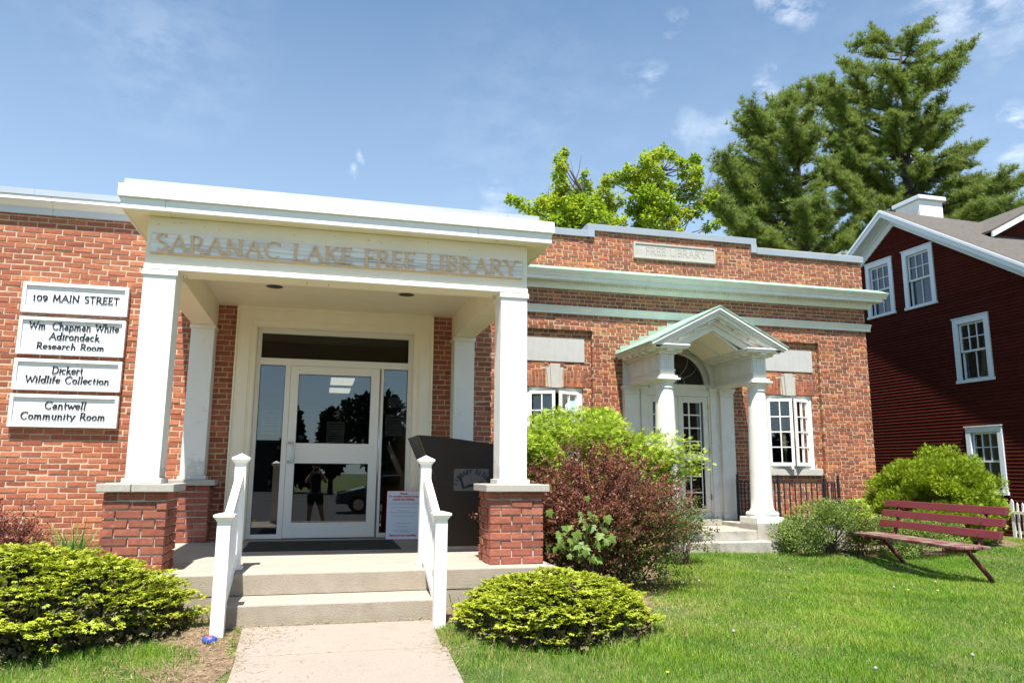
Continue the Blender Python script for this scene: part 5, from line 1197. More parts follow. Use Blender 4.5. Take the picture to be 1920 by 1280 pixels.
# ================================================================== PICKET FENCE
pf = thing('picket_fence', 'white picket fence beside the red house, behind the bench', 'fence', (12.0, 0, -.3))
yy = 1.50; k = 0
while yy > -1.6:
    wide = (k % 3 == 0); w_ = .030 if wide else .016; zt = .325 if wide else .27; zb = gz(12, yy)-.04
    m = MB(); m.add([(12.0, yy-w_, zb), (12.0, yy+w_, zb), (12.02, yy+w_, zb), (12.02, yy-w_, zb), (12.0, yy-w_, zt), (12.0, yy+w_, zt), (12.02, yy+w_, zt), (12.02, yy-w_, zt), (12.0, yy, zt+.045), (12.02, yy, zt+.045)],
       [(0, 1, 5, 8, 4), (3, 7, 9, 6, 2), (0, 4, 7, 3), (1, 2, 6, 5), (4, 8, 9, 7), (5, 6, 9, 8)]); m.build('picket', 'white_paint', pf); yy -= .105; k += 1
for zz in (.14, -.2): m = MB(); m.box(11.985 if zz > 0 else 12.021, 11.999 if zz > 0 else 12.045, -1.65, 1.53, zz-.026, zz+.026); m.build('rail', 'white_paint', pf)

# ================================================================== BENCH
bench = thing('park_bench', 'dark red slatted bench with worn seat and slanting pipe legs on the lawn', 'bench', (7.4, -1.6, -.4))
F0 = Vector((7.67, -.78)); U = Vector((-.13, -.9915)).normalized(); Wv = Vector((U.y, -U.x))   # Wv faces the path (-x)
if Wv.x > 0: Wv = -Wv
def B(s, t, z): p = F0+U*s+Wv*t; return (p.x, p.y, z)
zg = -.40
def bb(m, s0, s1, t0, t1, z0, z1, lean=0.):
    c = [B(s0, t0, z0), B(s1, t0, z0), B(s1, t1, z0), B(s0, t1, z0), B(s0, t0+lean, z1), B(s1, t0+lean, z1), B(s1, t1+lean, z1), B(s0, t1+lean, z1)]
    m.add(c, [(0, 3, 2, 1), (4, 5, 6, 7), (0, 1, 5, 4), (1, 2, 6, 5), (2, 3, 7, 6), (3, 0, 4, 7)])
for k, zc in enumerate((.100, .232, .360)):
    m = MB(); t0 = .15-.05*k; bb(m, -.31, 1.90, t0-.03, t0+.010, zc, zc+.088, -.028); m.build('back_slat', 'bench_paint', bench, bevel=.006)
for k in range(4):
    t0 = .19+.105*k; m = MB(); bb(m, -.30, 1.80, t0, t0+.095, -.012, .022); m.build('seat_slat', 'bench_seat', bench, bevel=.006)
for s in (.02, 1.58):
    m = MB(); m.tube([B(s, .0, gz(7.5, -2)-.05), B(s, .06, zg+.06), B(s, .30, -.055), B(s, .33, -.035), B(s, .32, -.018)], .027, 12); m.build('leg', 'bench_paint', bench, smooth=True)
    m = MB(); m.tube([B(s, .60, -.034), B(s, .24, -.034), B(s, .17, -.02), B(s, .135, .03), B(s, .11, .11), B(s, .075, .24), B(s, -.005, .44)], .024, 12); m.build('frame_pipe', 'bench_paint', bench, smooth=True)
    for k in range(4):
        m = MB(); t0 = .235+.105*k; m.tube([B(s-.02, t0, -.040), B(s+.02, t0, -.040)], .028, 10); m.build('clamp', 'bench_paint', bench, smooth=True)
    for k, zc in enumerate((.144, .276, .404)):
        t0 = .15-.05*k+.012; v, f = icosphere(.010, 1); c = B(s, t0-.004, zc); m = MB(); m.v = [(c[0]+a, c[1]+b, c[2]+d) for a, b, d in v]; m.f = f; m.build('bolt_head', 'bench_paint', bench)

# ================================================================== TREES
def P3(px, py, y):
    d = ray(px, py); t = (y+9.5)/d[1]; return CAM+d*t
tuft_v, tuft_f = [], []
rr_ = random.Random(3)
for i in range(13):
    th = rr_.uniform(0, 2*PI); ph = rr_.uniform(.15, 1.15); d = np.array([math.sin(ph)*math.cos(th), math.cos(ph), math.sin(ph)*math.sin(th)]); s = np.cross(d, [.3, .2, 1]); s /= np.linalg.norm(s)
    b = len(tuft_v); L_ = rr_.uniform(.7, 1.); tuft_v += [tuple(s*.045), tuple(-s*.045), tuple(d*L_)]; tuft_f.append((b, b+1, b+2))
tuft_tip = [0, 0, .22]*13
def pine(label, trunk, ends, y0, seed, dens=1.6, size=.31, group='pine trees behind the buildings'):
    rg = np.random.default_rng(seed); base = P3(*trunk[0], y0); t = thing('pine_tree', label, 'tree', (base[0], base[1], gz(base[0], base[1])), group)
    tp = [np.array([base[0], base[1], -.8])]+[P3(*q, y0) for q in trunk]; n = len(tp)
    m = MB(); m.tube([tuple(p) for p in tp], [.38]+[.30-.27*i/(n-2) for i in range(n-1)], 10); m.build('trunk', 'bark', t, smooth=True)
    pos, fw, tin = [], [], []; br = MB()
    TP = np.array(tp)
    for (ex, ey) in ends:
        yo = y0+rg.uniform(-3.2, 3.2); E_ = P3(ex, ey, yo)
        # start on trunk somewhat below the end
        zs = min(E_[2]-rg.uniform(.2, 1.2)-.25*np.hypot(E_[0]-TP[-1][0], E_[1]-TP[-1][1])*.5, TP[-1][2]-.3); zs = max(zs, 3)
        j = np.searchsorted(TP[:, 2], zs)-1; j = min(max(j, 0), n-2); f_ = (zs-TP[j][2])/(TP[j+1][2]-TP[j][2]); S_ = TP[j]+(TP[j+1]-TP[j])*np.clip(f_, 0, 1)
        L_ = np.linalg.norm(E_-S_); side = rg.normal(size=3)*L_*.06
        pts = [S_+(E_-S_)*u+side*math.sin(PI*u)+np.array([0, 0, -L_*.10*math.sin(PI*u)]) for u in np.linspace(0, 1, 8)]
        br.tube([tuple(p) for p in pts], [.03+.018*L_*(1-u)**1.2 for u in np.linspace(0, 1, 8)], 6)
        P = np.array(pts); u = max(.42, 1-max(2.6, .62*L_)/max(L_, 2.7))
        while u < 1.0:
            i0 = min(int(u*7), 6); c = P[i0]+(P[i0+1]-P[i0])*(u*7-i0); dr = P[i0+1]-P[i0]; dr /= np.linalg.norm(dr)
            for sd in (-1, 1):
                lat = np.cross(dr, [0, 0, 1.])*sd; lat /= np.linalg.norm(lat)+1e-6
                bd_ = dr*rg.uniform(.3, 1.1)+lat*rg.uniform(.2, 1.0)+np.array([0, 0, rg.uniform(-.30, .85)]); bd_ /= np.linalg.norm(bd_)
                bl = rg.uniform(.40, 1.25)*min(1, L_/3+.35)*(1.0-.25*u); k = 0.
                if rg.random() < .12: continue
                while k < bl:
                    p = c+bd_*k+rg.normal(size=3)*.07; pos.append(p); fw.append(bd_*.8+np.array([0, 0, .75])+rg.normal(size=3)*.35); tin.append(.30+.30*rg.random()+.18*k/bl); k += .135/dens
                if sd > 0 and rg.random() < .3: br.tube([tuple(c), tuple(c+bd_*bl)], [.018, .008], 4, False)
            u += .15/max(L_, 1)/dens
        pos.append(E_); fw.append(E_-S_); tin.append(.7)
    br.build('limbs', 'bark', t, smooth=True)
    N = len(pos); ups = np.tile([0.2, .1, 1.], (N, 1))+rg.normal(size=(N, 3))*.3
    o = scatter('crown', tuft_v, tuft_f, pos, fw, ups, rg.uniform(.75, 1.2, N)*size, tin, 'pine_needles', t, tip=tuft_tip); o['kind'] = 'stuff'; return t
pA = [(1735, 50), (1712, 62), (1745, 88), (1640, 64), (1605, 86), (1625, 100), (1665, 92), (1690, 78), (1655, 128), (1720, 118), (1752, 110), (1735, 140), (1580, 122), (1545, 152), (1600, 140), (1530, 188), (1565, 180), (1540, 165), (1515, 165),
      (1822, 92), (1800, 105), (1775, 150), (1790, 125), (1765, 190), (1745, 160), (1760, 215), (1800, 212), (1780, 230), (1775, 255), (1838, 275), (1815, 290), (1800, 300), (1790, 315), (1820, 310), (1745, 255), (1730, 230), (1690, 150), (1650, 165), (1715, 190), (1620, 190), (1590, 215), (1560, 225), (1540, 250), (1600, 250), (1640, 225), (1655, 265), (1570, 275),
      (1625, 290), (1700, 270), (1680, 215), (1555, 270), (1575, 305), (1610, 325), (1650, 305), (1690, 310), (1735, 300), (1760, 330), (1590, 350), (1640, 345), (1700, 345), (1740, 355), (1785, 345), (1570, 375), (1605, 390), (1660, 380), (1700, 390), (1560, 330), (1840, 340), (1800, 370), (1545, 300),
      (1900, 318), (1918, 345), (1880, 340), (1860, 365), (1895, 375), (1840, 385), (1870, 400), (1925, 385), (1950, 330), (1960, 370), (1985, 345), (1830, 410), (1800, 400)]
pine('tallest pine with a spreading open crown, rising right behind the chimney', [(1705, 420), (1702, 340), (1699, 290), (1700, 235), (1695, 185), (1684, 150), (1690, 100), (1705, 65)], pA, 24, 5)
pB = [(1490, 178), (1472, 186), (1505, 190), (1450, 198), (1410, 206), (1430, 215), (1525, 205), (1520, 225), (1395, 232), (1388, 250), (1415, 250), (1440, 235), (1470, 220), (1495, 225), (1405, 285), (1430, 275), (1460, 262), (1500, 260), (1530, 250), (1355, 292), (1375, 300), (1350, 325), (1385, 320), (1415, 318), (1450, 300), (1485, 300), (1520, 290),
      (1545, 320), (1345, 360), (1330, 372), (1370, 345), (1400, 345), (1435, 345), (1470, 340), (1510, 340), (1540, 355), (1335, 392), (1360, 385), (1390, 380), (1425, 385), (1360, 410), (1400, 415), (1455, 385), (1500, 385), (1545, 395), (1575, 400), (1440, 420), (1480, 415), (1520, 420), (1560, 425), (1600, 430), (1390, 440), (1430, 445), (1470, 450), (1510, 455), (1550, 455), (1590, 455), (1535, 380), (1540, 345), (1610, 410), (1620, 440)]
pine('shorter broad pine left of the tallest one, behind the brick parapet', [(1500, 440), (1497, 380), (1494, 320), (1490, 260), (1488, 215), (1490, 185)], pB, 22, 9)

def leafy_tree(label, lobes, trunk, y0, seed, leaf=.105, group='young maples behind the library'):
    rg = np.random.default_rng(seed); base = P3(*trunk[0], y0); t = thing('maple_tree', label, 'tree', (base[0], base[1], gz(base[0], base[1])), group)
    tp = [(base[0], base[1], -.6)]+[tuple(P3(*q, y0)) for q in trunk]; n = len(tp)
    m = MB(); m.tube(tp, [.12-.105*i/(n-1) for i in range(n)], 8); m.build('trunk', 'bark_grey', t, smooth=True)
    pos, fw, up, tin = [], [], [], []; br = MB(); TP = np.array(tp)
    for (lx, ly, r) in lobes:
        yy = y0+rg.uniform(-1.3, 1.3); c = P3(lx, ly, yy); R_ = r*np.linalg.norm(c-CAM)/F_PX
        for extra in (0, 1):
            cc = c if not extra else c+np.array([0, rg.uniform(.6, 1.6), rg.uniform(-.5, .1)])
            if extra and r < 16: continue
            zs = min(cc[2]-.6, TP[-1][2]-.2); j = int(np.clip(np.searchsorted(TP[:, 2], zs)-1, 0, n-2)); f_ = np.clip((zs-TP[j][2])/(TP[j+1][2]-TP[j][2]), 0, 1); S_ = TP[j]+(TP[j+1]-TP[j])*f_
            br.tube([tuple(S_), tuple((S_+cc)/2+np.array([0, 0, -.1])), tuple(cc)], [.035, .02, .008], 5)
            nl = int(60+330*(R_/.43)**2*1.55); q = rdir(nl)*(R_*(.35+.75*rg.random(nl)**.6))[:, None]; q[:, 2] *= .85
            # little sprays: several leaves share a twig end
            tw = rdir(max(4, nl//7))*R_*1.02; idx = rg.integers(0, len(tw), nl); q = .45*q+.6*tw[idx]+rg.normal(size=(nl, 3))*.05
            pos.append(cc+q); o_ = q/(np.linalg.norm(q, axis=1, keepdims=True)+1e-6); fw.append(o_*.8+rg.normal(size=(nl, 3))*.5+[0, 0, -.25]); up.append(np.array([0, 0, 1.])+rg.normal(size=(nl, 3))*.45)
            tin.append(.08+.5*rg.random(nl)+.35*rg.random())
    br.build('limbs', 'bark_grey', t)
    v, f = maple_t(); pos = np.concatenate(pos); N = len(pos)
    # lighter template for distant leaves
    v2 = [(0, 0, 0), (.5, .25, -.06), (.32, .72, -.03), (0, 1, -.05), (-.32, .72, -.03), (-.5, .25, -.06)]; f2 = [(0, 1, 2), (0, 2, 3), (0, 3, 4), (0, 4, 5)]
    o = scatter('crown', v2, f2, pos, np.concatenate(fw), np.concatenate(up), rg.uniform(.6, 1.15, N)*leaf, np.concatenate(tin), 'maple_leaf', t); o['kind'] = 'stuff'; return t
leafy_tree('yellow green maple with a tall thin leader, just above the porch corner', [(1058, 287, 7), (1050, 300, 9), (1053, 314, 11), (1048, 330, 13), (1050, 350, 17), (1060, 368, 22), (1095, 352, 17), (1098, 327, 5), (1085, 385, 27), (1040, 385, 20), (1012, 385, 15), (985, 385, 9), (970, 378, 7), (955, 373, 6), (998, 402, 14), (1040, 420, 22), (1090, 420, 25),
      (1130, 365, 18), (1150, 378, 18), (1130, 415, 22), (1160, 420, 16), (1115, 390, 20), (1065, 400, 24), (1010, 425, 14)], [(1100, 440), (1098, 400), (1095, 365), (1075, 330), (1058, 300)], 13, 21)
leafy_tree('fuller green maple with a notch in its crown, above the raised parapet', [(1140, 338, 13), (1165, 335, 14), (1185, 325, 15), (1205, 335, 18), (1178, 318, 8), (1208, 302, 13), (1222, 292, 11), (1240, 288, 10), (1245, 280, 6), (1225, 320, 17), (1235, 345, 20), (1215, 365, 22), (1258, 352, 10), (1257, 290, 6), (1265, 296, 6), (1275, 304, 8), (1290, 308, 10), (1303, 298, 9), (1280, 325, 8), (1305, 320, 12), (1300, 340, 15),
      (1280, 365, 18), (1240, 380, 25), (1225, 408, 23), (1262, 400, 20), (1305, 365, 8), (1310, 395, 12), (1290, 400, 12), (1262, 428, 18), (1200, 395, 12), (1200, 425, 12), (1325, 372, 7), (1338, 366, 5), (1320, 385, 6), (1325, 428, 7), (1342, 420, 5), (1310, 345, 8)], [(1255, 440), (1250, 400), (1245, 360), (1240, 310)], 13.5, 22)
for (a, b) in (((1278, 440), (1335, 320)), ((1088, 420), (1070, 300)), ((1075, 350), (1090, 290)), ((1020, 395), (1030, 345)), ((1295, 415), (1345, 300))):
    m = MB(); p, q = P3(*a, 13.2), P3(*b, 13.2); md = (p+q)/2+np.array([.05, 0, 0]); m.tube([tuple(p), tuple(md), tuple(q)], [.022, .012, .004], 5); tw = m
    o = m.build('bare_branch', 'bark_grey'); 
    t = [x for x in COL.objects if x.name.startswith('maple_tree') and x.type == 'EMPTY']; par = t[1] if a[0] > 1200 else t[0]
    o.parent = par; o.matrix_parent_inverse = Matrix.Translation(-OFF[par])

# ================================================================== SHRUBS
def stems_mb(base, n, reach, height, rg, r=.008, kinks=4):
    m = MB(); ends = []
    for i in range(n):
        a = rg.uniform(0, 2*PI); L_ = rg.uniform(.5, 1.); p = np.array(base, float)+np.array([rg.uniform(-.08, .08), rg.uniform(-.08, .08), 0]); pts = [tuple(p)]
        e = np.array([base[0]+math.cos(a)*reach[0]*L_, base[1]+math.sin(a)*reach[1]*L_, base[2]+height*rg.uniform(.55, 1.)])
        for k in range(1, kinks+1):
            u = k/kinks; q = p+(e-p)*u; q[2] = p[2]+(e[2]-p[2])*(u**.75)+.0; q += rg.normal(size=3)*.015; pts.append(tuple(q))
        m.tube(pts, [r*(1-.75*k/kinks) for k in range(kinks+1)], 5, False); ends.append(pts)
    return m, ends
# --- spreading nest spruce: tiers of flat fronds
fv, ff = fan(5, 1.25, 1., .46, .25)
def nest_spruce(label, cx, cy, rx, ry, top, seed, tiers=9, tilt=(0, 0)):
    rg = np.random.default_rng(seed); g0 = gz(cx, cy); t = thing('nest_spruce', label, 'shrub', (cx, cy, g0), 'low spreading spruces either side of the steps')
    H_ = top-g0; P, Fw, Up, T, S_ = [], [], [], [], []; IP, IF, IU = [], [], []; wood = MB()
    ph = rg.uniform(0, 2*PI, 6)
    def radius(a, z):          # outline noise by azimuth, dome profile by height
        prof = math.sqrt(max(.02, 1-((z-.22)/.80)**2)) if z > .22 else .80+.20*(z/.22)
        return prof*(1+.06*math.sin(3*a+ph[0])+.05*math.sin(5*a+ph[1]+z*4)+.04*math.sin(9*a+ph[2]+7*z))
    nfr = 0
    for k in range(tiers):
        z = .12+.86*k/(tiers-1); n = int(44*(.35+radius(0, z)))
        for i in range(n):
            a = 2*PI*(i+rg.uniform(-.45, .45))/n+k*.37; zz = z+rg.uniform(-.035, .035)+.07*math.sin(3*a+ph[3]+k*2.1)+.04*math.sin(8*a+k); R_ = radius(a, zz)*rg.uniform(.84, 1.10)
            if rg.random() < .12 or math.sin(5*a+ph[4]+k*1.7)+math.sin(11*a+k*2.9+ph[5]) > 1.15: continue
            d = np.array([math.cos(a), math.sin(a)]); e = np.array([cx+d[0]*rx*R_, cy+d[1]*ry*R_, g0+H_*zz+tilt[0]*d[0]*R_]); L_ = rg.uniform(.20, .38)
            out = np.array([d[0]/rx, d[1]/ry, 0]); out /= np.linalg.norm(out); out = np.array([out[0], out[1], rg.uniform(.0, .16)+.10*(zz)]); lat = np.cross(out, [0, 0, 1.]); lat /= np.linalg.norm(lat)
            s = e-out*L_; wood.tube([tuple(s-out*.12), tuple(s), tuple(e)], [.006, .004, .002], 4, False)
            nb = int(L_/.017)
            for b in range(nb):
                u = (b+.5)/nb; c = s+(e-s)*u+np.array([0, 0, .02*math.sin(PI*u)])
                for sd in (-1, 1):
                    w_ = (.10*(1-u)+.025)*rg.uniform(.5, 1.1); q = c+lat*sd*w_+rg.normal(size=3)*[.008, .008, .006]
                    P.append(q); Fw.append(out*.75+lat*sd*.55+rg.normal(size=3)*.22+[0, 0, -.08]); Up.append(np.array([0, 0, 1])+rg.normal(size=3)*.25)
                    T.append(.30+.32*rg.random()+.12*u); S_.append(rg.uniform(.024, .042))
            P.append(e); Fw.append(out); Up.append([0, 0, 1.]); T.append(.75); S_.append(.036)
    # upper surface filler
    for i in range(2600):
        a = rg.uniform(0, 2*PI); q = math.sqrt(rg.random())*.95; z = .22+.80*math.sqrt(max(0, 1-q*q)) ; e = np.array([cx+math.cos(a)*rx*q, cy+math.sin(a)*ry*q, g0+H_*(z-.05+.07*math.sin(a*4+q*9+ph[4])+.04*math.sin(a*9-q*14)+rg.uniform(-.06, .02))])
        out = np.array([math.cos(a), math.sin(a)*.7-.3, .25])+rg.normal(size=3)*.35; P.append(e); Fw.append(out); Up.append(np.array([0, 0, 1.])+rg.normal(size=3)*.2); T.append(.30+.35*rg.random()); S_.append(rg.uniform(.026, .044))
    wood.build('branches', 'twig', t)
    o = scatter('foliage', fv, ff, P, Fw, Up, S_, T, 'spruce_tips', t, tip=[0, 0, .18, 0]*5); o['kind'] = 'stuff'
    # older dark inner growth
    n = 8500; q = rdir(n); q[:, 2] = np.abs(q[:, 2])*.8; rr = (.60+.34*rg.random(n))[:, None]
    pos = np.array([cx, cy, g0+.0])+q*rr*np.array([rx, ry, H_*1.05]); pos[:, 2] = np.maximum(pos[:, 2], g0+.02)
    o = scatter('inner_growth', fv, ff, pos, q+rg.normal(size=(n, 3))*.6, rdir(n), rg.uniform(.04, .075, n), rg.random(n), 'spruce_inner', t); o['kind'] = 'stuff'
    return t
nest_spruce('broad yellow green spreading spruce at the left end of the porch', -1.98, -3.42, 1.18, .70, .235, 31, 9)
nest_spruce('smaller yellow green spreading spruce right of the steps, in front of the purple barberry', 1.78, -3.86, .74, .66, .045, 32, 8)

# --- generic shrub: clumps of leaves on a lumpy mass, with stems
def shrub(name, label, cat, c, r, g0, n, leaf, material, seed, tmpl=None, lumps=46, lump_r=.26, shell=.62, group=None, flat=1., tintbase=.2, dense=None, upb=.3, low=.0, stems=18, parts=None):
    rg = np.random.default_rng(seed); t = thing(name, label, cat, (c[0], c[1], g0), group)
    L_ = rg.normal(size=(lumps, 3)); L_ /= np.linalg.norm(L_, axis=1, keepdims=True); L_[:, 2] = np.where(L_[:, 2] < low, -L_[:, 2]*.5, L_[:, 2]); lc = L_*(shell+.30*rg.random((lumps, 1)))
    idx = rg.integers(0, lumps, n); q = rdir(n); rad = lump_r*(.45+.75*rg.random(n)**.5)*(.7+.6*rg.random(lumps)[idx]); p = lc[idx]+q*rad[:, None]
    pos = np.array(c)+p*np.array(r); pos[:, 2] = np.maximum(pos[:, 2], g0+.02)
    if dense is not None: k = dense(pos); pos, q, p, idx = pos[k], q[k], p[k], idx[k]
    N = len(pos); nrm = p/(np.linalg.norm(p, axis=1, keepdims=True)+1e-6)
    fw = nrm*.6+q*.6+rg.normal(size=(N, 3))*.45+[0, 0, upb]; up = nrm*.5+np.array([0, 0, 1.])+rg.normal(size=(N, 3))*.5
    v, f = tmpl or rhomb()
    tint = np.clip(tintbase+.5*rg.random(N)+.22*(rg.random(lumps)[idx]-.5), 0, 1)
    sm, en = stems_mb((c[0], c[1], g0), stems, (r[0]*.85, r[1]*.85), (c[2]+r[2]*.8-g0), rg); sm.build('stems', 'twig', t)
    mats = material if isinstance(material, (list, tuple)) else [(material, None)]
    for (mt, sel) in mats:
        k = np.ones(N, bool) if sel is None else sel(pos, rg.random(N), idx)
        if k.sum() == 0: continue
        o = scatter('foliage', v, f, pos[k], fw[k], up[k], rg.uniform(.65, 1.2, k.sum())*leaf, tint[k], mt, t); o['kind'] = 'stuff'
    return t
# purple barberry in front of the right pier: arching wands
def barberry(label, cx, cy, rx, ry, g0, top, nw, seed, leaf=.021, green=True, group=None, bias=(0, 0)):
    rg = np.random.default_rng(seed); t = thing('barberry', label, 'shrub', (cx, cy, g0), group); wood = MB(); P, F, U_, T = [], [], [], []; H_ = top-g0
    for i in range(nw):
        a = rg.uniform(0, 2*PI); q = math.sqrt(rg.random()); b0 = np.array([cx+rg.normal()*.13*rx, cy+rg.normal()*.12*ry, g0])
        d = np.array([math.cos(a)*rx, math.sin(a)*ry]); 
        hz_ = H_*(1-.46*q**2.4)*rg.uniform(.66, 1.10); e = np.array([cx+bias[0]+d[0]*q*rg.uniform(.9, 1.16), cy+bias[1]+d[1]*q*rg.uniform(.9, 1.1), g0+hz_]); L_ = np.linalg.norm(e-b0)
        pts = []
        for k in range(7):
            u = k/6; p = b0+(e-b0)*u; p[2] = b0[2]+(e[2]-b0[2])*(1-(1-u)**1.5)-(.10*q*u*u); p[:2] = b0[:2]+(e[:2]-b0[:2])*u**.95; pts.append(p+rg.normal(size=3)*.012)
        wood.tube([tuple(p) for p in pts], [.007*(1-.7*k/6) for k in range(7)], 4, False); PT = np.array(pts)
        nl = int(L_*rg.uniform(60, 90))
        for s_ in range(3):       # side twigs
            u0 = rg.uniform(.3, .95); i0 = min(int(u0*6), 5); s = PT[i0]+(PT[i0+1]-PT[i0])*(u0*6-i0); dd_ = (PT[i0+1]-PT[i0]); dd_ /= np.linalg.norm(dd_); dv = dd_+rg.normal(size=3)*.5; dv /= np.linalg.norm(dv); tl = rg.uniform(.10, .28)
            for k in range(int(tl*95)): u = rg.random(); P.append(s+dv*tl*u+rg.normal(size=3)*.012); F.append(dv*.5+rg.normal(size=3)*.7); U_.append(rg.normal(size=3)*.7+[0, 0, 1]); T.append(u)
        for k in range(nl):
            u = rg.uniform(.22, 1.)**.8; i0 = min(int(u*6), 5); s = PT[i0]+(PT[i0+1]-PT[i0])*(u*6-i0); dd_ = PT[i0+1]-PT[i0]; dd_ /= np.linalg.norm(dd_); P.append(s+rg.normal(size=3)*.016); F.append(dd_*.6+rg.normal(size=3)*.7); U_.append(rg.normal(size=3)*.7+[0, 0, 1]); T.append(u)
    # inner twiggy mass
    n = nw*26; q = rdir(n); q[:, 2] = abs(q[:, 2]); pos = np.array([cx+bias[0]*.5, cy, g0])+q*(.35+.5*rg.random((n, 1)))*np.array([rx, ry, H_*.88]); P += list(pos); F += list(rg.normal(size=(n, 3))); U_ += list(rg.normal(size=(n, 3))); T += list(.3*rg.random(n))
    wood.build('stems', 'twig', t); P = np.array(P); F = np.array(F); U_ = np.array(U_); N = len(P); zz = (P[:, 2]-g0)/H_
    gr = (rg.random(N) < np.clip(.88-1.25*zz+.35*(P[:, 0]-cx)/rx, .05, .85)) if green else np.zeros(N, bool)
    v, f = rhomb(1, .62); sc = rg.uniform(.6, 1.25, N)*leaf; ti = np.clip(.15+.5*rg.random(N)+.25*np.array(T)*rg.random(N), 0, 1)
    for k, mt in ((~gr, 'barberry'), (gr, 'barberry_green')):
        if k.sum(): o = scatter('foliage', v, f, P[k], F[k], U_[k], sc[k], ti[k], mt, t); o['kind'] = 'stuff'
    return t
barberry('large dark purple barberry with green lower growth, right of the porch pier', 2.70, -2.34, 1.16, .74, -.345, 1.06, 430, 41, leaf=.027, bias=(.0, 0))
barberry('low purple barberry at the left edge, against the brick wall', -2.98, -1.0, .62, .45, -.34, .36, 90, 42, leaf=.026, green=False)
# bright lobed-leaf bush behind the barberry
lf_v, lf_f = fan(5, 1.15, 1., .20, .15)
shrub('lime_green_bush', 'bright yellow green bush with lobed leaves in front of the left casement window', 'shrub', (3.55, .30, .95), (1.18, .58, .72), -.3, 19000, .066, 'bright_leaf', 51, tmpl=(lf_v, lf_f), lumps=85, lump_r=.22, shell=.62, low=-.7, tintbase=.25, upb=.05, stems=26)
rg = np.random.default_rng(5)
t = thing('lime_green_bush', 'bright yellow green side shoots reaching across the left portico column', 'shrub', (4.5, .0, -.3)); P, F, U_, T = [], [], [], []; wood = MB()
for (e, n) in (((5.05, -.15, 1.02), 60), ((5.0, -.05, .86), 50), ((4.9, -.2, 1.2), 50), ((4.75, -.1, 1.3), 60), ((4.6, -.2, 1.05), 90), ((4.7, 0, .8), 80), ((4.45, 0, .95), 90), ((4.85, -.1, 1.1), 60), ((5.18, -.1, .93), 26), ((4.5, -.1, .7), 60)):
    b0 = np.array([4.15, .1, -.3]); e = np.array(e); pts = [b0+(e-b0)*u+np.array([0, 0, .25*math.sin(PI*u)]) for u in np.linspace(0, 1, 7)]; wood.tube([tuple(p) for p in pts], [.010*(1-.8*k/6) for k in range(7)], 5, False); PT = np.array(pts)
    for k in range(int(n*2.6)): u = rg.uniform(.4, 1.)**.8; i0 = min(int(u*6), 5); s = PT[i0]+(PT[i0+1]-PT[i0])*(u*6-i0); P.append(s+rg.normal(size=3)*[.08, .08, .035]); F.append((e-b0)*[1, 1, .1]+rg.normal(size=3)*.5); U_.append(rg.normal(size=3)*.25+[0, 0, 1]); T.append(.3+.5*rg.random())
wood.build('stems', 'twig', t); o = scatter('foliage', lf_v, lf_f, P, F, U_, rg.uniform(.045, .07, len(P)), T, 'bright_leaf', t); o['kind'] = 'stuff'
shrub('grey_green_shrub', 'small pale green shrub between the barberry and the portico steps', 'shrub', (4.42, -.75, .05), (.34, .32, .42), -.33, 2600, .032, 'pale_leaf', 52, lumps=26, lump_r=.3, tintbase=.3)
shrub('grey_green_shrub', 'feathery grey green shrub in front of the window well railing', 'shrub', (7.02, -.12, -.02), (.82, .45, .48), -.3, 22000, .034, 'grey_leaf', 53, lumps=60, lump_r=.22, group=None, low=-.8, stems=30)
shrub('grey_green_shrub', 'lower grey green shrub behind the bench backrest', 'shrub', (8.35, -.15, -.12), (.95, .42, .32), -.36, 19000, .032, 'grey_leaf', 54, lumps=60, lump_r=.22, low=-.8, stems=26)
av, af = fan(5, .85, 1., .16, .1)
shrub('evergreen_bush', 'large rounded bright green evergreen at the corner of the old library', 'shrub', (9.86, .85, .33), (1.12, .64, .78), -.38, 42000, .055, 'arborvitae_leaf', 55, tmpl=(av, af), lumps=210, lump_r=.15, shell=.74, low=-.75, upb=.9, tintbase=.25, stems=20)
# young sprout with yellow green leaves near the portico door
# maple seedling in front of the barberry: every leaf a part
sd_ = thing('maple_seedling', 'young maple with big pale green leaves growing through the barberry', 'seedling', (2.45, -2.98, -.35)); rg = np.random.default_rng(8)
mv, mf = maple_t(); me = bpy.data.meshes.new('leaf'); me.from_pydata([(x, y, z) for x, y, z in mv], [], mf); me.materials.append(MATS['seedling_leaf']); at = me.attributes.new('tint', 'FLOAT', 'POINT'); at.data.foreach_set('value', [.55]*len(mv))
me2 = me.copy(); me2.attributes['tint'].data.foreach_set('value', [.25]*len(mv))
m = MB(); m.tube([(2.47, -2.8, -.35), (2.45, -2.9, .0), (2.48, -2.95, .30)], .008, 6); m.tube([(2.46, -2.85, -.1), (2.30, -2.95, .1), (2.21, -3.0, .15)], .005, 5); m.build('stem', 'twig', sd_)
for i in range(64):
    a = rg.uniform(0, 1); px, py = 1092+rg.normal()*26, 1012+rg.normal()*30
    if i < 6: px, py = [(1060, 998), (1118, 1045), (1085, 1020), (1052, 1020), (1132, 1012), (1100, 985)][i]
    c = P3(px, py, -2.98+rg.uniform(-.14, .22)); fw = Vector((rg.normal()*.6, -.35+rg.normal()*.35, -.9)).normalized(); upv = Vector((rg.normal()*.6, -.7+rg.normal()*.3, .6)).normalized(); x = fw.cross(upv).normalized(); z = x.cross(fw)
    o = bpy.data.objects.new('leaf', me if i % 3 else me2); COL.objects.link(o); o.parent = sd_; s_ = rg.uniform(.05, .10); M = Matrix((x, fw, z)).transposed().to_4x4(); M.translation = Vector(c)-OFF[sd_]; o.matrix_local = M @ Matrix.Diagonal((s_, s_, s_, 1))
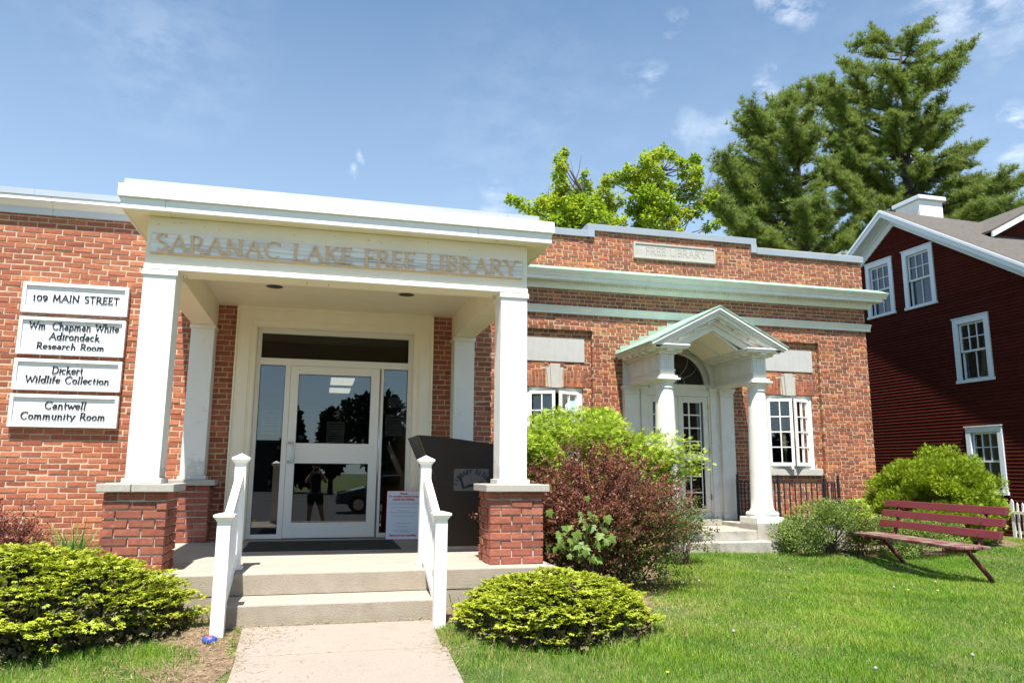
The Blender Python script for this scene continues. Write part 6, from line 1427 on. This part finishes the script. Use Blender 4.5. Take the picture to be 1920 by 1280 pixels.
# daylily clump
def blades(name, label, cat, c, n, L_, w_, seed, material, spread=.5, group=None, cnt_part=False):
    rg = np.random.default_rng(seed); t = thing(name, label, cat, c, group); m = MB(); tint = []
    for i in range(n):
        a = rg.uniform(0, 2*PI); b0 = np.array(c)+[rg.normal()*.07, rg.normal()*.06, 0]; ln = L_*rg.uniform(.6, 1.1); lean = rg.uniform(.1, spread); ww = w_*rg.uniform(.6, 1.1); lat = np.array([-math.sin(a), math.cos(a), 0]); k0 = len(m.v); K = 6
        for k in range(K+1):
            u = k/K; p = b0+np.array([math.cos(a), math.sin(a), 0])*lean*u**1.8*ln*1.3+np.array([0, 0, ln*(u-.55*lean*u**3)]); ww_ = ww*(1-u**2.2)*(.6+.4*min(1, u*4))
            m.v += [tuple(p-lat*ww_/2), tuple(p+[0, 0, -ww_*.25]), tuple(p+lat*ww_/2)]
        for k in range(K): q = k0+k*3; m.f += [(q, q+1, q+4, q+3), (q+1, q+2, q+5, q+4)]
        tint += [rg.random()]*((K+1)*3)
    o = m.build('blades', material, t); at = o.data.attributes.new('tint', 'FLOAT', 'POINT'); at.data.foreach_set('value', tint); o['kind'] = 'stuff'; return t
blades('daylily_clump', 'clump of long green strap leaves against the wall, left of the porch pier', 'plant', (-2.36, -.85, -.34), 170, .70, .020, 61, 'lily_leaf', .75)
for i, (x, y, n, h_, lab) in enumerate(((1.22, -3.12, 14, .26, 'thin tall weeds growing against the right side of the porch foundation'), (2.05, -3.12, 26, .30, 'wispy weeds below the right brick pier'), (-.78, -3.35, 16, .22, 'small weeds beside the left railing post foot'), (1.75, -3.10, 16, .22, 'weeds between the smaller spreading spruce and the foundation'))):
    blades('weed_tuft', lab, 'weeds', (x, y, -.34), n, h_, .008, 70+i, 'lily_leaf', .5)
shrub('sapling', 'small leafy sprout at the corner between the railing shrub and the bench', 'plant', (7.35, -.35, .27), (.10, .10, .12), -.3, 60, .07, 'bright_leaf', 56, tmpl=(lf_v, lf_f), lumps=6, lump_r=.8, stems=4)

# ================================================================== LAWN
def inside(poly, x, y):
    c = np.zeros(len(x), bool); n = len(poly)
    for i in range(n):
        (x0, y0), (x1, y1) = poly[i], poly[(i+1) % n]
        k = ((y0 > y) != (y1 > y)) & (x < (x1-x0)*(y-y0)/(y1-y0+1e-12)+x0); c ^= k
    return c
def snoise(x, y, s, seed):
    r = np.random.default_rng(seed); o = np.zeros_like(x)
    for k in range(5): a = r.uniform(0, 2*PI); f = s*(1+.7*k); o += np.sin(f*(x*math.cos(a)+y*math.sin(a))+r.uniform(0, 6))/(1+.4*k)
    return o/2.4
def lawn():
    rg = np.random.default_rng(77); M_ = 1700000; x = rg.uniform(-4.6, 13.0, M_); y = rg.uniform(-7.4, 3.0, M_)
    GZ = np.array([gz(a, b) for a, b in zip(x[:1], y[:1])])
    z = -.335-.055*np.clip(-3.4-y, 0, 9)-.02*np.clip(x-4, 0, 4)+.09*np.clip((y+1.2)/1.2, 0, 1)*np.clip((x-3)/2, 0, 1)+.012*np.sin(x*2.1+y)*np.sin(y*1.7-x*.6)
    P = np.stack([x, y, z], 1); d = P-CAM; zz = d@_f; u = 960+F_PX*(d@_r2)/zz; v = 640-F_PX*(d@_u2)/zz
    k = (zz > .5) & (u > -500) & (u < 2600) & (v < 1650)
    k &= rg.random(M_) < np.clip(11/zz**1.15*.9, .10, 1)
    # keep off walk, buildings, beds
    k &= ~((x > -.47+.03*rg.normal(size=M_)) & (x < .90+.02*rg.normal(size=M_)) & (y < -3.4)); k &= ~((y > -3.06) & (x > -6) & (x < 2.1)) & ~((y > -3.5) & (x > -.7) & (x < 1.05)) & ~((y > 1.55) & (x < 9.35)) & (x < 12.05) & ~((y > -.02) & (x < 6.65) & (x > 4.5))
    beds = [[(-5.5, -.02), (-1.75, -.02), (-1.75, -3.0), (-.75, -3.05), (-.5, -3.6), (-.44, -4.6), (-.56, -4.7), (-.74, -4.1), (-1.0, -3.85), (-1.9, -3.85), (-3.2, -3.6), (-5.5, -2.6)],
            [(.9, -3.4), (.96, -3.6), (1.2, -3.75), (2.2, -4.0), (2.75, -3.4), (3.0, -2.9), (3.45, -2.3), (3.8, -1.3), (4.3, -.2), (4.4, 1.55), (2.3, 1.55), (2.0, -.2), (2.0, -3.0), (.9, -3.05)],
            [(6.5, .0), (7.3, -.30), (8.6, -.35), (9.6, .2), (11.2, .5), (11.7, 1.6), (9.4, 2.4), (9.2, 1.55), (6.5, 1.55)]]
    nz_ = snoise(x, y, 6., 3)*.10
    for b in beds: ins = inside(b, x+nz_, y+nz_); k &= ~(ins & (rg.random(M_) > .045))
    bare = np.exp(-(((x-2.95)/.26)**2+((y+3.45)/.20)**2))+np.exp(-(((x+.62)/.22)**2+((y+4.35)/.42)**2))*1.0+np.exp(-(((x-7.5)/.55)**2+((y+1.6)/1.1)**2))*.45+np.exp(-(((x-10.2)/1.2)**2+((y+.8)/.35)**2))*.7+np.exp(-(((x-.98)/.12)**2+((y+4.3)/.2)**2))
    k &= rg.random(M_) > bare*.9
    thin = np.clip(.5+snoise(x, y, 2.1, 9)*.8, .12, 1); k &= rg.random(M_) < .55+.45*thin
    x, y, z, zz = x[k], y[k], z[k], zz[k]; N = len(x); thin = thin[k]
    clump = snoise(x, y, 1.4, 12); lush = snoise(x, y, 4.5, 31)
    h = (.021+.024*rg.random(N)+.018*np.clip(lush, -1, 1))*(1+.0*clump); tall = np.exp(-(((x-1.9)/1.3)**2+((y+4.35)/.28)**2))+np.exp(-(((x+1.9)/1.5)**2+((y+4.05)/.25)**2)); h = np.maximum(h, .014)*(1+1.15*tall)
    w_ = .0026+.0009*zz/4*rg.uniform(.6, 1.2, N)
    a = rg.uniform(0, 2*PI, N); b = rg.uniform(0, 2*PI, N); ln = h*rg.uniform(.15, .85, N)
    L = np.stack([np.cos(a)*w_, np.sin(a)*w_, 0*a], 1)/2; D = np.stack([np.cos(b)*ln, np.sin(b)*ln, 0*b], 1); P = np.stack([x, y, z-.004], 1)
    Hh = np.stack([0*h, 0*h, h], 1)
    V = np.stack([P-L, P+L, P+D*.35+Hh*.62+L*.75, P+D*.35+Hh*.62-L*.75, P+D+Hh*.98], 1).reshape(-1, 3)
    broad = snoise(x, y, .55, 44); tint = np.clip(.40+.26*(rg.random(N)-.5)+.30*lush+.22*clump+.16*broad-.03, 0, .78); dry = rg.random(N) < np.clip(.05+.22*(1-thin), 0, .26); tint = np.where(dry, .93, tint)
    me = bpy.data.meshes.new('lawn_grass'); me.vertices.add(N*5); me.vertices.foreach_set('co', V.astype(np.float32).ravel())
    base = np.arange(N)*5; Q = np.stack([base, base+1, base+2, base, base+2, base+3, base+3, base+2, base+4], 1).ravel()
    me.loops.add(len(Q)); me.loops.foreach_set('vertex_index', Q.astype(np.int32)); me.polygons.add(N*3); me.polygons.foreach_set('loop_start', (np.arange(N*3)*3).astype(np.int32)); me.polygons.foreach_set('loop_total', np.full(N*3, 3, np.int32))
    at = me.attributes.new('tint', 'FLOAT', 'POINT'); at.data.foreach_set('value', np.repeat(tint, 5).astype(np.float32)); me.update(calc_edges=True)
    o = link_mesh('lawn_grass', me, 'grass_blade'); print('blades', N); return setp(o, 'short mown grass of the lawn and the verges of the walk', 'grass', kind='stuff')
lawn()
# dry needles and straw on the bare soil
rg = np.random.default_rng(90); P = []
for (cx, cy, sx, sy, n) in ((-.62, -3.75, .25, .16, 900), (-.75, -4.4, .3, .35, 1300), (.2, -3.50, .6, .025, 500), (3.05, -3.3, .35, .3, 900), (1.0, -3.8, .12, .3, 300), (1.5, -3.2, .5, .1, 300), (.95, -4.3, .15, .1, 200), (-2, -4.0, .9, .15, 600), (2.2, -4.15, .7, .12, 500), (.2, -4.3, .45, .5, 14), (-.44, -4.3, .04, .4, 160), (.88, -4.3, .03, .4, 160)):
    q = rg.normal(size=(n, 2))*[sx, sy]+[cx, cy]; P += [(a, b, gz(a, b)+(.036 if -.46 < a < .9 and b < -3.5 else .02)+rg.random()*.012) for a, b in q]
n = len(P); a = rg.uniform(0, 2*PI, n); v, f = rhomb(1, .07, 0)
o = scatter('dry_litter', v, f, P, np.stack([np.cos(a), np.sin(a), rg.normal(size=n)*.12], 1), np.tile([0, 0, 1.], (n, 1)), rg.uniform(.02, .07, n), rg.random(n), 'dry_straw'); setp(o, 'dry needles and straw scattered over the bare soil by the walk', 'litter', kind='stuff')
# dandelions
dv, df = fan(7, 3.0, 1., .5, 0)
def dandelion(x, y, white, label, h_=.10):
    z = gz(x, y); t = thing('dandelion', label, 'flower', (x, y, z)); m = MB(); m.tube([(x, y, z), (x+.008, y, z+h_*.6), (x+.004, y-.004, z+h_)], .0018, 5); m.build('stem', 'lily_leaf', t)
    v, f = icosphere(.0125 if white else .011, 2); m = MB(); m.v = [(x+.004+a, y-.004+b, z+h_+c*(1 if white else .5)) for a, b, c in v]; m.f = f; m.build('seed_head' if white else 'flower_head', 'dandelion_white' if white else 'dandelion_yellow', t, smooth=True)
for (px, py, wt, lab) in ((1753, 1092, 1, 'white dandelion clock between the bench legs'), (1675, 1102, 1, 'white dandelion clock left of the bench shadow'), (1310, 1090, 1, 'white dandelion clock by the right edge of the barberry'), (1757, 1108, 0, 'yellow dandelion in front of the bench'), (1702, 1107, 0, 'small yellow dandelion left of the other yellow one'), (1822, 1230, 1, 'white dandelion clock in the lower right of the lawn'), (1480, 1068, 1, 'white dandelion clock in the lawn before the portico steps'), (1640, 1255, 1, 'white dandelion clock near the bottom of the lawn'), (1374, 1185, 1, 'white dandelion clock right of the smaller spreading spruce'), (1250, 1262, 0, 'yellow dandelion at the bottom of the lawn')):
    d = ray(px, py); tt = 3.
    for _ in range(60):
        p = CAM+d*tt; tt += (gz(p[0], p[1])+.09-p[2])/d[2]*.9
    p = CAM+d*tt; dandelion(p[0], p[1], wt, lab)
v, f = icosphere(1, 2); m = MB(); m.v = [(6.62+.11*a*(1+.1*math.sin(b*5)), -.02+.07*b, -.30+.055*c) for a, b, c in v]; m.f = f; setp(m.build('garden_stone', 'stone_pink', smooth=True), 'pinkish round stone at the right end of the portico steps', 'stone')
v, f = icosphere(1, 2); m = MB(); m.v = [(8.42+.09*a, -.62+.05*b, .12+.03*c) for a, b, c in v]; m.f = f

# ================================================================== ACROSS THE STREET (seen mirrored in the glass)
def far_tree(label, x, y, h_, r, seed, conifer=False):
    rg = np.random.default_rng(seed); t = thing('street_tree', label, 'tree', (x, y, -1)); m = MB(); m.tube([(x, y, -1), (x, y, h_*.8)], [.2, .06], 7); m.build('trunk', 'bark', t)
    n = 2600; q = rdir(n)
    if conifer: u = rg.random(n)**.6; pos = np.stack([x+q[:, 0]*r*(1-(1-u))*1.0, y+q[:, 1]*r*u, h_-u*(h_+.2)], 1)
    else:
        L_ = rdir(22)*.68; i = rg.integers(0, 22, n); pos = np.array([x, y, h_*.58])+(L_[i]+q*.38)*np.array([r, r, h_*.46])
    o = scatter('crown', *rhomb(1, .7), pos, q+rg.normal(size=(n, 3))*.4, rdir(n), rg.uniform(.3, .6, n), rg.random(n)*.5, 'far_leaf', t); o['kind'] = 'stuff'
far_tree('dark spire shaped spruce across the street, mirrored in the door glass', -1.7, -46, 5.0, 1.3, 1, True)
far_tree('round leafy tree across the street, mirrored at the right of the door glass', 3.4, -42, 5.8, 2.3, 2)
far_tree('second leafy tree across the street, mirrored in the right sidelight', 7.2, -44, 5.4, 2.4, 3); far_tree('leafy tree across the street beside the low building', -9.5, -45, 3.4, 2.4, 4); far_tree('narrow leafy tree across the street, mirrored mid door', .9, -44, 4.6, .8, 6)
t = thing('far_building', 'low pale building across the street', 'building', (-14, -52, -1))
m = MB(); m.box(-30, -3.0, -58, -50, -1, 2.7); m.build('walls', 'far_wall', t); m = MB(); m.box(-30.3, -2.7, -58.3, -49.7, 2.71, 2.95); m.build('roof', 'shingle', t)
for k in range(7):
    m = MB(); m.box(-28+k*3.4, -26.4+k*3.4, -49.99, -49.9, .4, 1.8); m.build('window', 'house_glass', t)
m = MB(); m.box(5, 40, -62, -54, -1, 2.6); t2 = thing('far_building', 'low building across the street behind the trees', 'building', (20, -58, -1)); m.build('walls', 'far_wall', t2); m = MB(); m.box(4.7, 40.3, -62.3, -53.7, 2.61, 2.9); m.build('roof', 'shingle', t2)
def car(cx, cy, label):
    t = thing('parked_car', label, 'car', (cx, cy, -.81)); zb = -.81; L2, W2 = 2.2, .9
    side = [(-2.2, .35), (-2.15, .75), (-1.5, .88), (-1.0, 1.0), (-.45, 1.42), (.9, 1.46), (1.7, 1.05), (2.1, .95), (2.2, .6), (2.15, .32)]
    m = MB(); m.prism(side, lambda u, v, w_: (cx+u, w_, zb+v), cy-W2, cy+W2); b = m.build('body', 'car_paint', t, bevel=.08)
    for sy in (-1, 1):
        m = MB(); yy = cy+sy*(W2+.005); m.prism([(-.85, 1.0), (-.40, 1.36), (.85, 1.38), (1.45, 1.03)], lambda u, v, w_: (cx+u, w_, zb+v), min(yy, yy+sy*.01), max(yy, yy+sy*.01)); m.build('side_window', 'dark_glass', t)
        for sx in (-1.35, 1.35):
            m = MB(); m.prism([(.33*math.cos(a*PI/12), .33*math.sin(a*PI/12)) for a in range(24)], lambda u, v, w_: (cx+sx+u, w_, zb+.33+v), cy+sy*.72, cy+sy*.93); w1 = m.build('wheel', 'tyre', t)
            m = MB(); yy = cy+sy*.93; m.prism([(.2*math.cos(a*PI/8), .2*math.sin(a*PI/8)) for a in range(16)], lambda u, v, w_: (cx+sx+u, w_, zb+.33+v), min(yy, yy+sy*.01), max(yy, yy+sy*.01)); m.build('rim', 'steel', w1, off=OFF[t])
    for sy in (-1, 1):
        m = MB(); m.box(cx-2.215, cx-2.15, cy+sy*.62-.14, cy+sy*.62+.14, zb+.62, zb+.76); m.build('headlight', 'white_paint_fresh', t)
car(2.9, -20.5, 'dark car parked along the near side of the street'); car(-7.5, -27, 'dark car parked on the far side of the street')

# ================================================================== THE PHOTOGRAPHER (mirrored in the lower door glass)
def person():
    gx, gy = -.02, -9.86; zf = gz(0, gy); t = thing('person', 'person in black top and shorts raising a camera to the face, mirrored in the door', 'person', (gx, gy, zf))
    def skin(name, joints, edges, material, root=0, sub=1):
        me = bpy.data.meshes.new(name); me.from_pydata([(gx+p[0]-gx, gy+p[1]-gy, zf+p[2]-zf) for p, r in joints], edges, []); me.materials.append(MATS[material])
        o = bpy.data.objects.new(name, me); COL.objects.link(o); o.parent = t
        md = o.modifiers.new('skin', 'SKIN'); sv = me.skin_vertices[0].data if me.skin_vertices else None
        if sv is None: 
            bpy.context.view_layer.update(); sv = me.skin_vertices[0].data
        for i, (p, r) in enumerate(joints): sv[i].radius = (r, r); sv[i].use_root = (i == root)
        s_ = o.modifiers.new('sub', 'SUBSURF'); s_.levels = s_.render_levels = sub; md.use_smooth_shade = True; return o
    J = [((0, 0, .90), .13), ((0, 0, 1.05), .115), ((0, -.01, 1.25), .13), ((0, 0, 1.38), .07), ((0, 0, 1.44), .05), ((0, .02, 1.50), .075), ((0, .02, 1.58), .085), ((0, .02, 1.64), .06),
         ((-.17, 0, 1.35), .05), ((-.24, .14, 1.16), .040), ((-.10, .26, 1.42), .030), ((-.07, .28, 1.47), .034),
         ((.17, 0, 1.35), .05), ((.24, .14, 1.18), .040), ((.10, .26, 1.43), .030), ((.07, .28, 1.48), .034),
         ((-.09, 0, .84), .10), ((-.12, 0, .48), .06), ((-.14, 0, .10), .04), ((-.14, .10, .03), .035),
         ((.09, 0, .84), .10), ((.16, 0, .48), .06), ((.25, 0, .10), .04), ((.26, .10, .03), .035)]
    E_ = [(0, 1), (1, 2), (2, 3), (3, 4), (4, 5), (5, 6), (6, 7), (2, 8), (8, 9), (9, 10), (10, 11), (2, 12), (12, 13), (13, 14), (14, 15), (0, 16), (16, 17), (17, 18), (18, 19), (0, 20), (20, 21), (21, 22), (22, 23)]
    skin('body', J, E_, 'skin', 0, 2)
    skin('top', [((0, 0, .86), .155), ((0, 0, 1.05), .135), ((0, -.01, 1.25), .15), ((0, 0, 1.36), .09), ((-.10, 0, 1.35), .07), ((.10, 0, 1.35), .07)], [(0, 1), (1, 2), (2, 3), (3, 4), (3, 5)], 'cloth_black', 0, 2)
    skin('shorts', [((0, 0, .92), .145), ((-.09, 0, .84), .115), ((-.11, 0, .62), .10), ((.09, 0, .84), .115), ((.13, 0, .62), .10)], [(0, 1), (1, 2), (0, 3), (3, 4)], 'cloth_black', 0, 2)
    v, f = icosphere(1, 2); m = MB(); m.v = [(gx+.095*a, gy-.015+.11*b, zf+1.60+.115*c) for a, b, c in v if True]; m.f = f; m.build('hair', 'hair', t, smooth=True)
    for sx in (-1, 1):      # fingers round the camera
        for k in range(4): m = MB(); z_ = zf+1.445+k*.020; m.tube([(gx+sx*.072, gy+.285, z_), (gx+sx*.062, gy+.325, z_+.004), (gx+sx*.040, gy+.338, z_+.004)], [.010, .009, .007], 6); m.build('finger', 'skin', t)
        m = MB(); m.tube([(gx+sx*.070, gy+.27, zf+1.45), (gx+sx*.045, gy+.262, zf+1.47), (gx+sx*.03, gy+.262, zf+1.485)], [.011, .010, .008], 6); m.build('thumb', 'skin', t)
person()
t = thing('hand_camera', 'black camera held by the mirrored person', 'camera', (0, -9.56, .8))
m = MB(); m.box(-.068, .028, -9.600, -9.560, .775, .850); m.build('body', 'camera_black', t, bevel=.006)
m = MB(); m.prism([(.03*math.cos(a*PI/10), .03*math.sin(a*PI/10)) for a in range(20)], lambda u, v, w_: (-.02+u, w_, .81+v), -9.559, -9.515); m.build('lens', 'camera_black', t)
